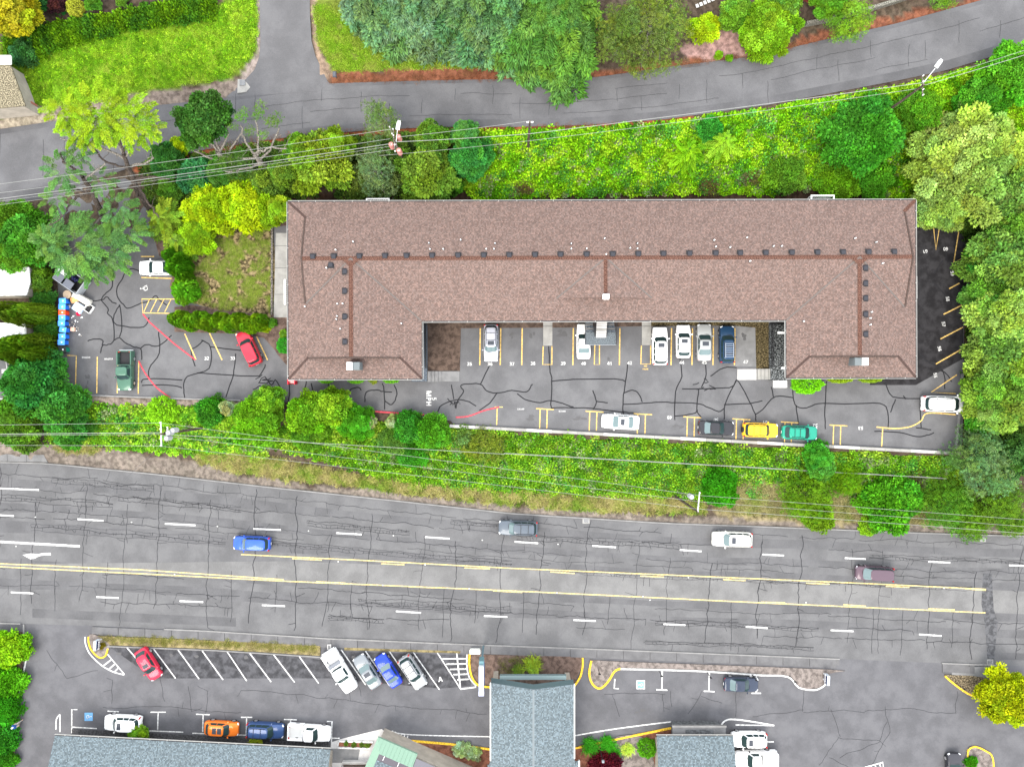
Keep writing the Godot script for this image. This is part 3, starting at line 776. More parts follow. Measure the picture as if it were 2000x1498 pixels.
	# concrete walks into the courtyard, landing slabs and end steps
	for q in [[1061, 1079, 626, 675], [1254, 1272, 626, 674]]:
		var w := sheet("concrete_walk", [[q[0], q[2]], [q[1], q[2]], [q[1], q[3]], [q[0], q[3]]], 0.06, M.concrete, 0.06)
		line("joint", [[q[0], 637], [q[1], 637]], 0.04, 0.066, M.crack, w)
	# courtyard beds
	sheet("planting_bed", [[834, 627], [1061, 627], [1061, 640], [900, 641], [898, 725], [834, 725]], 0.05, M.mulch_dark, 0.05)
	sheet("planting_bed", [[1079, 627], [1254, 627], [1254, 637], [1210, 638], [1079, 640]], 0.05, M.mulch_dark, 0.05)
	sheet("planting_bed", [[1272, 627], [1502, 627], [1502, 720], [1478, 720], [1476, 640], [1435, 636], [1272, 637]], 0.05, triplanar(mat(0.145, 0.115, 0.06, 1.0), M.g3, 4.0), 0.05)
	sheet("concrete_pad", [[1441, 721], [1478, 721], [1478, 742], [1441, 742]], 0.05, M.concrete_light, 0.05)
	sheet("concrete_pad", [[862, 724], [897, 724], [897, 745], [862, 745]], 0.05, M.concrete_grey, 0.05)
	sheet("parking_bay_slab", [[1437, 636], [1476, 638], [1478, 716], [1437, 716]], 0.005, M.concrete_grey, 0.0, lot)
	# lawn, walks and beds at the west end
	sheet("lawn", smooth_poly([[372, 500], [395, 470], [440, 452], [500, 446], [532, 440], [532, 612], [500, 612], [430, 605], [375, 590], [364, 560], [363, 525]], 3), 0.06, M.lawn, 0.06)
	sheet("planting_bed", [[290, 430], [560, 400], [560, 440], [500, 447], [430, 454], [385, 480], [368, 510], [362, 540], [372, 590], [345, 590], [330, 560], [345, 500], [310, 500]], 0.045, M.mulch, 0.045)
	sheet("planting_bed", [[340, 600], [375, 596], [430, 604], [535, 612], [566, 620], [566, 700], [540, 688], [515, 660], [470, 652], [340, 648]], 0.05, M.mulch, 0.05)
	sheet("planting_bed", smooth_poly([[528, 640], [566, 640], [566, 712], [548, 700], [530, 672]], 3), 0.056, M.mulch, 0.01)
	var wk := sheet("concrete_walk", [[538, 455], [570, 455], [570, 620], [534, 620]], 0.065, M.concrete, 0.06)
	for yy in [480, 523, 575]: line("joint", [[536, yy], [566, yy]], 0.04, 0.071, M.crack, wk)
	raised_kerb("kerb", [[532, 440], [531, 615]], 0.25, 0.0, 0.25, M.wood_grey)
	raised_kerb("kerb", [[121, 695], [119, 770]], 0.2, 0.0, 0.12, M.kerb)
	raised_kerb("kerb", [[121, 770], [330, 778], [470, 782]], 0.2, 0.0, 0.12, M.kerb)
	raised_kerb("red_kerb", [[570, 787], [640, 794], [720, 803], [828, 810]], 0.2, 0.0, 0.14, M.red_line)
	raised_kerb("kerb", [[1881, 730], [1868, 880]], 0.25, 0.0, 0.14, M.kerb)
	# west neighbour's car park
	var wl := sheet("neighbour_parking_lot", [[-60, 690], [38, 690], [30, 800], [-60, 800]], 0.004, M.lot)
	line("stall_line", [[18, 692], [17, 732]], 0.15, 0.012, M.yellow_line, wl)
	line("stall_line", [[8, 692], [14, 732]], 0.05, 0.012, M.white_line, wl)
	line("stall_line", [[24, 692], [33, 715]], 0.05, 0.012, M.white_line, wl)
	sheet("painted_square", [[2, 721], [12, 721], [12, 729], [2, 729]], 0.012, M.white_line, 0.0, wl)
	line("stall_line", [[-10, 779], [20, 779]], 0.15, 0.012, M.white_line, wl)

func accessible_symbol(px: float, py: float, y: float, s: float, turn: float, material: Material, parent: Node) -> void:
	# ring, seat, leg and head of the wheelchair symbol, flat paint
	var mb := MB.new()
	var bs := Basis(Vector3.UP, turn)
	var o := P(px, py, y)
	var pts := []
	for i in 15:
		var a := -0.6 + 4.6 * i / 14.0
		pts.append(Vector3(cos(a) * s * 0.62, 0, sin(a) * s * 0.62 + s * 0.3))
	var paths := [pts, [Vector3(-0.1, 0, -0.75) * s, Vector3(-0.1, 0, 0.1) * s, Vector3(0.55, 0, 0.1) * s, Vector3(0.85, 0, 0.8) * s], [Vector3(-0.1, 0, -0.3) * s, Vector3(0.45, 0, -0.3) * s]]
	for pa in paths:
		for i in pa.size() - 1:
			var d: Vector3 = (pa[i + 1] - pa[i]).normalized()
			var sd := Vector3(-d.z, 0, d.x) * s * 0.11
			mb.quad(o + bs * (pa[i] - sd), o + bs * (pa[i] + sd), o + bs * (pa[i + 1] + sd), o + bs * (pa[i + 1] - sd))
	for i in 8:
		var a := TAU * i / 8; var b := TAU * (i + 1) / 8
		var c := Vector3(-0.1, 0, -1.05) * s
		mb.tri(o + bs * c, o + bs * (c + Vector3(cos(b), 0, sin(b)) * s * 0.22), o + bs * (c + Vector3(cos(a), 0, sin(a)) * s * 0.22))
	mb.face_to(Vector3.UP)
	obj("accessible_symbol", mb.mesh(), material, parent)

func build_south() -> void:
	var y := ROADY
	var y1 := y + 0.004; var y2 := y + 0.01; var y3 := y + 0.014
	var lot := sheet("south_parking_lot", [[-300, 1206], [0, 1217], [170, 1222], [400, 1232], [640, 1247], [900, 1258], [1150, 1267], [1500, 1281], [1640, 1287], [1760, 1292], [1940, 1299], [2300, 1313], [2300, 1800], [-300, 1800]], y + 0.002, M.southlot)
	sheet("old_asphalt", [[205, 1258], [430, 1266], [640, 1290], [660, 1272], [920, 1280], [920, 1340], [860, 1345], [640, 1325], [300, 1325]], y1 + 0.002, M.southlot_old, 0.0, lot)
	# pavement slabs along the kerb (each slab a piece), with gaps at the driveways
	var pv := struct("pavement", flat_mesh(densify([[178, 1224], [1640, 1289], [1640, 1300], [178, 1240]], y + 0.02), y + 0.02), M.pavement)
	for span in [[178, 1636], [1842, 1905]]:
		var x0: float = span[0]
		while x0 < span[1] - 5:
			var x1 := minf(x0 + 52.0, span[1])
			var e0 := to_plan(Vector3((x0 - 1000) / 15.55, y, along(art_bot, (x0 - 1000) / 15.55))).y + 2.0; var e1 := to_plan(Vector3((x1 - 1000) / 15.55, y, along(art_bot, (x1 - 1000) / 15.55))).y + 2.0
			var wd := 16.0 if x0 > 178 else 14.0
			var poly := densify([[x0 + 0.4, e0], [x1 - 0.4, e1], [x1 - 0.4, e1 + wd], [x0 + 0.4, e0 + wd]], y + 0.12)
			obj("slab", flat_mesh(poly, y + 0.12 + rng.randf_range(-0.003, 0.003), 0.12), M.pavement, pv)
			x0 = x1
	# verge of dry grass and gravel west of the pickup
	sheet("verge", [[178, 1242], [430, 1252], [625, 1262], [625, 1281], [420, 1268], [210, 1260], [180, 1262]], y + 0.13, M.dry, 0.13)
	raised_kerb("kerb", [[210, 1262], [420, 1270], [625, 1283]], 0.15, y, 0.13, M.kerb)
	sheet("verge", [[672, 1265], [900, 1272], [898, 1276], [672, 1270]], y + 0.13, M.dry, 0.13)
	sheet("sign_island", smooth_poly([[172, 1243], [185, 1240], [212, 1258], [208, 1275], [195, 1284], [180, 1270]], 3), y + 0.14, M.gravel, 0.14)
	raised_kerb("yellow_kerb", smooth_line([[173, 1243], [173, 1252], [178, 1268], [193, 1283], [205, 1281], [211, 1266]], 4), 0.2, y, 0.15, M.yellow_kerb)
	# centre beds
	sheet("planting_bed", [[919, 1278], [1136, 1283], [1136, 1305], [1120, 1338], [950, 1338], [930, 1330], [920, 1310]], y + 0.12, M.mulch, 0.12)
	raised_kerb("yellow_kerb", smooth_line([[917, 1277], [917, 1300], [922, 1322], [935, 1338], [962, 1342]], 4), 0.24, y, 0.14, M.yellow_kerb)
	raised_kerb("yellow_kerb", smooth_line([[1138, 1284], [1138, 1300], [1133, 1322], [1121, 1340]], 4), 0.24, y, 0.14, M.yellow_kerb)
	sheet("planting_bed", smooth_poly([[1154, 1290], [1200, 1292], [1620, 1308], [1620, 1316], [1612, 1338], [1590, 1345], [1565, 1343], [1540, 1322], [1480, 1316], [1380, 1309], [1240, 1305], [1205, 1306], [1190, 1325], [1175, 1343], [1160, 1338], [1152, 1318]], 3), y + 0.12, M.gravel, 0.12)
	raised_kerb("yellow_kerb", smooth_line([[1155, 1290], [1151, 1315], [1157, 1335], [1172, 1344], [1188, 1330], [1200, 1311], [1212, 1305]], 4), 0.26, y, 0.14, M.yellow_kerb)
	raised_kerb("white_kerb", smooth_line([[1212, 1306], [1300, 1308], [1380, 1311], [1480, 1318], [1538, 1321], [1560, 1342], [1590, 1347], [1606, 1341], [1616, 1332]], 4), 0.2, y, 0.14, M.white_line)
	sheet("planting_bed", [[1846, 1318], [1900, 1320], [1940, 1326], [1990, 1345], [1990, 1378], [1940, 1372], [1880, 1350]], y + 0.12, triplanar(mat(0.23, 0.185, 0.12, 1.0), M.g3, 4.0), 0.12)
	raised_kerb("yellow_kerb", smooth_line([[1846, 1320], [1862, 1334], [1890, 1354], [1925, 1368]], 4), 0.22, y, 0.14, M.yellow_kerb)
	sheet("concrete_ramp", [[1860, 1304], [1926, 1302], [1965, 1310], [1985, 1345], [1940, 1326], [1860, 1318]], y + 0.11, M.concrete_grey, 0.1)
	sheet("planting_bed", smooth_poly([[1890, 1470], [1900, 1458], [1915, 1462], [1938, 1478], [1945, 1530], [1885, 1530]], 3), y + 0.12, M.gravel, 0.12)
	raised_kerb("yellow_kerb", smooth_line([[1890, 1480], [1892, 1464], [1905, 1458], [1925, 1466], [1939, 1480], [1942, 1530]], 4), 0.2, y, 0.14, M.yellow_kerb)
	sheet("planting_bed", [[795, 1446], [958, 1462], [958, 1560], [905, 1560], [860, 1480]], y + 0.12, M.mulch_red, 0.12)
	raised_kerb("yellow_kerb", [[795, 1452], [796, 1446], [880, 1453], [958, 1463]], 0.24, y, 0.14, M.yellow_kerb)
	sheet("planting_bed", [[1122, 1460], [1312, 1421], [1312, 1560], [1122, 1560]], y + 0.12, M.mulch_red, 0.12)
	sheet("planting_bed_gravel", smooth_poly([[1190, 1452], [1255, 1440], [1280, 1500], [1270, 1560], [1210, 1560]], 3), y + 0.126, M.gravel)
	raised_kerb("yellow_kerb", [[1122, 1461], [1220, 1440], [1314, 1421]], 0.24, y, 0.14, M.yellow_kerb)
	# west hedge bed and kerbs
	sheet("planting_bed", [[-60, 1235], [42, 1235], [46, 1270], [40, 1320], [28, 1370], [22, 1430], [18, 1560], [-60, 1560]], y + 0.1, M.mulch_dark, 0.1)
	raised_kerb("kerb", [[58, 1238], [55, 1270], [46, 1310], [38, 1340], [32, 1384]], 0.15, y, 0.12, M.white_line)
	raised_kerb("kerb", [[28, 1405], [26, 1500], [25, 1560]], 0.15, y, 0.12, triplanar(mat(0.22, 0.13, 0.12, 0.9), M.g2, 3.0))
	raised_kerb("kerb", [[46, 1219], [46, 1245]], 0.2, y, 0.12, M.kerb)
	# pale concrete entrance court
	sheet("concrete_court", [[668, 1443], [745, 1424], [762, 1437], [745, 1470], [725, 1500], [722, 1560], [640, 1560], [646, 1450]], y + 0.03, M.concrete_light, 0.03)
	sheet("concrete_walk", [[640, 1462], [703, 1462], [698, 1490], [640, 1490]], y + 0.036, M.concrete_grey)
	sheet("planting_bed", [[661, 1449], [728, 1450], [722, 1460], [661, 1458]], y + 0.1, M.mulch_red, 0.07)
	raised_kerb("white_kerb", [[661, 1447], [729, 1449], [722, 1461], [660, 1460], [661, 1447]], 0.2, y, 0.16, M.white_line)
	sheet("gravel_path", [[765, 1437], [800, 1452], [925, 1510], [925, 1530], [900, 1520], [762, 1452]], y + 0.03, M.concrete_grey, 0.03)
	# white stall lines: upper west row
	for q in [[247, 1265, 265, 1286], [298, 1266, 342, 1325], [346, 1268, 388, 1326], [394, 1271, 435, 1328], [443, 1273, 481, 1330], [487, 1276, 529, 1332], [534, 1279, 575, 1333], [583, 1281, 622, 1335], [666, 1269, 714, 1338], [713, 1271, 761, 1340], [760, 1272, 812, 1347], [807, 1274, 858, 1347], [854, 1275, 899, 1345]]:
		line("stall_line", [[q[0], q[1]], [q[2], q[3]]], 0.14, y3, M.white_line, lot)
	line("island_line", smooth_line([[165, 1244], [166, 1258], [175, 1278], [198, 1300], [222, 1313], [242, 1318]], 4), 0.16, y3, M.white_line, lot)
	line("island_line", [[209, 1278], [242, 1317]], 0.14, y3, M.white_line, lot)
	for q in [[217, 1288, 200, 1301], [224, 1296, 211, 1308], [231, 1304, 223, 1312]]:
		line("island_line", [[q[0], q[1]], [q[2], q[3]]], 0.17, y3 + 0.004, M.white_line, lot)
	line("hatch_line", [[892, 1276], [899, 1344]], 0.18, y3, M.white_line, lot)
	line("hatch_line", [[899, 1346], [930, 1342]], 0.18, y3 + 0.004, M.white_line, lot)
	line("hatch_line", smooth_line([[912, 1278], [912, 1305], [918, 1326], [930, 1340]], 4), 0.16, y3 + 0.004, M.white_line, lot)
	for k in 5:
		line("hatch_line", [[864 + k * 7.2, 1287 + k * 10.2], [912 + (k * 0.8), 1286.5 + k * 10]], 0.17, y3 + 0.008, M.white_line, lot)
	lettering("A", 860, 1327, y3, 0.6, 0.1, M.white_line, lot)
	# lower west row
	for q in [[[150, 1386], [139, 1386], [139, 1432]], [[138, 1420], [188, 1423]], [[209, 1389], [231, 1390]], [[293, 1391], [323, 1391]], [[308, 1391], [307, 1425]], [[255, 1426], [357, 1430]], [[382, 1395], [409, 1396]], [[396, 1396], [395, 1430]], [[375, 1432], [480, 1436]], [[470, 1401], [492, 1401]], [[481, 1401], [480, 1436]], [[554, 1405], [579, 1406]], [[567, 1406], [567, 1420]], [[638, 1409], [648, 1409], [647, 1450]], [[560, 1440], [663, 1442]]]:
		line("stall_line", q, 0.14, y3, M.white_line, lot)
	line("stall_line", [[116, 1395], [116, 1430]], 0.14, y3, M.white_line, lot)
	line("stall_line", smooth_line([[115, 1396], [109, 1405], [108, 1425]], 3), 0.14, y3, M.white_line, lot)
	sheet("accessible_panel", [[164, 1392], [180, 1392], [180, 1408], [164, 1408]], y3, mat(0.11, 0.25, 0.42, 0.8), 0.0, lot)
	accessible_symbol(172, 1400, y3 + 0.006, 0.3, -PI / 2, M.white_line, lot)
	sheet("accessible_border", [[1243, 1329], [1260, 1329], [1260, 1346], [1243, 1346]], y3, M.white_line, 0.0, lot)
	sheet("accessible_panel", [[1245, 1331], [1258, 1331], [1258, 1344], [1245, 1344]], y3 + 0.004, mat(0.13, 0.42, 0.60, 0.8), 0.0, lot)
	accessible_symbol(1251.5, 1337.5, y3 + 0.01, 0.26, PI / 2, M.white_line, lot)
	# east rows and drive lines
	for q in [[[1201, 1326], [1200, 1345], [1209, 1345]], [[1294, 1308], [1293, 1347]], [[1282, 1347], [1304, 1348]], [[1386, 1312], [1385, 1350]], [[1375, 1350], [1396, 1351]], [[1478, 1318], [1477, 1353]], [[1468, 1354], [1487, 1354]], [[1437, 1416], [1512, 1417]], [[1494, 1449], [1512, 1449]]]:
		line("stall_line", q, 0.16, y3, M.white_line, lot)
	line("drive_line", smooth_line([[762, 1428], [790, 1434], [860, 1437], [958, 1439]], 4), 0.14, y3, M.white_line, lot)
	for k in 6: line("step_line", [[766 + k * 6, 1427 + k * 2.0], [765 + k * 6 + (0 if k else 3), 1436 + k * 1.6]], 0.16, y3 + 0.004, M.white_line, lot)
	line("drive_line", smooth_line([[1122, 1437], [1200, 1424], [1310, 1410], [1322, 1412], [1327, 1421]], 4), 0.16, y3, M.white_line, lot)
	line("drive_line", smooth_line([[1408, 1420], [1414, 1410], [1428, 1405], [1460, 1408], [1513, 1417]], 4), 0.2, y3 + 0.004, M.white_line, lot)
	line("hatch_line", [[1690, 1499], [1725, 1489], [1728, 1510]], 0.16, y3, M.white_line, lot)
	for k in 4: line("hatch_line", [[1697 + k * 9, 1510], [1692 + k * 9, 1498 - k * 2]], 0.15, y3 + 0.004, M.white_line, lot)
	# cracks
	rng.seed = 88
	var cb := MB.new()
	for q in [[200, 1380, 470, 1390], [470, 1350, 700, 1370], [700, 1370, 950, 1395], [255, 1275, 290, 1325], [365, 1340, 370, 1390], [405, 1350, 402, 1395], [700, 1340, 705, 1360], [1180, 1355, 1300, 1354], [1200, 1365, 1210, 1400], [1293, 1355, 1296, 1390], [1310, 1350, 1315, 1380], [1345, 1395, 1370, 1350], [1370, 1360, 1410, 1375], [1440, 1350, 1440, 1400], [1470, 1400, 1570, 1385], [1570, 1345, 1566, 1390], [1570, 1390, 1690, 1388], [1690, 1388, 1790, 1385], [1790, 1385, 1830, 1395], [1870, 1350, 1867, 1394], [1830, 1394, 1868, 1393], [1625, 1385, 1640, 1440], [1640, 1440, 1720, 1448], [1720, 1448, 1735, 1410], [1640, 1440, 1600, 1495], [1720, 1448, 1640, 1480], [1730, 1380, 1740, 1430], [1740, 1430, 1700, 1495], [1620, 1480, 1660, 1500], [90, 1270, 130, 1325], [130, 1325, 190, 1310], [220, 1330, 218, 1375], [312, 1325, 320, 1370]]:
		crackline(cb, Vector2(q[0], q[1]), Vector2(q[2], q[3]), 0.05, y2 + 0.001, 1.8, 0.06, 8.0)
	var co := obj("crack", cb.mesh(), M.crack, lot); co.set_meta("kind", "stuff")
	for q in [[230, 1277, 8, 4], [690, 1284, 6, 5], [1255, 1387, 9, 5], [1245, 1391, 6, 3], [333, 1280, 6, 6], [382, 1282, 6, 5], [480, 1284, 6, 6]]:
		for k in 3:
			var pl := []
			for i in 9:
				var r := rng.randf_range(0.3, 0.8)
				pl.append([q[0] + rng.randf_range(-2, 2) + cos(TAU * i / 9) * q[2] * r, q[1] + sin(TAU * i / 9) * q[3] * r])
			sheet("oil_stain", pl, y2 + 0.002 + 0.0002 * k, M.stain, 0.0, lot)

# ---------------------------------------------------------------- buildings
func roof_face(called: String, pts: Array, material: Material, parent: Node, eave: Vector3) -> MeshInstance3D:
	# planar roof polygon; u runs along the eave, v up the slope; 0.12 m thick
	var a: Vector3 = pts[0]
	var nrm := Vector3.ZERO
	for i in pts.size():
		var p: Vector3 = pts[i]; var q: Vector3 = pts[(i + 1) % pts.size()]
		nrm += p.cross(q)
	nrm = nrm.normalized()
	if nrm.y < 0: nrm = -nrm
	var u := (eave - nrm * eave.dot(nrm)).normalized()
	var w := nrm.cross(u).normalized()
	var p2 := PackedVector2Array()
	for p in pts: p2.append(Vector2((p - a).dot(u), (p - a).dot(w)))
	var ids := Geometry2D.triangulate_polygon(p2)
	var mb := MB.new()
	var per := Vector2(19.2, 9.6)
	var base := Vector2(a.dot(u), a.dot(w))
	for i in range(0, ids.size(), 3):
		var t := [ids[i], ids[i + 1], ids[i + 2]]
		if (pts[t[1]] - pts[t[0]]).cross(pts[t[2]] - pts[t[0]]).dot(nrm) < 0: t = [t[0], t[2], t[1]]
		mb.triuv(pts[t[0]], pts[t[1]], pts[t[2]], (p2[t[0]] + base) / per, (p2[t[1]] + base) / per, (p2[t[2]] + base) / per)
	var d := -nrm * 0.12
	for i in pts.size():
		var p: Vector3 = pts[i]; var q: Vector3 = pts[(i + 1) % pts.size()]
		mb.triuv(p, q, q + d, Vector2.ZERO, Vector2(0.1, 0), Vector2(0.1, 0.01)); mb.triuv(p, q + d, p + d, Vector2.ZERO, Vector2(0.1, 0.01), Vector2(0, 0.01))
	return obj(called, mb.mesh(), material, parent)

func cap_line(called: String, p0: Vector3, p1: Vector3, w: float, material: Material, parent: Node, drop := 0.07) -> void:
	# folded ridge or hip cap
	var d := (p1 - p0).normalized(); var s := d.cross(Vector3.UP).normalized() * w * 0.5
	var mb := MB.new(); var u := Vector3.UP * 0.03
	mb.quad(p0 + u, p0 + s + u - Vector3.UP * drop, p1 + s + u - Vector3.UP * drop, p1 + u)
	mb.quad(p0 - s + u - Vector3.UP * drop, p0 + u, p1 + u, p1 - s + u - Vector3.UP * drop)
	mb.face_to(Vector3.UP)
	obj(called, mb.mesh(), material, parent)

func gutter(p0: Vector3, p1: Vector3, out: Vector3, parent: Node) -> void:
	var mb := MB.new()
	var ln := (p1 - p0); var c := (p0 + p1) * 0.5 + out * 0.07 - Vector3.UP * 0.1
	var bs := Basis(Vector3.UP, -atan2(ln.z, ln.x))
	mb.box(c, Vector3(ln.length(), 0.1, 0.12), bs)
	var g := obj("gutter", mb.mesh(), M.gutter, parent)
	var eb := MB.new()
	eb.box((p0 + p1) * 0.5 + out * 0.155 - Vector3.UP * 0.075, Vector3(ln.length() + 0.1, 0.14, 0.035), bs)
	var t := 1.2
	while t < ln.length():
		eb.box(p0 + ln.normalized() * t + out * 0.07 - Vector3.UP * 0.045, Vector3(0.05, 0.02, 0.16), bs)
		t += 2.1 + 0.4 * sin(t * 3.0)
	obj("gutter_edge", eb.mesh(), M.gutter_edge, g)

func window_on(parent: Node, at: Vector3, out: Vector3, w: float, h: float) -> void:
	var bs := Basis(Vector3.UP, atan2(out.x, out.z))
	var mb := MB.new()
	mb.box(at + bs * Vector3(0, h * 0.5 + 0.04, 0.03), Vector3(w + 0.16, 0.08, 0.08), bs); mb.box(at + bs * Vector3(0, -h * 0.5 - 0.04, 0.05), Vector3(w + 0.2, 0.08, 0.12), bs)
	mb.box(at + bs * Vector3(-w * 0.5 - 0.04, 0, 0.03), Vector3(0.08, h, 0.08), bs); mb.box(at + bs * Vector3(w * 0.5 + 0.04, 0, 0.03), Vector3(0.08, h, 0.08), bs)
	mb.box(at + bs * Vector3(0, 0, 0.03), Vector3(0.05, h, 0.06), bs)
	var f := obj("window", mb.mesh(), M.white, parent)
	for s in [-1, 1]:
		var pb := MB.new(); pb.box(at + bs * Vector3(s * w * 0.25, 0, 0.02), Vector3(w * 0.5 - 0.06, h - 0.02, 0.02), bs)
		obj("pane", pb.mesh(), M.glass, f)

func wall_block(called: String, x0: float, x1: float, z0: float, z1: float, y0: float, y1: float, material: Material, parent: Node) -> MeshInstance3D:
	var mb := MB.new(); mb.box(Vector3((x0 + x1) * 0.5, (y0 + y1) * 0.5, (z0 + z1) * 0.5), Vector3(x1 - x0, y1 - y0, z1 - z0))
	return obj(called, mb.mesh(), material, parent)

func box_vent(parent: Node, at: Vector3, turn := 0.0) -> void:
	var mb := MB.new(); var bs := Basis(Vector3.UP, turn)
	mb.bevel_box(at + Vector3(0, 0.16, 0), Vector3(0.5, 0.28, 0.5), 0.07, bs)
	var v := obj("box_vent", mb.mesh(), M.vent, parent)
	var fb := MB.new(); fb.box(at + Vector3(0, 0.02, 0), Vector3(0.72, 0.04, 0.72), bs); obj("flashing", fb.mesh(), M.trim, v)

func pipe_vent(parent: Node, at: Vector3, pale := true) -> void:
	var mb := MB.new()
	mb.tube(at, at + Vector3(0, 0.34, 0), 0.07, 0.06, 8)
	var v := obj("vent_pipe", mb.mesh(), M.white if pale else M.galv, parent)
	var fb := MB.new(); fb.box(at + Vector3(0, 0.02, 0), Vector3(0.22, 0.03, 0.22)); obj("flashing", fb.mesh(), M.trim, v)

func build_apartments() -> void:
	var E := 5.5; var R := 7.6
	var b := thing("apartment_building", "long two storey apartment block with reddish brown shingle roof and two wings", "building", Vector3(10.3, 0, -11), 0.0028)
	var o := Vector3(-10.3, 0, 11)
	var x0 := -25.6; var x1 := 46.2; var z0 := -20.86; var zc := -7.2; var zw := -0.62
	var xa := -10.36; var xb := 31.4; var zr := -14.03; var xl := -17.98; var xr := 38.8
	var pm := (R - E) / (zr - z0); var pl := (R - E) / (xl - x0); var pr := (R - E) / (x1 - xr)
	var V := func(x: float, y: float, z: float) -> Vector3: return Vector3(x, y, z) + o
	var xg := x0 + 2.2; var hg := E + pl * 2.2; var dg := (R - hg) / pm
	var xh := x1 - 1.55; var hh := E + pr * 1.55; var dh := (R - hh) / pm
	var zg := zw - 2.45; var hs := E + pl * 2.45; var ws := (R - hs) / pl
	var hs2 := E + pr * 2.45; var ws2 := (R - hs2) / pr
	var sm: Material = M.shingle_brown
	var roof := Node3D.new(); roof.name = "roof"; b.add_child(roof)
	var X := Vector3.RIGHT; var Z := Vector3.BACK
	roof_face("roof_slope", [V.call(x0, E, z0), V.call(x1, E, z0), V.call(xh, hh, zr - dh), V.call(xh, R, zr), V.call(xg, R, zr), V.call(xg, hg, zr - dg)], sm, roof, X)
	roof_face("roof_slope", [V.call(x0, E, z0), V.call(xg, hg, zr - dg), V.call(xg, hg, zr + dg), V.call(xl, R, zr), V.call(xl, R, zg), V.call(xl - ws, hs, zg), V.call(x0, E, zw)], sm, roof, Z)
	roof_face("roof_slope", [V.call(xg, R, zr), V.call(xl, R, zr), V.call(xg, hg, zr + dg)], sm, roof, X)
	roof_face("roof_slope", [V.call(xl, R, zr), V.call(xl, R, zg), V.call(xl + ws, hs, zg), V.call(xa, E, zw), V.call(xa, E, zc)], sm, roof, Z)
	roof_face("roof_slope", [V.call(xl, R, zr), V.call(xr, R, zr), V.call(xb, E, zc), V.call(xa, E, zc)], sm, roof, X)
	roof_face("roof_slope", [V.call(xl - ws, hs, zg), V.call(xl + ws, hs, zg), V.call(xa, E, zw), V.call(x0, E, zw)], sm, roof, X)
	roof_face("roof_slope", [V.call(xr, R, zr), V.call(xr, R, zg), V.call(xr - ws2, hs2, zg), V.call(xb, E, zw), V.call(xb, E, zc)], sm, roof, Z)
	roof_face("roof_slope", [V.call(xr - ws2, hs2, zg), V.call(xr + ws2, hs2, zg), V.call(x1, E, zw), V.call(xb, E, zw)], sm, roof, X)
	roof_face("roof_slope", [V.call(x1, E, z0), V.call(xh, hh, zr - dh), V.call(xh, hh, zr + dh), V.call(xr, R, zr), V.call(xr, R, zg), V.call(xr + ws2, hs2, zg), V.call(x1, E, zw)], sm, roof, Z)
	roof_face("roof_slope", [V.call(xr, R, zr), V.call(xh, R, zr), V.call(xh, hh, zr + dh)], sm, roof, X)
	# Dutch gables: little vertical triangles with overhanging barge strips
	for g in [[V.call(xg - 0.02, hg, zr - dg), V.call(xg - 0.02, R, zr), V.call(xg - 0.02, hg, zr + dg)], [V.call(xh + 0.02, hh, zr - dh), V.call(xh + 0.02, R, zr), V.call(xh + 0.02, hh, zr + dh)], [V.call(xl - ws, hs, zg + 0.02), V.call(xl, R, zg + 0.02), V.call(xl + ws, hs, zg + 0.02)], [V.call(xr - ws2, hs2, zg + 0.02), V.call(xr, R, zg + 0.02), V.call(xr + ws2, hs2, zg + 0.02)]]:
		var mb := MB.new(); mb.tri(g[0], g[1], g[2]); obj("gable", mb.mesh(), mat(0.20, 0.115, 0.09, 0.9), roof)
		var outd: Vector3 = (g[0] + g[2]) * 0.5 - Vector3(xl if g[0].x < 20 else xr, 0, zr) - o
		outd = Vector3(signf(outd.x), 0, 0) if absf(g[0].x - g[2].x) < 0.1 else Vector3(0, 0, 1)
		for e in [[g[0], g[1]], [g[1], g[2]]]:
			var bb := MB.new(); var up := Vector3.UP * 0.05
			bb.quad(e[0] + up, e[1] + up, e[1] + up + outd * 0.18, e[0] + up + outd * 0.18)
			bb.quad(e[0] - up * 2, e[1] - up * 2, e[1] - up * 2 + outd * 0.18, e[0] - up * 2 + outd * 0.18)
			bb.quad(e[0] + up + outd * 0.18, e[1] + up + outd * 0.18, e[1] - up * 2 + outd * 0.18, e[0] - up * 2 + outd * 0.18)
			obj("barge_strip", bb.mesh(), triplanar(mat(0.135, 0.10, 0.088, 0.95), M.g3, 1.2), roof)
	# middle dormer gable
	var cx := 10.45; var zf := -9.65; var hd := R - pm * (zf - zr) + 0.02
	roof_face("dormer_slope", [V.call(cx, R - 0.03, zr), V.call(cx, R - 0.08, zf), V.call(cx - 5.4, hd, zf)], sm, roof, Z)
	roof_face("dormer_slope", [V.call(cx, R - 0.03, zr), V.call(cx + 5.4, hd, zf), V.call(cx, R - 0.08, zf)], sm, roof, Z)
	var db := MB.new(); db.tri(V.call(cx - 5.4, hd - 0.1, zf - 0.2), V.call(cx + 5.4, hd - 0.1, zf - 0.2), V.call(cx, R - 0.1, zf - 0.2)); obj("dormer_gable", db.mesh(), mat(0.20, 0.115, 0.09, 0.9), roof)
	cap_line("ridge_cap", V.call(cx, R - 0.02, zr + 0.2), V.call(cx, R - 0.05, zf), 0.42, M.ridge, roof)
	cap_line("ridge_cap", V.call(xg, R, zr), V.call(xh, R, zr), 0.46, M.ridge, roof)
	cap_line("ridge_cap", V.call(xl, R + 0.005, zr + 0.25), V.call(xl, R + 0.005, zg), 0.46, M.ridge, roof)
	cap_line("ridge_cap", V.call(xr, R + 0.005, zr + 0.25), V.call(xr, R + 0.005, zg), 0.46, M.ridge, roof)
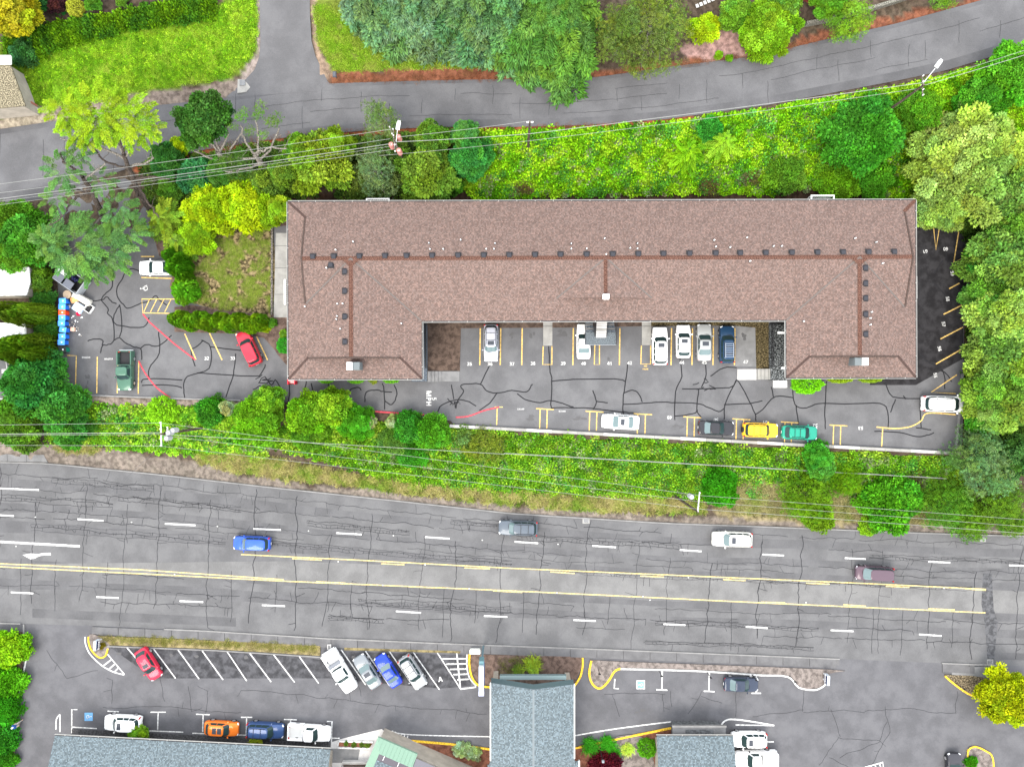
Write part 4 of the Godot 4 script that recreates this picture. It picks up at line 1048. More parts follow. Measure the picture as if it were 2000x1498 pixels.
	for s in [[xl, -1], [xl, 1], [xr, -1], [xr, 1]]:
		cap_line("ridge_cap", V.call(s[0] + s[1] * 0.9, R + 0.012, zr - 0.05), V.call(s[0], R + 0.012, zr + 0.75), 0.4, M.ridge, roof, 0.03)
	cap_line("ridge_cap", V.call(xh, hh + 0.01, zr - dh), V.call(x1, E + 0.01, z0), 0.4, M.ridge, roof)
	var hipm := triplanar(mat(0.125, 0.085, 0.075, 0.95), M.g3, 1.2)
	for h in [[V.call(xg, hg, zr - dg), V.call(x0, E, z0)], [V.call(xl - ws, hs, zg), V.call(x0, E, zw)], [V.call(xl + ws, hs, zg), V.call(xa, E, zw)], [V.call(xr - ws2, hs2, zg), V.call(xb, E, zw)], [V.call(xr + ws2, hs2, zg), V.call(x1, E, zw)]]:
		cap_line("hip_cap", h[0], h[1], 0.34, hipm, roof)
	var val := mat(0.10, 0.088, 0.082, 0.9)
	for h in [[V.call(xl, R, zr), V.call(xa, E, zc)], [V.call(xr, R, zr), V.call(xb, E, zc)], [V.call(xl, R, zr), V.call(xg, hg, zr + dg)], [V.call(xr, R, zr), V.call(xh, hh, zr + dh)], [V.call(cx, R - 0.03, zr), V.call(cx - 5.4, hd, zf)], [V.call(cx, R - 0.03, zr), V.call(cx + 5.4, hd, zf)]]:
		cap_line("valley", h[0], h[1], 0.16, val, roof, -0.02)
	# gutters
	var N := Vector3.FORWARD
	gutter(V.call(x0, E, z0), V.call(x1, E, z0), N, roof); gutter(V.call(x0, E, z0), V.call(x0, E, zw), -X, roof); gutter(V.call(x0, E, zw), V.call(xa, E, zw), Z, roof)
	gutter(V.call(xa, E, zc), V.call(xa, E, zw), X, roof); gutter(V.call(xa, E, zc), V.call(xb, E, zc), Z, roof); gutter(V.call(xb, E, zc), V.call(xb, E, zw), -X, roof)
	gutter(V.call(xb, E, zw), V.call(x1, E, zw), Z, roof); gutter(V.call(x1, E, z0), V.call(x1, E, zw), X, roof)
	# box vents
	var on_n := func(px: float, py: float) -> Vector3:
		var p := P(px, py, 7.3); var y: float = R - pm * absf(p.z - zr); p = P(px, py, y); return p + o
	for px in [611, 652, 702, 752, 794, 844, 895, 945, 995, 1045, 1095, 1146, 1197, 1247, 1296, 1347, 1398, 1446, 1496, 1547, 1597, 1647, 1697, 1747]:
		box_vent(roof, on_n.call(float(px), 500.0 - (px - 600) * 0.0055))
	box_vent(roof, on_n.call(646, 516))
	for py in [529, 567, 617, 666]:
		var p := P(674, py, 7.4); p.y = R - pl * absf(p.x - xl); box_vent(roof, p + o)
	for py in [525, 555, 584, 615, 654]:
		var p := P(1690, py, 7.4); p.y = R - pr * absf(p.x - xr); box_vent(roof, p + o)
	for q in [[690, 471], [656, 487], [638, 522], [838, 474], [840, 486], [866, 486], [900, 468], [950, 486], [967, 475], [965, 486], [1116, 476], [1116, 486], [1146, 486], [1181, 466], [1184, 497], [1231, 485], [1245, 476], [1245, 486], [1395, 470], [1398, 483], [1426, 484], [1459, 465], [1465, 511], [1511, 482], [1527, 482], [1670, 467], [1711, 475], [1724, 516]]:
		pipe_vent(roof, on_n.call(float(q[0]), float(q[1])), q[1] != 475 and q[1] != 476 and q[1] != 474)
	for q in [[659, 592], [670, 592], [658, 616], [657, 622], [665, 641], [590, 595], [781, 629]]:
		var p := P(q[0], q[1], 7.2); p.y = R - pl * absf(p.x - xl); pipe_vent(roof, p + o)
	for q in [[1702, 611], [1699, 623], [1699, 636], [1578, 627]]:
		var p := P(q[0], q[1], 7.2); p.y = R - pr * absf(p.x - xr); pipe_vent(roof, p + o)
	# chimneys: dark metal-clad chase with white cap beside it
	for q in [[694, 714, xl, -1], [1673, 708, xr, 1]]:
		var p := P(q[0], q[1], 6.4) + o; p.y = 5.8
		var ch := Node3D.new(); ch.name = "chimney"; roof.add_child(ch, true)
		var mb := MB.new(); mb.bevel_box(p + Vector3(-0.3 * q[3], 0.9, 0), Vector3(0.75, 1.6, 0.9), 0.05); obj("chase", mb.mesh(), mat(0.11, 0.125, 0.13, 0.6), ch)
		var wb := MB.new(); wb.bevel_box(p + Vector3(0.45 * q[3], 1.0, 0), Vector3(0.65, 1.7, 0.85), 0.04); obj("cap", wb.mesh(), M.white, ch)
	var sv := MB.new(); var sp := P(1184, 579, 7.5) + o
	sv.bevel_box(sp + Vector3(0, 0.25, 0), Vector3(0.62, 0.6, 0.5), 0.06); obj("dormer_vent", sv.mesh(), M.galv, roof)
	var sw := MB.new(); sw.box(sp + Vector3(-0.36, 0.15, 0.05), Vector3(0.08, 0.4, 0.55)); sw.box(sp + Vector3(0, 0.05, 0.3), Vector3(0.62, 0.3, 0.08)); obj("flashing", sw.mesh(), M.white, roof)
	# walls
	var wn := Node3D.new(); wn.name = "walls"; b.add_child(wn)
	var inset := 0.9
	wall_block("wall", x0 + inset + o.x, x1 - inset + o.x, z0 + inset + o.z, zc - 1.9 + o.z, 0, E - 0.1, M.wall_cream, wn)
	wall_block("wall", x0 + inset + o.x, xa - 1.9 + o.x, zc - 1.9 + o.z, zw - inset + o.z, 0, E - 0.1, M.wall_cream, wn)
	wall_block("wall", xb + 1.95 + o.x, x1 - inset + o.x, zc - 1.9 + o.z, zw - inset + o.z, 0, E - 0.1, M.wall_cream, wn)
	# soffit below the eaves
	for s in [[x0, x1, z0, zc], [x0, xa, zc, zw], [xb, x1, zc, zw]]:
		wall_block("soffit", s[0] + 0.1 + o.x, s[1] - 0.1 + o.x, s[2] + (0.1 if s[2] == z0 else 0.0) + o.z, s[3] - 0.1 + o.z, E - 0.2, E - 0.14, M.wall_cream, wn)
	# galleries along the courtyard: ground-floor deck on the wings, upper walkway on the long side
	wall_block("gallery_floor", xb - 0.05 + o.x, xb + 1.94 + o.x, zc + 0.05 + o.z, zw + 0.3 + o.z, 0, 0.62, triplanar(mat(0.21, 0.225, 0.23, 0.85), grain_tex(512, 0.15, 1.0, 0.3, 0.035, 31), 5.0), wn)
	wall_block("gallery_floor", xa - 1.9 + o.x, xa + 0.02 + o.x, zc + 0.05 + o.z, zw + 0.3 + o.z, 0, 0.62, M.deck_blue, wn)
	wall_block("gallery_floor", xa - 1.9 + o.x, xb + 1.9 + o.x, zc - 1.88 + o.z, zc - 0.1 + o.z, 2.6, 2.78, M.deck_blue, wn)
	for xx in [xb + 0.02, xa - 0.06]:
		var rb := MB.new()
		for yy in [0.85, 1.25, 1.62]: rb.box(Vector3(xx, yy, (zc + zw - 1.2) * 0.5) + o, Vector3(0.05, 0.05, zw - zc - 1.3))
		var t := zc + 0.15
		while t < zw - 1.2:
			rb.box(Vector3(xx, 1.13, t) + o, Vector3(0.03, 1.0, 0.03)); t += 0.16
		obj("railing", rb.mesh(), M.trim, wn)
	# steps up to the galleries, one tread each
	for k in 4:
		wall_block("step", (1479 - 1000) / 16.0 + k * 0.42 + o.x, (1479 - 1000) / 16.0 + (k + 1) * 0.42 - 0.012 + o.x, -1.72 + o.z, -0.42 + o.z, 0, 0.13 * (k + 1), M.concrete, wn)
		wall_block("step", (862 - 1000) / 16.0 - (k + 1) * 0.42 + 0.012 + o.x, (862 - 1000) / 16.0 - k * 0.42 + o.x, -1.55 + o.z, -0.25 + o.z, 0, 0.13 * (k + 1), M.concrete_grey, wn)
	# white posts by the right-hand gallery
	for q in [[1521, 651], [1528, 720]]:
		var p := P(q[0], q[1], 3.0) + o
		wall_block("beam", p.x - 0.1, p.x + 0.9, p.z - 0.12, p.z + 0.12, 2.9, 3.1, M.white, wn)
	# windows and doors on the visible sides
	for k in 9:
		window_on(wn, Vector3(-6.5 + k * 4.6, 3.9, zc - 1.9) + o, Z, 1.6, 1.2)
		window_on(wn, Vector3(-6.5 + k * 4.6, 1.5, zc - 1.9) + o, Z, 1.6, 1.2)
	for k in 7:
		window_on(wn, Vector3(-20 + k * 9.5, 3.9, z0 + inset) + o, N, 1.5, 1.1)
	for q in [[-21.0, zw - inset], [-15.0, zw - inset], [36.0, zw - inset], [42.0, zw - inset]]:
		window_on(wn, Vector3(q[0], 4.0, q[1]) + o, Z, 1.5, 1.2); window_on(wn, Vector3(q[0], 1.6, q[1]) + o, Z, 1.5, 1.2)
	# white balcony frames that stick out past the eaves
	for q in [[715, 761, 386, 394], [1585, 1631, 382, 391]]:
		var pa := P(q[0], q[2], 3.8) + o; var pb := P(q[1], q[3], 3.8) + o
		var bal := Node3D.new(); bal.name = "balcony"; wn.add_child(bal, true)
		wall_block("floor", pa.x + 0.05, pb.x - 0.05, pa.z + 0.05, z0 + inset + o.z, 2.6, 2.75, M.wall_dark, bal)
		wall_block("rail", pa.x, pb.x, pa.z, pa.z + 0.14, 3.7, 3.84, M.white, bal)
		wall_block("rail", pa.x, pa.x + 0.14, pa.z + 0.14, z0 + inset + o.z, 3.7, 3.84, M.white, bal)
		wall_block("rail", pb.x - 0.14, pb.x, pa.z + 0.14, z0 + inset + o.z, 3.7, 3.84, M.white, bal)
		for k in 12: wall_block("baluster", pa.x + 0.1 + k * (pb.x - pa.x - 0.25) / 11.0, pa.x + 0.15 + k * (pb.x - pa.x - 0.25) / 11.0, pa.z + 0.03, pa.z + 0.08, 2.75, 3.7, M.white, bal)
	for q in [[556, 544, 593, -1], [1790, 541, 585, 1]]:
		var pa := P(q[0], q[1], 3.6) + o; var pb := P(q[0], q[2], 3.6) + o
		var bal := Node3D.new(); bal.name = "balcony"; wn.add_child(bal, true)
		var xi: float = (x0 + inset if q[3] < 0 else x1 - inset) + o.x
		wall_block("floor", minf(pa.x, xi), maxf(pa.x, xi), pa.z + 0.05, pb.z - 0.05, 2.5, 2.62, M.wall_dark, bal)
		wall_block("rail", pa.x - 0.1, pa.x + 0.1, pa.z, pb.z, 3.5, 3.66, M.white, bal)
		for k in 14: wall_block("baluster", pa.x - 0.03, pa.x + 0.03, pa.z + 0.1 + k * (pb.z - pa.z - 0.2) / 13.0, pa.z + 0.16 + k * (pb.z - pa.z - 0.2) / 13.0, 2.6, 3.5, M.white, bal)
		if q[3] < 0:
			for k in 14: wall_block("slat", pa.x + 0.1, pa.x + 0.35, pa.z + 0.05 + k * (pb.z - pa.z - 0.1) / 13.0, pa.z + 0.12 + k * (pb.z - pa.z - 0.1) / 13.0, 3.4, 3.46, M.trim, bal)
	stair_tower()

func stair_tower() -> void:
	# central stair: landing on posts, one pale flight up to the gallery, two dark flights down
	var s := thing("staircase", "grey outdoor staircase with wide landing between parking bays 40 and 41", "stairs")
	var ly := 2.3
	var a := P(1143, 649, ly); var b := P(1203, 673, ly)
	wall_block("landing", a.x, b.x, a.z, b.z, ly - 0.18, ly, triplanar(mat(0.13, 0.15, 0.165, 0.85), M.g2, 2.0), s)
	wall_block("landing_rim", a.x - 0.05, b.x + 0.05, b.z, b.z + 0.06, ly - 0.2, ly + 0.06, mat(0.2, 0.22, 0.24, 0.7), s)
	for q in [[a.x + 0.12, b.z - 0.15], [b.x - 0.12, b.z - 0.15], [a.x + 0.12, a.z + 0.15], [b.x - 0.12, a.z + 0.15]]:
		wall_block("post", q[0] - 0.07, q[0] + 0.07, q[1] - 0.07, q[1] + 0.07, 0, ly - 0.18, M.trim, s)
	var c0 := P(1164, 660, ly); var c1 := P(1184, 660, ly)
	for k in 9:
		wall_block("tread", c0.x, c1.x, c0.z - 0.27 * (k + 1), c0.z - 0.27 * k - 0.03, ly + 0.12 * (k + 1) - 0.07, ly + 0.12 * (k + 1), M.concrete_light if k % 4 != 3 else M.concrete, s)
	for f in [[1144, 1160], [1186, 1202]]:
		var d0 := P(f[0], 649, ly); var d1 := P(f[1], 649, ly)
		for k in 8:
			wall_block("tread", d0.x, d1.x, a.z - 0.27 * (k + 1), a.z - 0.27 * k - 0.05, ly - 0.2 * (k + 1), ly - 0.2 * (k + 1) + 0.06, M.concrete_grey if k % 2 else M.deck_blue, s)
	for xx in [a.x - 0.03, b.x + 0.03, c0.x - 0.05, c1.x + 0.05, P(1161, 649, ly).x]:
		var zz := a.z - 2.2
		wall_block("stringer", xx - 0.03, xx + 0.03, zz, b.z if absf(xx - a.x) < 0.1 or absf(xx - b.x) < 0.1 else a.z + 0.5, ly + 0.2, ly + 0.27, M.trim, s)

func hip_block(called: String, label: String, corners: Array, rise: Array, wallm: Material) -> Node3D:
	return thing(called, label, "building")

func build_south_buildings() -> void:
	var y := ROADY
	# west motel block: north slope of a grey roof, running on past the frame
	var e := y + 3.1
	var b := thing("motel_block", "long low building with pale grey shingle roof behind the orange hatchback", "building")
	var a0 := P(106, 1437, e); var a1 := P(645, 1464, e)
	var d := (a1 - a0).normalized(); var back := Vector3(-d.z, 0, d.x)
	var up := Vector3.UP * 2.4
	roof_face("roof_slope", [a0, a1, a1 + back * 7.5 + up, a0 + back * 7.5 + up], M.shingle_grey, b, d)
	roof_face("roof_slope", [a0 + back * 7.5 + up, a1 + back * 7.5 + up, a1 + back * 15, a0 + back * 15], M.shingle_grey, b, d)
	gutter(a0, a1, -back, b)
	cap_line("ridge_cap", a0 + back * 7.5 + up, a1 + back * 7.5 + up, 0.4, mat(0.2, 0.22, 0.23, 0.9), b)
	var wb := MB.new(); var bs := Basis(Vector3.UP, -atan2(d.z, d.x))
	wb.box((a0 + a1) * 0.5 + back * 8.3 + Vector3.UP * ((y + e - 0.12) * 0.5 - e), Vector3((a1 - a0).length() - 0.8, e - y - 0.12, 13.2), bs)
	obj("wall", wb.mesh(), M.wall_cream, b)
	for k in 7:
		var gb := MB.new(); gb.tri(a0, a0 + back * 7.5 + up, a0 + back * 15); gb.tri(a1, a1 + back * 15, a1 + back * 7.5 + up)
		if k == 0: obj("gable", gb.mesh(), M.wall_cream, b)
		window_on(b, a0 + d * (3.0 + k * 4.4) + back * 1.69 + Vector3.UP * -1.5, -back, 1.4, 1.2)
	# ground strip of low concrete partitions in front
	for k in 6:
		var p := P(150 + k * 84, 1434 + k * 4.2, y); var pb := MB.new()
		pb.box(p + Vector3(0, 0.5, 0.8), Vector3(0.12, 1.0, 1.2)); obj("partition", pb.mesh(), M.wall_dark, b)
	var st := MB.new(); var q0 := P(140, 1424, y); var q1 := P(645, 1449, y)
	st.box((q0 + q1) * 0.5 + back * 0.75 + Vector3.UP * 0.03, Vector3((q1 - q0).length(), 0.06, 1.5), bs); obj("walkway", st.mesh(), triplanar(mat(0.075, 0.075, 0.078, 0.9), M.g2, 4.0), b)
	# entrance canopy with gable
	var c := thing("entrance_canopy", "drive through entrance canopy with blue grey gabled shingle roof", "building")
	var ce := y + 4.4; var cr := ce + 1.1
	var f0 := P(959, 1334, ce); var f1 := P(1121, 1337, ce); var fm := P(1042, 1347, cr)
	var r0 := P(958, 1486, ce); var r1 := P(1122, 1482, ce); var rm := P(1042, 1496, cr)
	rm.x = fm.x; rm.z = r0.z + 0.6
	roof_face("roof_slope", [f0, fm, rm, r0], M.shingle_grey, c, Vector3.BACK)
	roof_face("roof_slope", [fm, f1, r1, rm], M.shingle_grey, c, Vector3.BACK)
	cap_line("ridge_cap", fm, rm, 0.3, mat(0.13, 0.15, 0.16, 0.9), c)
	roof_face("roof_slope", [r0, rm, r1, r1 + Vector3(0.3, -1.2, 1.6), r0 + Vector3(-0.3, -1.2, 1.6)], M.shingle_grey, c, Vector3.RIGHT)
	for g in [[f0, r0, -1], [f1, r1, 1]]:
		var mb := MB.new(); var md: Vector3 = (g[0] + g[1]) * 0.5 - Vector3(0, 0.12, 0)
		mb.box(md + Vector3(g[2] * 0.04, 0, 0), Vector3(0.12, 0.3, (g[1] - g[0]).length())); obj("fascia", mb.mesh(), M.offwhite, c)
	var fb := MB.new()
	var dn := Vector3(0, -0.9, -0.25)
	fb.quad(f0 + Vector3(0, -0.05, 0), fm + Vector3(0, -0.05, 0), fm + dn, f0 + dn); fb.quad(fm + Vector3(0, -0.05, 0), f1 + Vector3(0, -0.05, 0), f1 + dn, fm + dn)
	obj("gable_fascia", fb.mesh(), M.teal_fascia, c)
	var sb := MB.new(); sb.box(Vector3(fm.x, ce - 0.9, f0.z - 0.35), Vector3(8.0, 0.5, 0.5)); obj("gable_beam", sb.mesh(), mat(0.12, 0.16, 0.165, 0.8), c)
	for q in [[f0.x + 0.5, f0.z + 0.6], [f1.x - 0.5, f1.z + 0.6], [f0.x + 0.5, r0.z - 1.0], [f1.x - 0.5, r1.z - 1.0]]:
		wall_block("column", q[0] - 0.3, q[0] + 0.3, q[1] - 0.3, q[1] + 0.3, y, ce - 0.15, M.wall_cream, c)
	# low roof that joins on behind the canopy
	var l := thing("lobby_building", "low grey roof joining the back of the entrance canopy", "building")
	var le := y + 3.2
	roof_face("roof_slope", [P(952, 1494, le), P(1042, 1504, le + 0.5), P(1042, 1620, le + 0.5), P(952, 1620, le)], M.shingle_grey, l, Vector3.BACK)
	roof_face("roof_slope", [P(1042, 1504, le + 0.5), P(1130, 1486, le), P(1130, 1620, le), P(1042, 1620, le + 0.5)], M.shingle_grey, l, Vector3.BACK)
	var e1 := P(1131, 1553, le); wall_block("fascia", e1.x - 0.05, e1.x + 0.1, P(1131, 1486, le).z, P(1131, 1620, le).z, le - 0.25, le + 0.05, M.offwhite, l)
	wall_block("wall", P(965, 1500, le).x, P(1120, 1500, le).x, P(965, 1512, le).z, P(965, 1620, le).z, y, le - 0.15, M.wall_cream, l)
	# east motel block
	var m := thing("motel_block", "small building with pale grey shingle roof beside the two parked white vehicles", "building")
	var g0 := P(1283, 1438, e); var g1 := P(1433, 1438, e)
	roof_face("roof_slope", [g0, g1, g1 + Vector3(0, 2.2, 7.5), g0 + Vector3(0, 2.2, 7.5)], M.shingle_grey, m, Vector3.RIGHT)
	roof_face("roof_slope", [g0 + Vector3(0, 2.2, 7.5), g1 + Vector3(0, 2.2, 7.5), g1 + Vector3(0, 0, 15), g0 + Vector3(0, 0, 15)], M.shingle_grey, m, Vector3.RIGHT)
	gutter(g0, g1, Vector3.FORWARD, m)
	wall_block("wall", g0.x + 0.4, g1.x - 0.4, g0.z + 1.6, g0.z + 14, y, e - 0.15, M.wall_cream, m)
	var ge := MB.new(); ge.tri(g0 + Vector3(0.3, 0, 0), g0 + Vector3(0.3, 0, 15), g0 + Vector3(0.3, 2.2, 7.5)); ge.tri(g1 - Vector3(0.3, 0, 0), g1 + Vector3(-0.3, 2.2, 7.5), g1 + Vector3(-0.3, 0, 15)); obj("gable", ge.mesh(), M.wall_cream, m)
	for k in 2:
		window_on(m, g0 + Vector3(2.5 + k * 4.0, -1.5, 1.6), Vector3.FORWARD, 1.4, 1.2)
	# low flat-roofed porch in front
	var h0 := P(1314, 1420, y + 2.2); var h1 := P(1418, 1420, y + 2.2)
	wall_block("porch_roof", h0.x, h1.x, h0.z, g0.z + 1.6, y + 2.05, y + 2.22, M.concrete_grey, m)
	wall_block("porch_rim", h0.x - 0.06, h1.x + 0.06, h0.z - 0.2, h0.z, y + 2.0, y + 2.34, M.kerb, m)
	wall_block("porch_panel", h0.x + 1.6, h0.x + 5.0, h0.z + 0.3, g0.z + 0.3, y + 2.22, y + 2.27, M.wall_dark, m)
	wall_block("porch_wall", h0.x + 0.3, h1.x - 0.3, h0.z + 0.3, g0.z + 1.6, y, y + 2.04, M.wall_dark, m)
	# green mansard office, turned 25 degrees
	var w := thing("office_building", "angled office with green metal mansard and grey shingle roof beside the concrete court", "building")
	var ge0 := y + 3.4
	var k0 := P(738, 1440, ge0); var ang := 0.41
	var ux := Vector3(cos(ang), 0, sin(ang)); var uz := Vector3(-sin(ang), 0, cos(ang))
	var W := func(u: float, v: float, yy: float) -> Vector3: return Vector3(k0.x, yy, k0.z) + ux * u + uz * v
	var gm := MB.new()
	gm.quad(W.call(0, 0, ge0), W.call(0.9, 1.3, ge0 + 0.9), W.call(5.2, 1.3, ge0 + 0.9), W.call(5.2, 0, ge0))
	gm.quad(W.call(0, 0, ge0), W.call(0, 8, ge0), W.call(0.9, 8, ge0 + 0.9), W.call(0.9, 1.3, ge0 + 0.9))
	gm.quad(W.call(0, 0, ge0), W.call(5.2, 0, ge0), W.call(5.2, 0, ge0 - 0.3), W.call(0, 0, ge0 - 0.3))
	gm.quad(W.call(5.2, 0, ge0), W.call(5.2, 1.3, ge0 + 0.9), W.call(5.2, 1.3, ge0 - 0.3), W.call(5.2, 0, ge0 - 0.3))
	gm.face_to(Vector3(0, 1, -0.5))
	obj("mansard", gm.mesh(), M.green_metal, w)
	for k in 11:
		var sb2 := MB.new(); var u0 := 0.25 + k * 0.48
		sb2.tube(W.call(u0, 0.02, ge0 + 0.02), W.call(u0 if u0 > 0.9 else 0.9 * u0 / 0.9 + 0.0, 1.3 * minf(1.0, u0 / 0.9), ge0 + 0.02 + 0.9 * minf(1.0, u0 / 0.9)), 0.012, 0.012, 4); obj("seam", sb2.mesh(), M.green_metal, w)
	var par := MB.new(); par.quad(W.call(0.9, 1.3, ge0 + 0.9), W.call(0.9, 2.1, ge0 + 0.86), W.call(13, 2.1, ge0 + 0.86), W.call(13, 1.3, ge0 + 0.9)); par.face_to(Vector3.UP); obj("flat_edge", par.mesh(), mat(0.075, 0.07, 0.08, 0.8), w)
	roof_face("roof_slope", [W.call(0.9, 2.1, ge0 + 0.88), W.call(13, 2.1, ge0 + 0.88), W.call(13, 8, ge0 + 2.1), W.call(0.9, 8, ge0 + 2.1)], M.shingle_grey, w, ux)
	var ex := MB.new(); ex.quad(W.call(5.25, 0.35, ge0 + 0.3), W.call(5.25, 1.3, ge0 + 0.86), W.call(14, 1.3, ge0 + 0.86), W.call(14, 0.35, ge0 + 0.3)); ex.face_to(Vector3.UP); obj("lower_edge", ex.mesh(), mat(0.13, 0.125, 0.14, 0.8), w)
	for k in 4:
		var br := MB.new(); br.tube(W.call(1.6 + k * 1.9, 1.25, ge0 + 0.95), W.call(1.6 + k * 1.9, 1.8, ge0 + 0.98), 0.03, 0.03, 5); obj("bracket", br.mesh(), M.white, w)
	var ww := MB.new(); var bsw := Basis(Vector3.UP, -ang)
	ww.box(W.call(7.0, 5.0, (y + ge0) * 0.5 - 0.15), Vector3(13.2, ge0 - y - 0.1, 9.2), bsw); obj("wall", ww.mesh(), M.wall_cream, w)
	# planter rails near the court
	var pl := thing("planter_box", "planter with dark railing and low greenery by the concrete court", "planter", P(695, 1495, y))
	var pm2 := MB.new(); pm2.box(Vector3(0, 0.3, 0), Vector3(3.2, 0.6, 1.4)); obj("box", pm2.mesh(), M.concrete_light, pl)
	var soil := MB.new(); soil.box(Vector3(0, 0.6, 0.1), Vector3(2.9, 0.06, 1.0)); obj("soil", soil.mesh(), M.mulch_dark, pl)
	for k in 24:
		var bb := MB.new(); bb.box(Vector3(-1.5 + k * 0.13, 0.95, -0.6), Vector3(0.04, 0.7, 0.04)); obj("bar", bb.mesh(), M.trim, pl)
	var rr := MB.new(); rr.box(Vector3(0, 1.32, -0.6), Vector3(3.1, 0.05, 0.06)); obj("rail", rr.mesh(), M.trim, pl)

func build_edges() -> void:
	# house corner and deck with fence at the north-west
	var g := G(20, 160)
	var h := thing("house", "corner of a house with a flat beige gravel roof beside the slatted fence", "building", g)
	var hy := g.y
	var rb := MB.new(); var e := hy + 3.0
	var c := [P(-60, 122, e), P(18, 124, e), P(42, 190, e), P(48, 206, e), P(-60, 216, e)]
	for i in c.size(): c[i] -= g
	var poly := PackedVector2Array()
	for p in c: poly.append(Vector2(p.x, p.z))
	obj("roof", flat_mesh(poly, 3.0, 0.2), triplanar(mat(0.33, 0.29, 0.20, 1.0), M.g3, 3.0), h)
	var wp := PackedVector2Array()
	for p in c: wp.append(Vector2(p.x - 0.35, p.z))
	obj("wall", flat_mesh(wp, 2.75, 2.8), M.wall_cream, h)
	var pb := MB.new(); var pr := P(8, 117, e + 0.1) - g
	pb.box(pr, Vector3(1.5, 0.25, 1.0)); obj("parapet", pb.mesh(), M.white, h)
	var f := thing("slat_fence", "weathered board fence along the lawn beside the beige house roof", "fence", G(45, 175))
	var p0 := G(26, 138); var p1 := G(70, 208)
	for k in 26:
		var p := p0.lerp(p1, k / 25.0) - f.position
		var bb := MB.new(); bb.box(p + Vector3(0, 0.9, 0), Vector3(0.05, 1.8, 0.14), Basis(Vector3.UP, -0.55)); obj("board", bb.mesh(), M.wood_grey, f)
	for yy in [0.4, 1.5]:
		var tb := MB.new(); tb.tube(p0 - f.position + Vector3(-0.06, yy, 0), p1 - f.position + Vector3(-0.06, yy, 0), 0.04, 0.04, 4); obj("rail", tb.mesh(), M.wood_grey, f)
	var w := thing("garden_wall", "low brick and concrete garden wall at the lane below the beige house", "wall", G(30, 213))
	for q in [[[-40, 228], [30, 216], [72, 207], 0.35, 0.9], ]:
		var a := G(-40, 229) - w.position; var b := G(72, 212) - w.position
		var mb := MB.new(); var d := b - a
		mb.box((a + b) * 0.5 + Vector3(0, 0.35, 0), Vector3(Vector2(d.x, d.z).length(), 0.8, 0.35), Basis(Vector3.UP, -atan2(d.z, d.x))); obj("wall_body", mb.mesh(), M.concrete_light, w)
		var mb2 := MB.new(); mb2.box((a + b) * 0.5 + Vector3(0, 0.5, -0.35), Vector3(Vector2(d.x, d.z).length(), 1.2, 0.25), Basis(Vector3.UP, -atan2(d.z, d.x))); obj("brick_course", mb2.mesh(), mat(0.30, 0.12, 0.09, 0.9), w)
	# deck corner and low board wall on the north-east side of the lane
	var dk := thing("deck", "corner of a pale timber deck with red wall above the lane shrubs", "deck", G(1572, 8))
	for k in 4:
		var bb := MB.new(); bb.box(Vector3(-0.2 + k * 0.28, 2.4, -0.5), Vector3(0.25, 0.05, 2.6), Basis(Vector3.UP, -0.25)); obj("board", bb.mesh(), mat(0.48, 0.38, 0.27, 0.9), dk)
	var rb2 := MB.new(); rb2.box(Vector3(1.1, 1.2, -0.6), Vector3(2.6, 2.3, 1.6), Basis(Vector3.UP, -0.5)); obj("wall", rb2.mesh(), mat(0.17, 0.045, 0.035, 0.9), dk)
	var lw := thing("timber_wall", "low grey timber retaining wall along the north edge of the lane", "wall", G(1650, 38))
	var lp := [[1572, 50], [1615, 42], [1655, 32], [1700, 20], [1745, 6], [1800, -12]]
	for i in lp.size() - 1:
		var a := G(lp[i][0], lp[i][1]) - lw.position; var b := G(lp[i + 1][0], lp[i + 1][1]) - lw.position; var d := b - a
		var mb := MB.new(); mb.box((a + b) * 0.5 + Vector3(0, 0.35, 0), Vector3(d.length() + 0.02, 0.8, 0.35), Basis(Vector3.UP, -atan2(d.z, d.x))); obj("beam", mb.mesh(), triplanar(mat(0.30, 0.29, 0.25, 0.95), M.g3, 2.0), lw)
	# stepping stones top centre
	var sp := thing("stepping_stone_path", "row of pale square stepping stones in the garden above the lane", "path", G(1370, 6))
	for k in 5:
		var q := G(1362 + k * 7.5, 12 - k * 3.2) - sp.position
		var bb := MB.new(); bb.bevel_box(q + Vector3(0, 0.08, 0), Vector3(0.34, 0.1, 0.42), 0.02, Basis(Vector3.UP, 0.35)); obj("stone", bb.mesh(), M.concrete_light, sp)
	# white flat roofs behind the western hedges
	for q in [[[-70, 512], [20, 516], [55, 522], [57, 552], [50, 577], [-70, 578]], [[-70, 628], [48, 632], [49, 652], [20, 660], [-70, 664]]]:
		var first: bool = q[0][1] == 512
		var s := thing("shed", "white flat roofed shed behind the western cedar hedge" if first else "white shed roof glimpsed between two columnar cedars", "shed")
		obj("roof", flat_mesh(densify(q, 2.7), 2.7, 0.18), triplanar(mat(0.75, 0.75, 0.75, 0.8), M.g2, 6.0), s)
		var wq := densify(q, 2.7); var ws := PackedVector2Array()
		for p in wq: ws.append(Vector2(p.x - 0.25, p.y))
		obj("wall", flat_mesh(ws, 2.5, 2.5), M.wall_cream, s)
	# retaining wall of the car park
	var rw := thing("retaining_wall", "long straight pale concrete retaining wall along the south side of the car park", "wall", P(1380, 858, 0))
	var n := 20
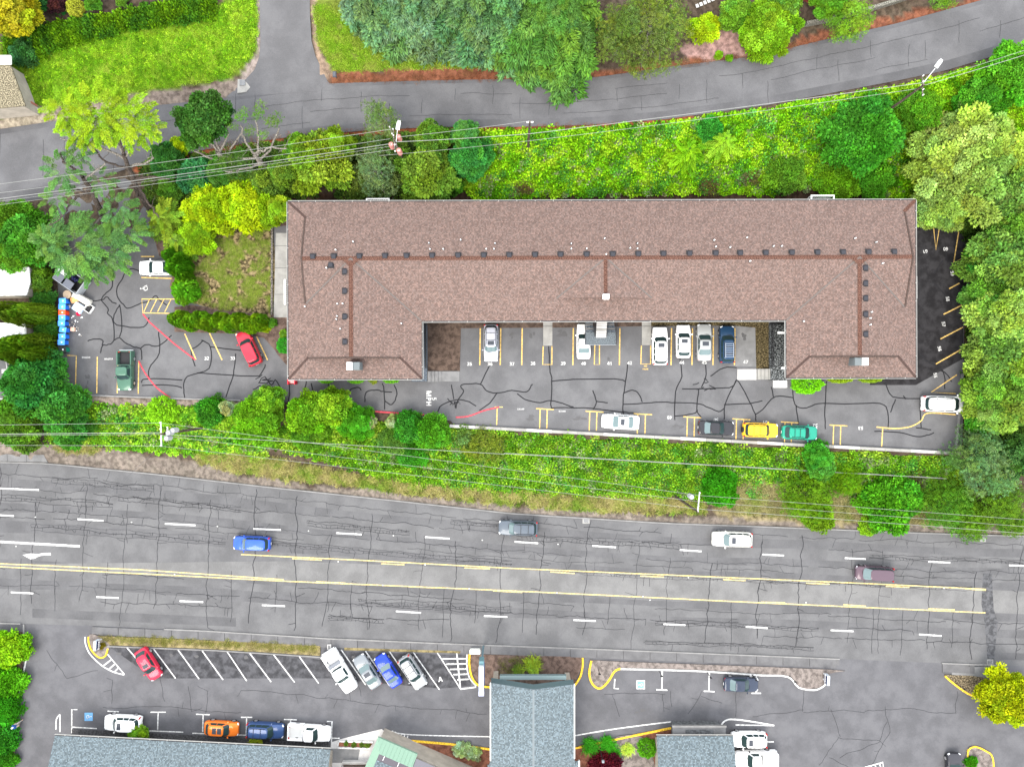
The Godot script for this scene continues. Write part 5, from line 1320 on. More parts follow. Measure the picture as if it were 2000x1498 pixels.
	for i in n:
		var a := P(lerpf(878, 1880, float(i) / n), lerpf(832, 886, float(i) / n), 0.3) - rw.position; var b2 := P(lerpf(878, 1880, float(i + 1) / n), lerpf(832, 886, float(i + 1) / n), 0.3) - rw.position
		var d := b2 - a
		var mb := MB.new(); mb.bevel_box((a + b2) * 0.5 + Vector3(0, -0.95, 0), Vector3(d.length() - 0.012, 2.0, 0.36), 0.025, Basis(Vector3.UP, -atan2(d.z, d.x)))
		obj("wall_panel", mb.mesh(), M.concrete if i % 3 else M.concrete_light, rw)
	# wire fence on the bank
	var fe := thing("wire_fence", "thin wire fence with steel posts running along the ivy bank", "fence", G(1400, 905))
	var wires := MB.new()
	for i in 27:
		var pa := G(lerpf(985, 1850, i / 27.0), lerpf(886, 935, i / 27.0), 1.3) - fe.position; var pb2 := G(lerpf(985, 1850, (i + 1) / 27.0), lerpf(886, 935, (i + 1) / 27.0), 1.3) - fe.position
		for k in 4: wires.tube(pa - Vector3.UP * 0.28 * k, pb2 - Vector3.UP * 0.28 * k, 0.028 if k == 0 else 0.012, 0.028 if k == 0 else 0.012, 4, false)
		if i % 3 == 0:
			var po := MB.new(); po.tube(pa - Vector3.UP * 1.3, pa, 0.035, 0.035, 6); obj("post", po.mesh(), M.galv, fe)
	obj("wires", wires.mesh(), M.wire, fe)

# ---------------------------------------------------------------- vehicles
var KINDS := {
	# windscreen base/top, roof rear, rear glass base (shares of length from the middle, front +), belt, hood back, hood front, tail height, roof
	"sedan": {"wb": 0.22, "wr": 0.06, "rr": -0.19, "rb": -0.35, "belt": 0.93, "hb": 0.93, "hf": 0.70, "tl": 0.96, "roof": 1.42},
	"hatch": {"wb": 0.26, "wr": 0.10, "rr": -0.32, "rb": -0.46, "belt": 0.98, "hb": 0.98, "hf": 0.74, "tl": 0.95, "roof": 1.50},
	"suv": {"wb": 0.24, "wr": 0.11, "rr": -0.40, "rb": -0.475, "belt": 1.12, "hb": 1.08, "hf": 0.88, "tl": 1.05, "roof": 1.74},
	"van": {"wb": 0.34, "wr": 0.17, "rr": -0.43, "rb": -0.482, "belt": 1.10, "hb": 1.06, "hf": 0.80, "tl": 1.05, "roof": 1.76},
	"pickup": {"wb": 0.22, "wr": 0.12, "rr": -0.09, "rb": -0.125, "belt": 1.15, "hb": 1.12, "hf": 0.98, "tl": 1.12, "roof": 1.80},
}

func se(t: float, n: float) -> float:
	return pow(maxf(0.0, 1.0 - pow(absf(t), n)), 1.0 / n)

func car(kind: String, px: float, py: float, head: float, L: float, W: float, col: Array, label: String, opt := {}) -> Node3D:
	var k: Dictionary = KINDS[kind]
	var gy: float = opt.get("y", 0.0)
	var mid := P(px, py, gy + 0.75)
	var c := thing(opt.get("name", "parked_car"), label, opt.get("cat", "car"), Vector3(mid.x, gy + 0.016, mid.z), deg_to_rad(head), opt.get("group", ""))
	var body_m := paint(col[0], col[1], col[2])
	var H: float = k.roof * opt.get("hs", 1.0)
	var hw := W * 0.5
	# lower body
	var st := [-1.0, -0.985, -0.95, -0.9, -0.82, -0.7, -0.5, -0.25, 0.0, 0.25, 0.4, 0.5, 0.62, 0.74, 0.84, 0.91, 0.955, 0.985, 1.0]
	var rows := []
	var cut: float = -0.13 * 2.0 if kind == "pickup" else -1.0
	for t in st:
		if t < cut - 0.2: continue
		var tt: float = maxf(t, cut)
		var x: float = tt * L * 0.5
		var rnd := 4.0 if tt > 0 else 5.0
		var w: float = hw * (0.60 + 0.40 * se(tt, rnd)) if not (kind == "pickup" and tt < 0) else hw
		if absf(tt) > 0.99 and not (kind == "pickup" and tt < 0): w = hw * 0.62
		var f := tt * 0.5
		var top: float
		if f > k.wb: top = lerpf(k.hb, k.hf, pow((f - k.wb) / (0.5 - k.wb), 2.2))
		elif f < k.rb: top = lerpf(k.belt, k.tl, minf(1.0, (k.rb - f) / 0.05)) - 0.10 * pow(maxf(0.0, (-f - 0.42) / 0.08), 2.0)
		else: top = k.belt
		var low: float = 0.24 + 0.14 * pow(absf(tt), 8.0)
		if absf(tt) > 0.99 and not (kind == "pickup" and tt < 0): top -= 0.12; low += 0.08
		var cr: float = 0.045
		rows.append([Vector3(x, low, -w * 0.9), Vector3(x, low + 0.12, -w * 0.985), Vector3(x, (low + top) * 0.5, -w), Vector3(x, top - 0.14, -w * 0.985), Vector3(x, top - 0.04, -w * 0.945), Vector3(x, top, -w * 0.86), Vector3(x, top + cr * 0.7, -w * 0.5), Vector3(x, top + cr, 0),
			Vector3(x, top + cr * 0.7, w * 0.5), Vector3(x, top, w * 0.86), Vector3(x, top - 0.04, w * 0.945), Vector3(x, top - 0.14, w * 0.985), Vector3(x, (low + top) * 0.5, w), Vector3(x, low + 0.12, w * 0.985), Vector3(x, low, w * 0.9)])
	var mb := MB.new(); mb.grid(rows)
	for e in [0, rows.size() - 1]:
		var r: Array = rows[e]; var cen := Vector3(r[7].x + (0.02 if e > 0 else -0.02), (r[0].y + r[7].y) * 0.5, 0)
		for j in r.size() - 1:
			if e == 0: mb.tri(cen, r[j], r[j + 1])
			else: mb.tri(cen, r[j + 1], r[j])
	var body := obj("body", mb.mesh(), body_m, c)
	var ub := MB.new(); ub.box(Vector3(0, 0.26, 0), Vector3(L * 0.9, 0.16, W * 0.82)); obj("underbody", ub.mesh(), M.black, c)
	# cabin
	var n := 5.5
	var sec := func(s: float) -> Array:   # centre x, half length, half width, y
		var xf: float = lerpf(k.wb, k.wr, s) * L; var xr: float = lerpf(k.rb, k.rr, s) * L
		return [(xf + xr) * 0.5, (xf - xr) * 0.5, lerpf(hw * 0.905, hw * 0.74, pow(s, 1.15)), lerpf(k.belt - 0.02, H - 0.05, s)]
	var crow := []
	for s in [0.0, 0.25, 0.5, 0.75, 0.92, 1.0]:
		crow.append(ring(sec.call(s), 1.0, 0.0, n))
	for q in [[0.93, 0.025], [0.75, 0.045], [0.4, 0.06], [0.02, 0.065]]:
		crow.append(ring(sec.call(1.0), q[0], q[1], n))
	var cb := MB.new(); cb.grid(crow, true)
	cb.flip()
	obj("cabin", cb.mesh(), body_m, c)
	# glass
	var gl: Material = M.glass
	var rg: Material = M.glass_light if opt.get("pale_rear", false) else M.glass
	for fr in [1, -1]:
		var g := []
		for i in 5:
			var s := 0.07 + 0.86 * i / 4.0
			if fr < 0 and kind in ["suv", "van", "hatch", "pickup"]: s = 0.2 + 0.68 * i / 4.0
			var d: Array = sec.call(s); var row := []
			for j in 9:
				var zt := -0.90 + 1.80 * j / 8.0
				row.append(Vector3(d[0] + fr * (d[1] * se(zt, n) + 0.02), d[3] + 0.012, zt * d[2]))
			g.append(row)
		var gb := MB.new(); gb.grid(g)
		gb.face_to(Vector3(fr, 1, 0))
		obj("windscreen" if fr > 0 else "rear_window", gb.mesh(), (M.glass_light if opt.get("pale_front", false) else gl) if fr > 0 else rg, c)
	var panes := [[0.06, 0.74], [-0.62, -0.0]] if kind != "pickup" else [[-0.55, 0.70]]
	if kind in ["suv", "van"]: panes = [[0.22, 0.78], [-0.28, 0.16], [-0.82, -0.35]]
	for sd in [-1, 1]:
		for pn in panes:
			var g := []
			for i in 3:
				var s := 0.16 + 0.68 * i / 2.0
				var d: Array = sec.call(s); var row := []
				for j in 5:
					var xt := lerpf(pn[0], pn[1], j / 4.0)
					row.append(Vector3(d[0] + xt * d[1], d[3], sd * (d[2] * se(xt, n) + 0.012)))
				g.append(row)
			var gb := MB.new(); gb.grid(g)
			gb.face_to(Vector3(0, 0, sd))
			obj("side_window", gb.mesh(), M.glass, c)
	# sills, mirrors, lamps, plates
	for sd in [-1, 1]:
		var xm: float = (k.wb - 0.05) * L
		var wm := MB.new(); wm.bevel_box(Vector3(xm, k.belt + 0.06, sd * (hw + 0.09)), Vector3(0.14, 0.15, 0.2), 0.04, Basis(Vector3.UP, sd * 0.25)); obj("mirror", wm.mesh(), M.trim if opt.get("dark_mirror", false) else body_m, c)
		var hl := MB.new(); hl.bevel_box(Vector3(L * 0.463, k.hf - 0.02, sd * hw * 0.72), Vector3(0.24, 0.14, hw * 0.32), 0.05, Basis(Vector3.UP, sd * -0.45)); obj("headlight", hl.mesh(), M.headlight, c)
		var tl := MB.new()
		if kind in ["suv", "van"]: tl.bevel_box(Vector3(-L * 0.474, k.belt - 0.05, sd * hw * 0.85), Vector3(0.12, 0.5, 0.16), 0.04)
		else: tl.bevel_box(Vector3(-L * 0.476, k.tl - 0.16, sd * hw * 0.74), Vector3(0.13, 0.16, hw * 0.3), 0.04, Basis(Vector3.UP, sd * 0.35))
		obj("taillight", tl.mesh(), M.taillight, c)
		for xf in [0.315, -0.30]:
			var wp := Vector3(L * xf, 0.33, sd * (hw - 0.12))
			var ty := MB.new()
			ty.tube(wp - Vector3(0, 0, 0.1), wp + Vector3(0, 0, 0.1), 0.33, 0.33, 16); ty.tube(wp + Vector3(0, 0, sd * 0.1), wp + Vector3(0, 0, sd * 0.13), 0.33, 0.27, 16, false)
			var wh := obj("wheel", ty.mesh(), M.rubber, c)
			var rm := MB.new(); rm.tube(wp + Vector3(0, 0, sd * 0.06), wp + Vector3(0, 0, sd * 0.135), 0.22, 0.2, 12); obj("rim", rm.mesh(), M.rim, wh)
	var pb := MB.new(); pb.box(Vector3(-L * 0.5 - 0.012, 0.62, 0), Vector3(0.015, 0.15, 0.32)); obj("number_plate", pb.mesh(), M.white, c)
	for sd in [-1, 1]:
		var wp := MB.new(); wp.tube(Vector3(k.wb * L + 0.06, k.belt + 0.05, sd * hw * 0.1), Vector3(k.wb * L + 0.01, k.belt + 0.06, sd * hw * 0.1 + hw * 0.5), 0.012, 0.01, 4); obj("wiper", wp.mesh(), M.trim, c)
	# hood seam
	var hs := MB.new()
	for sd in [-1, 1]: hs.tube(Vector3(k.wb * L + 0.1, k.hb + 0.035, sd * hw * 0.62), Vector3(L * 0.44, k.hf + 0.075, sd * hw * 0.52), 0.012, 0.012, 4)
	obj("hood_crease", hs.mesh(), body_m, c)
	if opt.get("sunroof", false):
		var sb := MB.new(); var sx: float = (k.wr - 0.10) * L
		sb.bevel_box(Vector3(sx, H + 0.008, 0), Vector3(0.5, 0.03, hw * 0.85), 0.012); obj("sunroof", sb.mesh(), M.sunroof, c)
		if opt.get("twin", false):
			var s2 := MB.new(); s2.bevel_box(Vector3(sx - 0.62, H + 0.008, 0), Vector3(0.5, 0.03, hw * 0.85), 0.012); obj("sunroof", s2.mesh(), M.sunroof, c)
	if opt.get("rack", false):
		var xa: float = (k.wr - 0.05) * L; var xz: float = (k.rr + 0.04) * L
		for sd in [-1, 1]:
			var rb := MB.new(); rb.tube(Vector3(xa, H + 0.05, sd * hw * 0.62), Vector3(xz, H + 0.05, sd * hw * 0.62), 0.028, 0.028, 5); obj("roof_rail", rb.mesh(), M.trim, c)
		for q in [0.3, 0.75]:
			var bb := MB.new(); bb.tube(Vector3(lerpf(xa, xz, q), H + 0.07, -hw * 0.62), Vector3(lerpf(xa, xz, q), H + 0.07, hw * 0.62), 0.025, 0.025, 5); obj("cross_bar", bb.mesh(), M.trim, c)
	if opt.get("basket", false):
		var bk := MB.new()
		for q in 7: bk.box(Vector3((k.wr - 0.1) * L - q * 0.26, H + 0.1, 0), Vector3(0.04, 0.03, hw * 1.05))
		for sd in [-1, 1]: bk.box(Vector3((k.wr - 0.1) * L - 0.8, H + 0.14, sd * hw * 0.53), Vector3(1.75, 0.06, 0.04))
		obj("roof_basket", bk.mesh(), opt.get("basket_mat", M.galv), c)
	if opt.get("spare", false):
		var sp := MB.new(); sp.tube(Vector3(-L * 0.5 - 0.01, 0.95, 0.0), Vector3(-L * 0.5 - 0.2, 0.95, 0.0), 0.34, 0.34, 14); obj("spare_wheel", sp.mesh(), M.rubber, c)
	if kind == "pickup":
		var x0 := -L * 0.5; var x1 := -0.135 * L; var bm: Material = body_m
		var cx := (x0 + x1) * 0.5; var bl := x1 - x0
		if opt.get("capped", false):
			var tb := MB.new(); tb.bevel_box(Vector3(cx, 0.99, 0), Vector3(bl, 1.45, W * 0.97), 0.12); obj("canopy_shell", tb.mesh(), bm, c)
			for sd in [-1, 1]:
				var wb2 := MB.new(); wb2.box(Vector3(cx, 1.4, sd * W * 0.487), Vector3(bl * 0.8, 0.3, 0.02)); obj("side_window", wb2.mesh(), M.offwhite, c)
		else:
			for sd in [-1, 1]:
				var sb := MB.new(); sb.bevel_box(Vector3(cx, 0.72, sd * (hw - 0.07)), Vector3(bl, 0.9, 0.14), 0.04); obj("bed_side", sb.mesh(), bm, c)
			var fb := MB.new(); fb.box(Vector3(cx, 0.56, 0), Vector3(bl - 0.1, 0.1, W - 0.3)); obj("bed_floor", fb.mesh(), opt.get("bed_mat", M.trim), c)
			var gb := MB.new(); gb.bevel_box(Vector3(x0 + 0.05, 0.72, 0), Vector3(0.1, 0.88, W - 0.29), 0.03); obj("tailgate", gb.mesh(), bm, c)
			var hb := MB.new(); hb.box(Vector3(x1 - 0.05, 0.85, 0), Vector3(0.09, 0.62, W - 0.29)); obj("bed_front", hb.mesh(), bm, c)
			if opt.get("toolbox", false):
				var tb := MB.new(); tb.bevel_box(Vector3(x1 - 0.33, 1.05, 0), Vector3(0.42, 0.35, W - 0.2), 0.03); obj("toolbox", tb.mesh(), mat(0.14, 0.15, 0.17, 0.5), c)
		var bp := MB.new(); bp.bevel_box(Vector3(x0 - 0.08, 0.52, 0), Vector3(0.16, 0.2, W * 0.94), 0.04); obj("bumper", bp.mesh(), M.steel, c)
	return c

func ring(d: Array, shrink: float, lift: float, n: float) -> Array:
	var out := []
	var N := 32
	for i in N:
		var a := TAU * i / N
		var cx := cos(a); var cz := sin(a)
		var r := 1.0 / pow(pow(absf(cx), n) + pow(absf(cz), n), 1.0 / n)
		out.append(Vector3(d[0] + cx * r * d[1] * shrink, d[3] + lift, cz * r * d[2] * shrink))
	return out

func build_cars() -> void:
	var wh := [0.78, 0.78, 0.78]
	# apartment car park
	car("sedan", 307, 523, 180, 4.5, 1.78, wh, "white sedan tucked under the feathery cedar branches")
	car("pickup", 244, 724, 270, 4.8, 1.78, [0.045, 0.105, 0.075], "dark green pickup with an open black bed in the visitor bays", {"name": "parked_pickup", "cat": "pickup"})
	car("suv", 486, 680, 115, 4.4, 1.75, [0.40, 0.022, 0.04], "red compact SUV parked at the cedar hedge by bay 33", {"hs": 0.97, "name": "parked_suv", "cat": "SUV"})
	car("suv", 959, 670, 270, 4.5, 1.8, [0.30, 0.31, 0.35], "silver SUV with roof bars backed into bay 36", {"rack": true, "pale_front": true, "sunroof": true, "name": "parked_suv", "cat": "SUV"})
	car("sedan", 1140, 667, 90, 4.25, 1.7, wh, "white sedan partly below the staircase landing in bay 40", {"pale_rear": true})
	car("suv", 1289, 676, 90, 4.6, 1.85, wh, "white SUV with a sunroof beside the concrete walk", {"sunroof": true, "name": "parked_suv", "cat": "SUV"})
	car("hatch", 1335, 667, 90, 4.0, 1.75, wh, "white hatchback with a sunroof in bay 44", {"sunroof": true})
	car("sedan", 1376, 669, 90, 4.45, 1.78, [0.26, 0.27, 0.27], "silver sedan with sunroof in bay 45", {"sunroof": true, "pale_rear": true})
	car("suv", 1420, 673, 90, 4.5, 1.82, [0.012, 0.035, 0.075], "dark navy SUV with grey roof basket next to bay 47", {"basket": true, "rack": true, "basket_mat": mat(0.30, 0.34, 0.40, 0.5), "name": "parked_suv", "cat": "SUV"})
	car("sedan", 1212, 824, 180.8 - 4, 4.55, 1.78, wh, "white sedan with sunroof parked alone along the retaining wall", {"sunroof": true, "pale_rear": true, "pale_front": true})
	car("sedan", 1399, 836, -2, 4.3, 1.75, [0.02, 0.02, 0.024], "black sedan parked along the retaining wall", {"pale_rear": true})
	car("suv", 1485, 840, -2, 4.2, 1.75, [0.80, 0.45, 0.02], "yellow off road SUV with spare wheel along the retaining wall", {"spare": true, "rack": true, "name": "parked_suv", "cat": "SUV"})
	car("hatch", 1562, 845, -2, 4.3, 1.72, [0.01, 0.20, 0.135], "teal green wagon with roof rails along the retaining wall", {"rack": true})
	car("van", 1843, 789, -1.5, 5.15, 1.95, wh, "large white passenger van beneath the trees at the east end", {"name": "parked_van", "cat": "van", "rack": true})
	# on the road
	var r := ROADY
	car("suv", 492, 1061, 178, 4.6, 1.75, [0.025, 0.075, 0.36], "bright blue SUV driving in the inner lane of the main road", {"y": r, "name": "driving_suv", "cat": "SUV", "pale_front": true})
	car("suv", 1012, 1031, 178, 4.85, 1.85, [0.07, 0.085, 0.105], "slate grey SUV with roof rails driving by the verge", {"y": r, "rack": true, "name": "driving_suv", "cat": "SUV", "pale_front": true})
	car("suv", 1430, 1053, 178.5, 4.95, 1.85, [0.68, 0.67, 0.63], "cream white SUV with sunroof driving in the outer lane", {"y": r, "sunroof": true, "name": "driving_suv", "cat": "SUV", "pale_front": true})
	car("van", 1708, 1120, 177, 4.65, 1.8, [0.075, 0.05, 0.065], "dusky plum minivan driving near the yellow centre line", {"y": r, "name": "driving_minivan", "cat": "minivan", "pale_front": true})
	# south car park
	car("hatch", 289, 1297, 302, 4.2, 1.75, [0.42, 0.018, 0.045], "crimson hatchback alone in the angled bays by the dry verge", {"y": r, "sunroof": true})
	car("pickup", 664, 1311, 303, 5.6, 1.95, wh, "white crew pickup with a dark toolbox in the angled bays", {"y": r, "name": "parked_pickup", "cat": "pickup", "toolbox": true, "bed_mat": mat(0.55, 0.55, 0.54, 0.7)})
	car("sedan", 717, 1312, 123, 4.5, 1.78, [0.15, 0.165, 0.18], "grey sedan with sunroof between white pickup and blue sedan", {"y": r, "sunroof": true, "pale_front": true, "pale_rear": true})
	car("sedan", 758, 1310, 123, 4.4, 1.76, [0.01, 0.035, 0.36], "royal blue sedan in the angled bays", {"y": r, "pale_front": true, "pale_rear": true})
	car("suv", 806, 1312, 303, 4.4, 1.8, [0.24, 0.25, 0.265], "silver SUV with roof bars next to the letter A bay", {"y": r, "rack": true, "name": "parked_suv", "cat": "SUV"})
	car("suv", 240, 1412, 177.5, 4.55, 1.9, wh, "white SUV with sunroof beside the blue accessible bay", {"y": r, "sunroof": true, "name": "parked_suv", "cat": "SUV"})
	car("hatch", 432, 1423, -3, 4.25, 1.75, [0.62, 0.15, 0.02], "orange hatchback with a twin panel sunroof", {"y": r, "sunroof": true, "twin": true})
	car("suv", 518, 1426, -3, 4.6, 1.85, [0.03, 0.06, 0.15], "navy blue SUV parked between the orange hatchback and white pickup", {"y": r, "name": "parked_suv", "cat": "SUV", "rack": true})
	car("pickup", 604, 1431, -3, 5.3, 1.9, wh, "white pickup with cargo in its open bed beside the concrete court", {"y": r, "name": "parked_pickup", "cat": "pickup", "bed_mat": mat(0.55, 0.55, 0.53, 0.7)})
	car("sedan", 1448, 1337, -1.5, 4.3, 1.75, [0.022, 0.03, 0.05], "dark blue sedan parked along the gravel bed", {"y": r, "pale_rear": true})
	car("suv", 1463, 1444, 180, 4.4, 1.85, wh, "white SUV with roof bars by the east grey roof", {"y": r, "rack": true, "sunroof": true, "name": "parked_suv", "cat": "SUV"})
	car("pickup", 1476, 1482, 180, 5.2, 1.95, wh, "white work truck with a closed white bed box", {"y": r, "capped": true, "name": "parked_truck", "cat": "truck", "dark_mirror": true})
	car("sedan", 1865, 1506, 90, 4.4, 1.76, [0.03, 0.03, 0.036], "black sedan just entering beside the small kerbed shrub island", {"y": r})

# ---------------------------------------------------------------- poles, wires, bins, signs, person
func pole(label: String, px: float, py: float, top_above: float, arms: Array, extras: Dictionary) -> Node3D:
	var yg := 0.0
	var p := Vector3.ZERO
	for k in 6:
		p = P(px, py, yg + top_above); yg = hgt(p.x, p.z)
	var o := thing("utility_pole", label, "utility pole", Vector3(p.x, yg, p.z))
	var mb := MB.new(); mb.tube(Vector3(0, -0.3, 0), Vector3(0, top_above, 0), 0.17, 0.11, 10); obj("pole_shaft", mb.mesh(), M.wood_pole, o)
	for a in arms:   # height, half length, turn, offset
		var ab := MB.new(); ab.bevel_box(Vector3(0, a[0], 0) + Basis(Vector3.UP, a[2]) * Vector3(a[3], 0, 0), Vector3(a[1] * 2, 0.12, 0.1), 0.02, Basis(Vector3.UP, a[2])); obj("crossarm", ab.mesh(), M.wood_grey if not extras.get("pale", false) else M.galv, o)
		for s in [-0.92, -0.4, 0.4, 0.92]:
			var q := Vector3(0, a[0] + 0.05, 0) + Basis(Vector3.UP, a[2]) * Vector3(a[3] + a[1] * s, 0, 0)
			var ib := MB.new(); ib.tube(q, q + Vector3(0, 0.2, 0), 0.06, 0.045, 7); obj("insulator", ib.mesh(), M.white, o)
	for t in extras.get("cans", []):
		var cb := MB.new(); var q := Vector3(t[0], t[1], t[2])
		cb.tube(q, q + Vector3(0, 0.95, 0), 0.28, 0.28, 12); cb.tube(q + Vector3(0, 0.95, 0), q + Vector3(0, 1.02, 0), 0.3, 0.24, 12)
		var can := obj("transformer", cb.mesh(), extras.get("can_mat", M.galv), o)
		var bb := MB.new(); bb.tube(q + Vector3(0.1, 1.0, 0.05), q + Vector3(0.12, 1.25, 0.05), 0.05, 0.03, 6); obj("bushing", bb.mesh(), M.offwhite, can)
	if extras.has("lamp"):
		var l: Vector3 = extras.lamp
		var ab := MB.new(); ab.tube(Vector3(0, l.y - 0.6, 0), Vector3(l.x * 0.8, l.y, l.z * 0.8), 0.045, 0.035, 6); obj("lamp_arm", ab.mesh(), M.galv, o)
		var hb := MB.new(); var d := Vector3(l.x, 0, l.z).normalized()
		var bs := Basis(Vector3.UP, -atan2(d.z, d.x))
		hb.bevel_box(l, Vector3(0.85, 0.2, 0.42), 0.07, bs); hb.bevel_box(l + d * 0.45, Vector3(0.3, 0.16, 0.3), 0.05, bs); obj("lamp_head", hb.mesh(), M.galv, o)
	return o

func wire(label: String, a: Array, b: Array, sag: float, r := 0.024, material: Material = null, group := "overhead wires") -> void:
	var p0 := P(a[0], a[1], a[2]); var p1 := P(b[0], b[1], b[2])
	var mb := MB.new()
	var n := 18
	r *= 0.75
	var pts := []
	for i in n + 1:
		var t := float(i) / n
		pts.append(p0.lerp(p1, t) - Vector3.UP * sag * 4.0 * t * (1 - t))
	for i in n: mb.tube(pts[i], pts[i + 1], r, r, 5, false)
	var o := obj("overhead_wire", mb.mesh(), M.wire if material == null else material)
	tag(o, label, "wire", group)

func build_poles() -> void:
	pole("utility pole with three rust red transformers among the roadside trees", 769, 273, 9.5, [[9.3, 1.3, PI / 2 + 0.1, 0.0], [8.3, 1.5, PI / 2 + 0.35, 0.5]], {"cans": [[-0.5, 7.4, 0.1], [0.3, 7.4, -0.75], [0.35, 7.4, 0.75]], "can_mat": mat(0.40, 0.17, 0.15, 0.6), "lamp": Vector3(0.35, 8.8, -1.75)})
	pole("slim weathered pole at the lane edge above the ivy slope", 1035, 237, 8.5, [[8.2, 0.35, 0.0, 0.0]], {"pale": true})
	pole("utility pole with a long arm street lamp over the lane", 1806, 165, 9.0, [[8.7, 1.1, PI / 2, 0.0]], {"lamp": Vector3(1.75, 8.6, -2.35)})
	pole("utility pole with white transformers above the western bank", 312, 848, 10.5, [[10.3, 1.35, PI / 2 + 0.03, 0.0], [8.8, 0.5, PI / 2, 0.2]], {"pale": true, "cans": [[0.55, 8.9, -0.1], [0.35, 8.9, 0.5], [0.95, 8.7, -0.35]], "can_mat": mat(0.30, 0.31, 0.32, 0.6)})
	pole("roadside pole with offset crossarm and lamp fitting by the main road", 1364, 1000, 10.8, [[10.6, 1.1, PI / 2 - 0.1, 1.1]], {"pale": true, "cans": [[-0.65, 9.6, -1.6]], "can_mat": mat(0.30, 0.31, 0.32, 0.6)})
	# wires
	var yl := 11.0
	for q in [["uppermost wire crossing the western cedars", [-220, 387, 10.0], [765, 252, 11.8], 0.5, 0.022], ["second wire above the western cedars", [-220, 404, 9.6], [762, 271, 11.3], 0.5, 0.022], ["thick wire bundle above the western cedars", [-220, 416, 9.0], [760, 281, 10.8], 0.5, 0.034], ["thin wire just below the thick bundle", [-220, 421, 8.8], [760, 286, 10.4], 0.5, 0.018], ["lowest wire above the western cedars", [-220, 428, 8.6], [765, 292, 10.0], 0.5, 0.022],
		["upper wire between the transformer pole and slim pole", [773, 268, 11.8], [1036, 236, 11.4], 0.2, 0.024], ["thick cable between the transformer pole and slim pole", [773, 277, 11.0], [1036, 261, 10.6], 0.2, 0.036], ["low wire between the transformer pole and slim pole", [740, 304, 9.4], [1033, 275, 9.4], 0.2, 0.02],
		["thick pale cable along the lane edge", [1036, 261, 10.6], [1806, 161, 11.8], 0.3, 0.038], ["low cable above the ivy slope", [1033, 275, 9.4], [1800, 172, 10.4], 0.5, 0.024],
		["wire running east from the lamp pole", [1806, 160, 12.3], [2200, 33, 12.3], 0.3, 0.024], ["thick cable running east from the lamp pole", [1808, 166, 11.4], [2200, 45, 11.4], 0.3, 0.034],
		["upper wire above the western bank", [-220, 833, 8.2], [312, 826, 8.4], 0.15, 0.022], ["middle wire bundle above the western bank", [-220, 850, 7.4], [312, 845, 7.4], 0.15, 0.04], ["lower middle wire above the western bank", [-220, 853, 7.2], [312, 848, 7.2], 0.15, 0.022], ["lower wire above the western bank", [-220, 869, 8.2], [312, 871, 8.4], 0.15, 0.022],
		["upper wire over the central bank", [312, 826, 8.4], [1370, 968, 8.2], 0.25, 0.022], ["heavy cable over the western shrubs", [312, 848, 6.6], [985, 887, 3.6], 0.2, 0.034], ["middle wire over the central bank", [312, 850, 7.2], [1366, 980, 8.2], 0.3, 0.022], ["lower wire over the central bank", [312, 871, 8.4], [1363, 994, 8.2], 0.25, 0.022],
		["upper wire over the eastern bank", [1370, 968, 8.2], [2250, 1034, 8.2], 0.2, 0.022], ["middle wire over the eastern bank", [1366, 980, 8.2], [2250, 1048, 8.2], 0.2, 0.022], ["lower wire over the eastern bank", [1363, 994, 8.2], [2250, 1061, 8.2], 0.2, 0.026]]:
		wire(q[0], q[1], q[2], q[3], q[4])
	wire("dark cable crossing the main road diagonally", [312, 871, 8.4], [-160, 1316, 8.0], 0.1, 0.02, M.wire_dark)

func bin(px: float, py: float, col: Array, label: String, group: String, turn := 0.0, lidcol := []) -> void:
	var p := P(px, py, 0.95)
	var c := thing("wheelie_bin", label, "bin", Vector3(p.x, 0.004, p.z), turn, group)
	var m := mat(col[0], col[1], col[2], 0.5)
	# tapering tub
	var rows := []
	for q in [[0.05, 0.24, 0.27], [0.5, 0.27, 0.31], [0.98, 0.3, 0.36], [1.02, 0.325, 0.38]]:
		var r := []
		for s in [[-1, -1], [0, -1.02], [1, -1], [1.02, 0], [1, 1], [0, 1.02], [-1, 1], [-1.02, 0]]: r.append(Vector3(s[0] * q[2], q[0], s[1] * q[1]))
		rows.append(r)
	var mb := MB.new(); mb.grid(rows, true)
	mb.flip()
	obj("tub", mb.mesh(), m, c)
	var lm := m if lidcol.is_empty() else mat(lidcol[0], lidcol[1], lidcol[2], 0.45)
	var lb := MB.new(); lb.bevel_box(Vector3(0.0, 1.06, 0), Vector3(0.82, 0.09, 0.68), 0.035); obj("lid", lb.mesh(), lm, c)
	var hb := MB.new(); hb.tube(Vector3(-0.44, 1.03, -0.26), Vector3(-0.44, 1.03, 0.26), 0.025, 0.025, 6); obj("handle", hb.mesh(), m, c)
	for s in [-1, 1]:
		var wb := MB.new(); wb.tube(Vector3(-0.3, 0.11, s * 0.28), Vector3(-0.3, 0.11, s * 0.33), 0.11, 0.11, 10); obj("wheel", wb.mesh(), M.rubber, c)
	var sb := MB.new(); sb.box(Vector3(0.08, 1.108, 0), Vector3(0.16, 0.008, 0.16)); obj("lid_mark", sb.mesh(), M.white, c)

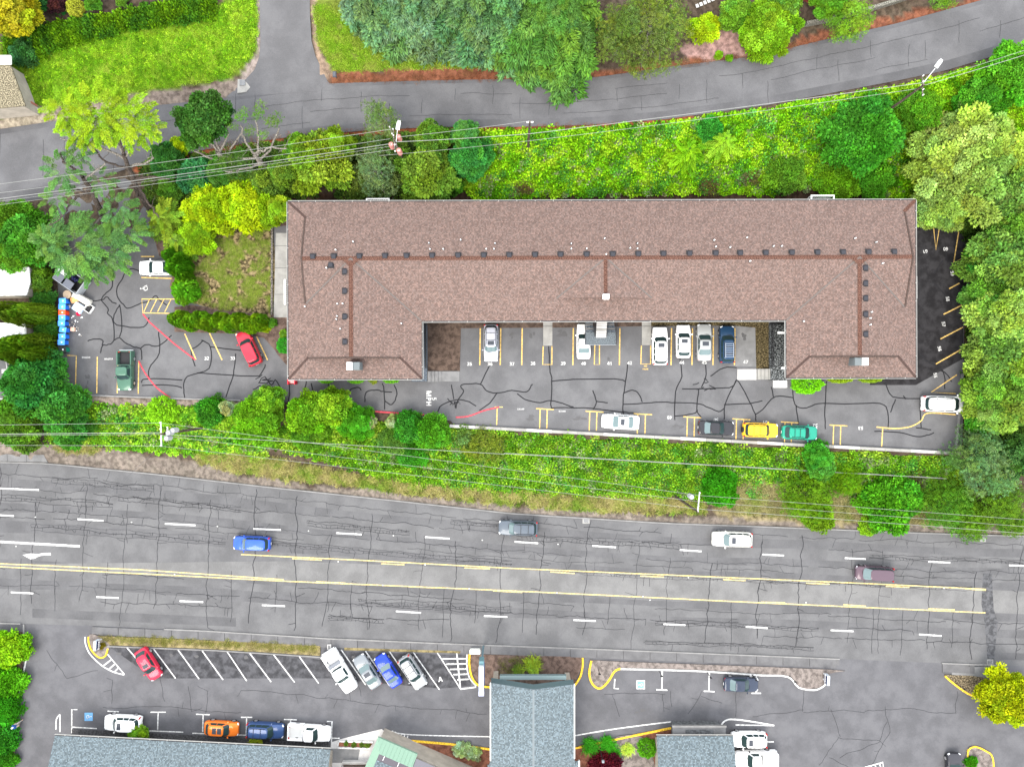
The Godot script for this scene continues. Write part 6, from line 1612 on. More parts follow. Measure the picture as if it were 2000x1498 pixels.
func build_bins() -> void:
	var blue := [0.02, 0.14, 0.62]; var lid := [0.10, 0.34, 0.80]
	for q in [[122, 588, 0.05, "blue wheelie bin next to the round wooden table top"], [121, 599.5, -0.03, "blue wheelie bin with a carton on its edge beside the red bin"], [121, 620, 0.02, "blue wheelie bin directly south of the red bin"], [120, 631.5, 0.0, "blue wheelie bin standing straight, second south of the red bin"], [122.5, 644, -0.16, "blue wheelie bin turned slightly askew"], [121, 657, 0.03, "blue wheelie bin second from the green bin"], [119.5, 668.5, -0.02, "blue wheelie bin beside the green bin"]]:
		bin(q[0], q[1], blue, q[3], "row of wheelie bins", q[2], lid)
	bin(121, 610.5, [0.62, 0.05, 0.02], "red wheelie bin between the blue bins", "row of wheelie bins", 0.0, [0.85, 0.12, 0.04])
	bin(122, 683, [0.01, 0.16, 0.10], "green wheelie bin with black lid at the end of the row", "row of wheelie bins", 0.1, [0.03, 0.035, 0.035])
	# skip with ribbed lids
	var p := P(136, 546, 1.0)
	var d := thing("dumpster", "large grey dumpster with ribbed plastic lids and one open bay", "dumpster", Vector3(p.x, 0.004, p.z), -0.62)
	var hm := mat(0.30, 0.32, 0.34, 0.5)
	for q in [[Vector3(0, 0.65, -1.0), Vector3(3.4, 1.25, 0.08)], [Vector3(0, 0.65, 1.0), Vector3(3.4, 1.25, 0.08)], [Vector3(-1.7, 0.65, 0), Vector3(0.08, 1.25, 2.08)], [Vector3(1.7, 0.65, 0), Vector3(0.08, 1.25, 2.08)]]:
		var mb := MB.new(); mb.box(q[0], q[1]); obj("side", mb.mesh(), hm, d)
	var fb := MB.new(); fb.box(Vector3(0, 0.25, 0), Vector3(3.3, 0.1, 1.9)); obj("floor", fb.mesh(), M.black, d)
	var lidm := mat(0.13, 0.14, 0.17, 0.5)
	for q in [[-1.1, -0.5], [-1.1, 0.5], [0.3, 0.5]]:
		var lb := MB.new(); lb.bevel_box(Vector3(q[0], 1.3, q[1]), Vector3(1.15, 0.05, 0.96), 0.015)
		for k in 6: lb.box(Vector3(q[0] - 0.45 + k * 0.18, 1.34, q[1]), Vector3(0.06, 0.04, 0.9))
		obj("lid", lb.mesh(), lidm if q[0] > -1 or q[1] > 0 else mat(0.5, 0.52, 0.54, 0.6), d)
	var bg := MB.new()
	for k in 5: bg.tube(Vector3(0.0 + k * 0.17, 0.8, -0.5 + (k % 2) * 0.2), Vector3(0.1 + k * 0.17, 1.08, -0.4 + (k % 2) * 0.2), 0.24, 0.12, 7)
	var bgo := obj("rubbish_bag", bg.mesh(), mat(0.012, 0.014, 0.05, 0.3)); tag(bgo, "dark plastic rubbish bags in the open dumpster bay", "bag"); bgo.transform = d.transform
	# discarded furniture
	var tp := P(129.5, 575, 0.75)
	var t := thing("round_table", "round pale wooden table top beside the dumpster", "table", Vector3(tp.x, 0.004, tp.z))
	var tb := MB.new(); tb.tube(Vector3(0, 0.68, 0), Vector3(0, 0.73, 0), 0.5, 0.5, 24); obj("tabletop", tb.mesh(), triplanar(mat(0.42, 0.33, 0.24, 0.8), M.g2, 1.0), t)
	for k in 4:
		var lb := MB.new(); lb.tube(Vector3(cos(k * PI / 2) * 0.35, 0, sin(k * PI / 2) * 0.35), Vector3(cos(k * PI / 2) * 0.3, 0.68, sin(k * PI / 2) * 0.3), 0.03, 0.03, 6); obj("leg", lb.mesh(), M.wood_grey, t)
	var sp := P(157, 583, 0.55)
	var s := thing("sofa", "discarded cream sofa lying by the bins", "sofa", Vector3(sp.x, 0.004, sp.z), -0.52)
	var cm := mat(0.60, 0.58, 0.53, 0.9)
	for q in [["seat", Vector3(0, 0.22, 0.1), Vector3(2.1, 0.42, 0.6)], ["backrest", Vector3(0, 0.45, -0.28), Vector3(2.15, 0.86, 0.2)], ["armrest", Vector3(-1.05, 0.32, 0.08), Vector3(0.2, 0.62, 0.65)], ["armrest", Vector3(1.05, 0.32, 0.08), Vector3(0.2, 0.62, 0.65)]]:
		var mb := MB.new(); mb.bevel_box(q[1], q[2], 0.07); obj(q[0], mb.mesh(), cm, s)
	var junk := [["cardboard_box", 143, 585, [0.62, 0.33, 0.14], Vector3(0.75, 0.45, 0.6), 0.35, "orange brown cardboard box beside the cream sofa", "box"], ["storage_crate", 171.5, 602, [0.68, 0.68, 0.66], Vector3(0.85, 0.35, 0.95), -0.6, "white plastic crate frame lying on the asphalt", "crate"], ["cabinet_panel", 151, 601, [0.42, 0.52, 0.66], Vector3(1.2, 0.25, 1.0), -0.6, "pale blue cabinet lying on its back by the bins", "cabinet"], ["red_bag", 149, 612, [0.55, 0.02, 0.06], Vector3(0.55, 0.35, 0.5), 0.4, "crimson bag dropped beside the blue cabinet", "bag"], ["carton", 140, 643, [0.62, 0.42, 0.32], Vector3(0.42, 0.3, 0.45), -0.1, "small open carton beside the askew blue bin", "box"], ["carton", 132, 599, [0.55, 0.5, 0.46], Vector3(0.4, 0.2, 0.25), 0.2, "flat pale carton wedged against the blue bins", "box"]]
	for q in junk:
		var jp := P(q[1], q[2], q[4].y)
		var j := thing(q[0], q[6], q[7], Vector3(jp.x, 0.012, jp.z), q[5])
		var jm := mat(q[3][0], q[3][1], q[3][2], 0.8)
		var z: Vector3 = q[4]
		if q[7] == "bag":
			var mb := MB.new()
			for k in 5: mb.tube(Vector3(cos(k * 1.3) * 0.12, 0, sin(k * 1.3) * 0.12), Vector3(cos(k * 1.3) * 0.06, z.y * (0.7 + 0.08 * k), sin(k * 1.3) * 0.06), 0.2, 0.08, 8)
			obj("sack", mb.mesh(), jm, j)
		else:
			for w in [[Vector3(0, z.y * 0.5, -z.z * 0.5), Vector3(z.x, z.y, 0.05)], [Vector3(0, z.y * 0.5, z.z * 0.5), Vector3(z.x, z.y, 0.05)], [Vector3(-z.x * 0.5, z.y * 0.5, 0), Vector3(0.05, z.y, z.z - 0.06)], [Vector3(z.x * 0.5, z.y * 0.5, 0), Vector3(0.05, z.y, z.z - 0.06)]]:
				var mb := MB.new(); mb.box(w[0], w[1]); obj("side", mb.mesh(), jm, j)
			var bt := MB.new()
			if q[7] == "cabinet" or q[7] == "box": bt.box(Vector3(0, z.y - (0.02 if q[7] == "cabinet" else 0.1), 0), Vector3(z.x - 0.06, 0.03, z.z - 0.06))
			else:
				bt.box(Vector3(0, 0.05, 0), Vector3(z.x - 0.06, 0.04, z.z - 0.06)); bt.box(Vector3(0, z.y - 0.04, -z.z * 0.2), Vector3(z.x - 0.06, 0.04, 0.05)); bt.box(Vector3(0.1, z.y - 0.08, 0), Vector3(0.05, 0.04, z.z - 0.06))
			obj("panel", bt.mesh(), jm if q[7] != "crate" else M.trim, j)
	# scattered litter
	rng.seed = 9
	for k in 26:
		var q := P(rng.randf_range(134, 160), rng.randf_range(608, 660), 0.01)
		var lb := MB.new(); var r := rng.randf_range(0.04, 0.1)
		lb.tri(Vector3(-r, 0.004, -r * 0.6), Vector3(-r * 0.5, 0.03, r), Vector3(r, 0.01, r * 0.3)); lb.tri(Vector3(-r, 0.004, -r * 0.6), Vector3(r, 0.01, r * 0.3), Vector3(r * 0.6, 0.02, -r))
		var o := obj("litter", lb.mesh(), M.white if k % 3 else mat(0.4, 0.35, 0.3, 0.9), null, q); tag(o, "scrap of pale paper litter on the asphalt near the bins", "litter", "litter near the bins")
	# white mattress by the right gallery, red bench, small details
	var mp := P(1525, 750, 0.25)
	var m := thing("mattress", "white mattress leaning flat beside the clipped box hedge", "mattress", Vector3(mp.x, 0.004, mp.z))
	var mm := MB.new(); mm.bevel_box(Vector3(0, 0.13, 0), Vector3(1.65, 0.26, 0.85), 0.06); obj("padding", mm.mesh(), M.white, m)
	var ml := MB.new(); ml.box(Vector3(0, 0.12, 0), Vector3(1.67, 0.02, 0.87)); obj("piping", ml.mesh(), M.offwhite, m)
	var bp := P(570, 746, 0.6)
	var b := thing("metal_rack", "small red metal rack at the corner of the west wing", "rack", Vector3(bp.x, 0.004, bp.z))
	for q in [[-0.4, 0.0], [0.4, 0.0]]:
		var rb := MB.new(); rb.box(Vector3(q[0], 0.5, 0), Vector3(0.1, 1.0, 0.6)); obj("upright", rb.mesh(), mat(0.60, 0.03, 0.05, 0.5), b)
	for k in 4:
		var rb := MB.new(); rb.box(Vector3(0, 0.95 - k * 0.25, -0.2 + k * 0.12), Vector3(0.72, 0.05, 0.12)); obj("shelf_bar", rb.mesh(), mat(0.5, 0.05, 0.06, 0.5) if k % 2 else M.offwhite, b)
	# storm inlet with concrete pad at the side lane corner
	var g := G(475, 165)
	var si := thing("storm_inlet", "concrete pad with square iron grate at the side lane corner", "drain", g)
	var pp := PackedVector2Array()
	for q in [[464, 155], [482, 155], [493, 164], [481, 180], [464, 183]]:
		var w := G(q[0], q[1]) - g; pp.append(Vector2(w.x, w.z))
	obj("pad", flat_mesh(pp, 0.06, 0.1), M.concrete, si)
	var gb := MB.new(); gb.box(Vector3(-0.1, 0.075, -0.2), Vector3(0.7, 0.02, 0.7)); obj("grate", gb.mesh(), M.black, si)
	for k in 5:
		var rb := MB.new(); rb.box(Vector3(-0.38 + k * 0.14, 0.09, -0.2), Vector3(0.04, 0.02, 0.66)); obj("bar", rb.mesh(), M.steel, si)
	# mailbox at the lane corner
	var mg := G(657, 152)
	var mbx := thing("mailbox", "dark metal mailbox at the corner of the lane", "mailbox", mg)
	var m1 := MB.new(); m1.bevel_box(Vector3(0, 1.0, 0), Vector3(0.42, 0.35, 0.62), 0.1); obj("box", m1.mesh(), mat(0.08, 0.085, 0.1, 0.5), mbx)
	var m2 := MB.new(); m2.box(Vector3(0, 0.42, 0), Vector3(0.1, 0.84, 0.1)); obj("post", m2.mesh(), M.wood_grey, mbx)
	# round black cover at the lane below the drooping cedar
	var rg := G(1097, 187)
	var rc := thing("rubbish_can", "round black rubbish can standing at the tips of the drooping cedar", "bin", rg)
	var r1 := MB.new(); r1.tube(Vector3(0, 0, 0), Vector3(0, 0.7, 0), 0.26, 0.3, 16); obj("can", r1.mesh(), M.black, rc)
	var r2 := MB.new(); r2.tube(Vector3(0, 0.7, 0), Vector3(0, 0.75, 0), 0.32, 0.28, 16); obj("lid", r2.mesh(), M.trim, rc)
	# utility box on the south pavement
	var ub := thing("utility_cabinet", "white rectangular utility cabinet on the south pavement", "cabinet", P(928, 1270, ROADY + 0.12))
	var u1 := MB.new(); u1.bevel_box(Vector3(0, 0.3, 0), Vector3(1.25, 0.6, 0.5), 0.03); obj("body", u1.mesh(), M.offwhite, ub)
	var u2 := MB.new(); u2.box(Vector3(0, 0.61, 0), Vector3(1.3, 0.03, 0.55)); obj("top", u2.mesh(), M.offwhite, ub)
	var sb := thing("meter_box", "small concrete meter box beside the white crew pickup", "box", P(643, 1263, ROADY + 0.12))
	var s1 := MB.new(); s1.bevel_box(Vector3(0, 0.08, 0), Vector3(0.5, 0.16, 0.65), 0.02); obj("frame", s1.mesh(), M.concrete_light, sb)
	var s2 := MB.new(); s2.box(Vector3(0, 0.165, 0), Vector3(0.3, 0.01, 0.45)); obj("lid", s2.mesh(), M.concrete_grey, sb)

func text_on(parent: Node, text: String, at: Vector3, size: float, basis: Basis, material: Material, called := "lettering") -> void:
	var t := TextMesh.new()
	var f := SystemFont.new(); f.font_names = PackedStringArray(["Droid Sans"]); f.font_weight = 700
	t.font = f; t.text = text; t.font_size = 64; t.pixel_size = size / 46.0; t.depth = 0.01; t.curve_step = 2.0
	var o := MeshInstance3D.new(); o.name = called; o.mesh = t; o.material_override = material; parent.add_child(o, true)
	o.position = at; o.basis = basis

func build_signs() -> void:
	var y := ROADY
	var navy := mat(0.012, 0.015, 0.055, 0.4)
	for q in [[184, 1262, 1, "low navy Enter sign box on the yellow kerbed west island"], [1619, 1330, -1, "low navy Enter sign box at the east end of the gravel bed"]]:
		var p := P(q[0], q[1], y + 1.6)
		var s := thing("entrance_sign", q[3], "sign", Vector3(p.x, y + 0.14, p.z), -0.05)
		for zz in [-0.35, 0.35]:
			var pb := MB.new(); pb.box(Vector3(0, 0.35, zz), Vector3(0.1, 0.7, 0.1)); obj("post", pb.mesh(), M.galv, s)
		var cb := MB.new(); cb.bevel_box(Vector3(0, 1.05, 0), Vector3(0.34, 0.85, 1.18), 0.02); obj("cabinet", cb.mesh(), mat(0.42, 0.47, 0.52, 0.5), s)
		for sd in [-1, 1]:
			var fb := MB.new(); fb.box(Vector3(sd * 0.175, 1.05, 0), Vector3(0.012, 0.76, 1.1)); var face := obj("sign_face", fb.mesh(), navy, s)
			text_on(face, "Enter", Vector3(sd * 0.188, 0.95, 0), 0.34, Basis(Vector3.UP, sd * PI / 2), M.white)
	# tall pylon sign by the canopy
	var top := P(938, 1368, y + 6.6)
	var g := thing("pylon_sign", "tall slim blue and white pylon sign beside the entrance canopy", "sign", Vector3(top.x + 0.1, y + 0.12, top.z - 2.4))
	for zz in [-1.5, 1.3]:
		var pb := MB.new(); pb.tube(Vector3(0, 0, zz), Vector3(0, 4.3, zz), 0.12, 0.12, 8); obj("post", pb.mesh(), mat(0.10, 0.15, 0.17, 0.6), g)
	var cb := MB.new(); cb.bevel_box(Vector3(0, 5.3, 0), Vector3(0.55, 2.1, 2.9), 0.03); obj("cabinet", cb.mesh(), mat(0.46, 0.50, 0.54, 0.5), g)
	for sd in [-1, 1]:
		var fb := MB.new(); fb.box(Vector3(sd * 0.285, 5.3, 0), Vector3(0.016, 1.9, 2.7)); obj("sign_face", fb.mesh(), mat(0.06, 0.14, 0.34, 0.4), g)
	var hb := MB.new(); hb.bevel_box(Vector3(0, 5.9, 1.75), Vector3(0.62, 0.7, 0.55), 0.05); obj("sign_cap", hb.mesh(), mat(0.42, 0.44, 0.60, 0.5), g)
	var ub := MB.new(); ub.bevel_box(Vector3(0, 5.2, -1.7), Vector3(0.55, 1.4, 0.45), 0.04); obj("sign_base_cap", ub.mesh(), mat(0.10, 0.18, 0.20, 0.5), g)
	# bollard-like posts in the gravel bed and lamp post near the planting
	for q in [[1168, 1305, "thin dark post in the rounded end of the gravel bed"], [1287, 1309, "thin dark post behind the first white stall line"], [1381, 1312, "thin dark post behind the second white stall line"], [1469, 1317, "thin dark post behind the dark blue sedan"], [1543, 1320, "thin dark post at the wide end of the gravel bed"], [1868, 1334, "thin dark post in the island by the yellow tree"]]:
		var p := thing("sign_post", q[2], "post", P(q[0], q[1], y + 0.12))
		var pb := MB.new(); pb.tube(Vector3.ZERO, Vector3(0, 1.9, 0), 0.04, 0.04, 6); obj("shaft", pb.mesh(), M.trim, p)
		var sb := MB.new(); sb.box(Vector3(0, 1.75, 0.05), Vector3(0.3, 0.42, 0.02)); obj("plate", sb.mesh(), M.trim, p)
	var lp := thing("lamp_post", "slender dark garden lamp post among the broad leaved plants", "lamp post", P(1172, 1462, y + 0.12))
	var l1 := MB.new(); l1.tube(Vector3.ZERO, Vector3(0, 3.0, 0), 0.05, 0.04, 8); obj("shaft", l1.mesh(), M.trim, lp)
	var l2 := MB.new(); l2.bevel_box(Vector3(0, 3.1, 0), Vector3(0.28, 0.3, 0.28), 0.08); obj("lantern", l2.mesh(), mat(0.2, 0.22, 0.24, 0.4), lp)
	# concrete wheel stop
	var ws := thing("concrete_block", "small yellow painted concrete block on the dirt by the west kerb", "block", P(27, 1238, y + 0.1))
	var wb := MB.new(); wb.bevel_box(Vector3(0, 0.1, 0), Vector3(0.7, 0.2, 0.25), 0.05, Basis(Vector3.UP, 0.5)); obj("block", wb.mesh(), mat(0.55, 0.48, 0.26, 0.8), ws)

# one continuous figure from tapered capsules, meshed as surface nets
func field_mesh(mb: MB, bones: Array, cell: float, soft := 0.035) -> void:
	var lo := Vector3(1e9, 1e9, 1e9); var hi := -lo
	for b in bones:
		for e in [[b[0], b[2]], [b[1], b[3]]]:
			lo = lo.min(e[0] - Vector3.ONE * (e[1] + 2 * cell)); hi = hi.max(e[0] + Vector3.ONE * (e[1] + 2 * cell))
	var n := Vector3i(((hi - lo) / cell).ceil()) + Vector3i.ONE
	var val := PackedFloat32Array(); val.resize(n.x * n.y * n.z); val.fill(1.0)
	for b in bones:
		var a: Vector3 = b[0]; var d: Vector3 = b[1] - b[0]; var dd := maxf(d.length_squared(), 1e-8)
		var rm: float = maxf(b[2], b[3]) + 2.5 * cell
		var l := Vector3i(((a.min(b[1]) - Vector3.ONE * rm - lo) / cell).floor()); var h := Vector3i(((a.max(b[1]) + Vector3.ONE * rm - lo) / cell).ceil())
		for z in range(maxi(l.z, 0), mini(h.z + 1, n.z)):
			for y in range(maxi(l.y, 0), mini(h.y + 1, n.y)):
				for x in range(maxi(l.x, 0), mini(h.x + 1, n.x)):
					var p := lo + Vector3(x, y, z) * cell
					var t := clampf((p - a).dot(d) / dd, 0, 1)
					var s: float = (p - a - d * t).length() - lerpf(b[2], b[3], t)
					var i := (z * n.y + y) * n.x + x
					var v := val[i]; var k := soft
					var hh := clampf(0.5 + 0.5 * (v - s) / k, 0, 1)
					val[i] = lerpf(v, s, hh) - k * hh * (1 - hh)
	var vert := {}
	var off := [Vector3i(0, 0, 0), Vector3i(1, 0, 0), Vector3i(0, 1, 0), Vector3i(1, 1, 0), Vector3i(0, 0, 1), Vector3i(1, 0, 1), Vector3i(0, 1, 1), Vector3i(1, 1, 1)]
	for z in n.z - 1:
		for y in n.y - 1:
			for x in n.x - 1:
				var sum := Vector3.ZERO; var cnt := 0; var neg := 0
				for o in off:
					if val[((z + o.z) * n.y + y + o.y) * n.x + x + o.x] < 0: neg += 1
				if neg == 0 or neg == 8: continue
				for i in 8:
					for j in range(i + 1, 8):
						var q: Vector3i = off[j] - off[i]
						if absi(q.x) + absi(q.y) + absi(q.z) != 1: continue
						var va := val[((z + off[i].z) * n.y + y + off[i].y) * n.x + x + off[i].x]; var vb := val[((z + off[j].z) * n.y + y + off[j].y) * n.x + x + off[j].x]
						if (va < 0) != (vb < 0):
							sum += Vector3(off[i]) + Vector3(q) * (va / (va - vb)); cnt += 1
				vert[Vector3i(x, y, z)] = lo + (Vector3(x, y, z) + sum / cnt) * cell
	for c in vert:
		var i0: int = (c.z * n.y + c.y) * n.x + c.x
		for ax in 3:
			var e := Vector3i.ZERO; e[ax] = 1
			var u := Vector3i.ZERO; u[(ax + 1) % 3] = 1
			var w := Vector3i.ZERO; w[(ax + 2) % 3] = 1
			var i1: int = ((c.z + e.z) * n.y + c.y + e.y) * n.x + c.x + e.x
			if (val[i0] < 0) == (val[i1] < 0): continue
			if not (vert.has(c - u) and vert.has(c - w) and vert.has(c - u - w)): continue
			if val[i0] < 0: mb.quad(vert[c], vert[c - u], vert[c - u - w], vert[c - w])
			else: mb.quad(vert[c], vert[c - w], vert[c - u - w], vert[c - u])

func build_person() -> void:
	# a walker in a blue top and pale trousers at the west kerb, mid stride
	var y := ROADY
	var g := P(40, 1410, y)
	var p := thing("person", "person walking in a blue top, pale trousers and light cap by the west kerb", "person", Vector3(g.x, y + 0.002, g.z), 0.6)
	var legs := MB.new()
	field_mesh(legs, [[Vector3(0, 0.95, -0.09), Vector3(0.16, 0.52, -0.1), 0.1, 0.07], [Vector3(0.16, 0.52, -0.1), Vector3(0.2, 0.1, -0.1), 0.068, 0.045], [Vector3(0.2, 0.055, -0.1), Vector3(0.38, 0.045, -0.11), 0.045, 0.04],
		[Vector3(0, 0.95, 0.09), Vector3(-0.08, 0.52, 0.1), 0.1, 0.07], [Vector3(-0.08, 0.52, 0.1), Vector3(-0.32, 0.16, 0.1), 0.068, 0.045], [Vector3(-0.34, 0.13, 0.1), Vector3(-0.2, 0.045, 0.1), 0.045, 0.04], [Vector3(0, 0.95, -0.06), Vector3(0, 0.95, 0.06), 0.13, 0.13], [Vector3(0, 0.95, 0), Vector3(0.02, 1.1, 0), 0.13, 0.13],
		[Vector3(0.02, 1.1, 0), Vector3(0.03, 1.36, 0), 0.13, 0.15], [Vector3(0.03, 1.42, -0.15), Vector3(0.03, 1.42, 0.15), 0.08, 0.08], [Vector3(0.03, 1.42, -0.19), Vector3(-0.08, 1.14, -0.24), 0.06, 0.045], [Vector3(-0.08, 1.14, -0.24), Vector3(0.02, 0.9, -0.25), 0.042, 0.032], [Vector3(0.03, 1.42, 0.19), Vector3(0.1, 1.14, 0.24), 0.06, 0.045], [Vector3(0.1, 1.14, 0.24), Vector3(0.26, 0.98, 0.22), 0.042, 0.032],
		[Vector3(0.03, 1.45, 0), Vector3(0.05, 1.56, 0), 0.06, 0.055], [Vector3(0.06, 1.6, 0), Vector3(0.06, 1.68, 0), 0.085, 0.095], [Vector3(0.15, 1.6, 0), Vector3(0.165, 1.62, 0), 0.02, 0.015],
		[Vector3(0.02, 0.88, -0.25), Vector3(0.03, 0.82, -0.25), 0.035, 0.03], [Vector3(0.27, 0.97, 0.22), Vector3(0.33, 0.94, 0.22), 0.035, 0.03]], 0.025)
	for h in [[Vector3(0.03, 0.84, -0.25), Vector3(0.05, -1, 0), Vector3(1, 0, 0)], [Vector3(0.31, 0.95, 0.22), Vector3(0.9, -0.45, 0), Vector3(0.45, 0.9, 0)]]:
		var fd: Vector3 = h[1].normalized(); var sd: Vector3 = h[2].normalized(); var inn := fd.cross(sd)
		var hb := [[h[0] - sd * 0.02, h[0] - sd * 0.022 + fd * 0.055, 0.017, 0.015], [h[0] + sd * 0.02, h[0] + sd * 0.022 + fd * 0.055, 0.017, 0.015]]
		for i in 4:
			var r0: Vector3 = h[0] + fd * 0.055 + sd * (-0.032 + 0.0215 * i); var m0: Vector3 = r0 + fd * [0.034, 0.04, 0.042, 0.036][i]
			hb.append([r0, m0, 0.0085, 0.008]); hb.append([m0, m0 + (fd + inn * 0.6).normalized() * 0.032, 0.008, 0.0068])
		hb.append([h[0] + sd * 0.03 + fd * 0.01, h[0] + sd * 0.058 + fd * 0.04, 0.011, 0.0095]); hb.append([h[0] + sd * 0.058 + fd * 0.04, h[0] + sd * 0.058 + fd * 0.068 + inn * 0.01, 0.0095, 0.008])
		field_mesh(legs, hb, 0.005, 0.006)
	obj("body", legs.mesh(), mat(0.42, 0.29, 0.22, 0.8), p)
	var top := MB.new()
	field_mesh(top, [[Vector3(0.01, 1.0, 0), Vector3(0.03, 1.38, 0), 0.155, 0.17], [Vector3(0.03, 1.42, -0.15), Vector3(0.03, 1.42, 0.15), 0.1, 0.1], [Vector3(0.03, 1.42, -0.19), Vector3(-0.06, 1.18, -0.24), 0.08, 0.065], [Vector3(0.03, 1.42, 0.19), Vector3(0.09, 1.18, 0.24), 0.08, 0.065]], 0.03)
	obj("top", top.mesh(), mat(0.03, 0.075, 0.24, 0.9), p)
	var tr := MB.new()
	field_mesh(tr, [[Vector3(0, 0.97, -0.06), Vector3(0, 0.97, 0.06), 0.15, 0.15], [Vector3(0, 0.95, -0.09), Vector3(0.16, 0.52, -0.1), 0.12, 0.09], [Vector3(0.16, 0.52, -0.1), Vector3(0.2, 0.14, -0.1), 0.088, 0.065], [Vector3(0, 0.95, 0.09), Vector3(-0.08, 0.52, 0.1), 0.12, 0.09], [Vector3(-0.08, 0.52, 0.1), Vector3(-0.31, 0.18, 0.1), 0.088, 0.065]], 0.03)
	obj("trousers", tr.mesh(), mat(0.36, 0.34, 0.31, 0.9), p)
	var cap := MB.new()
	field_mesh(cap, [[Vector3(0.06, 1.7, 0), Vector3(0.06, 1.72, 0), 0.105, 0.1], [Vector3(0.1, 1.69, 0), Vector3(0.22, 1.675, 0), 0.06, 0.03]], 0.022)
	obj("cap", cap.mesh(), mat(0.7, 0.68, 0.66, 0.9), p)

# ---------------------------------------------------------------- plants
var PAD := {}

func leaf(mb: MB, at: Vector3, dir: Vector3, up: Vector3, ln: float, wd: float, col: Color) -> void:
	# a leaf of two triangles, slightly folded
	var s := dir.cross(up).normalized() * wd * 0.5
	var tip := at + dir * ln; var m := at + dir * ln * 0.45
	var fold := up * wd * 0.12
	mb.tri(at, m + s + fold, tip, col); mb.tri(at, tip, m - s + fold, col)

func tone(r: RandomNumberGenerator, spread: float) -> Color:
	var v := 1.0 - pow(r.randf(), 0.8) * spread * 1.35
	return Color(clampf(v * r.randf_range(0.86, 1.0), 0, 1), v, clampf(v * r.randf_range(0.7, 1.0), 0, 1))

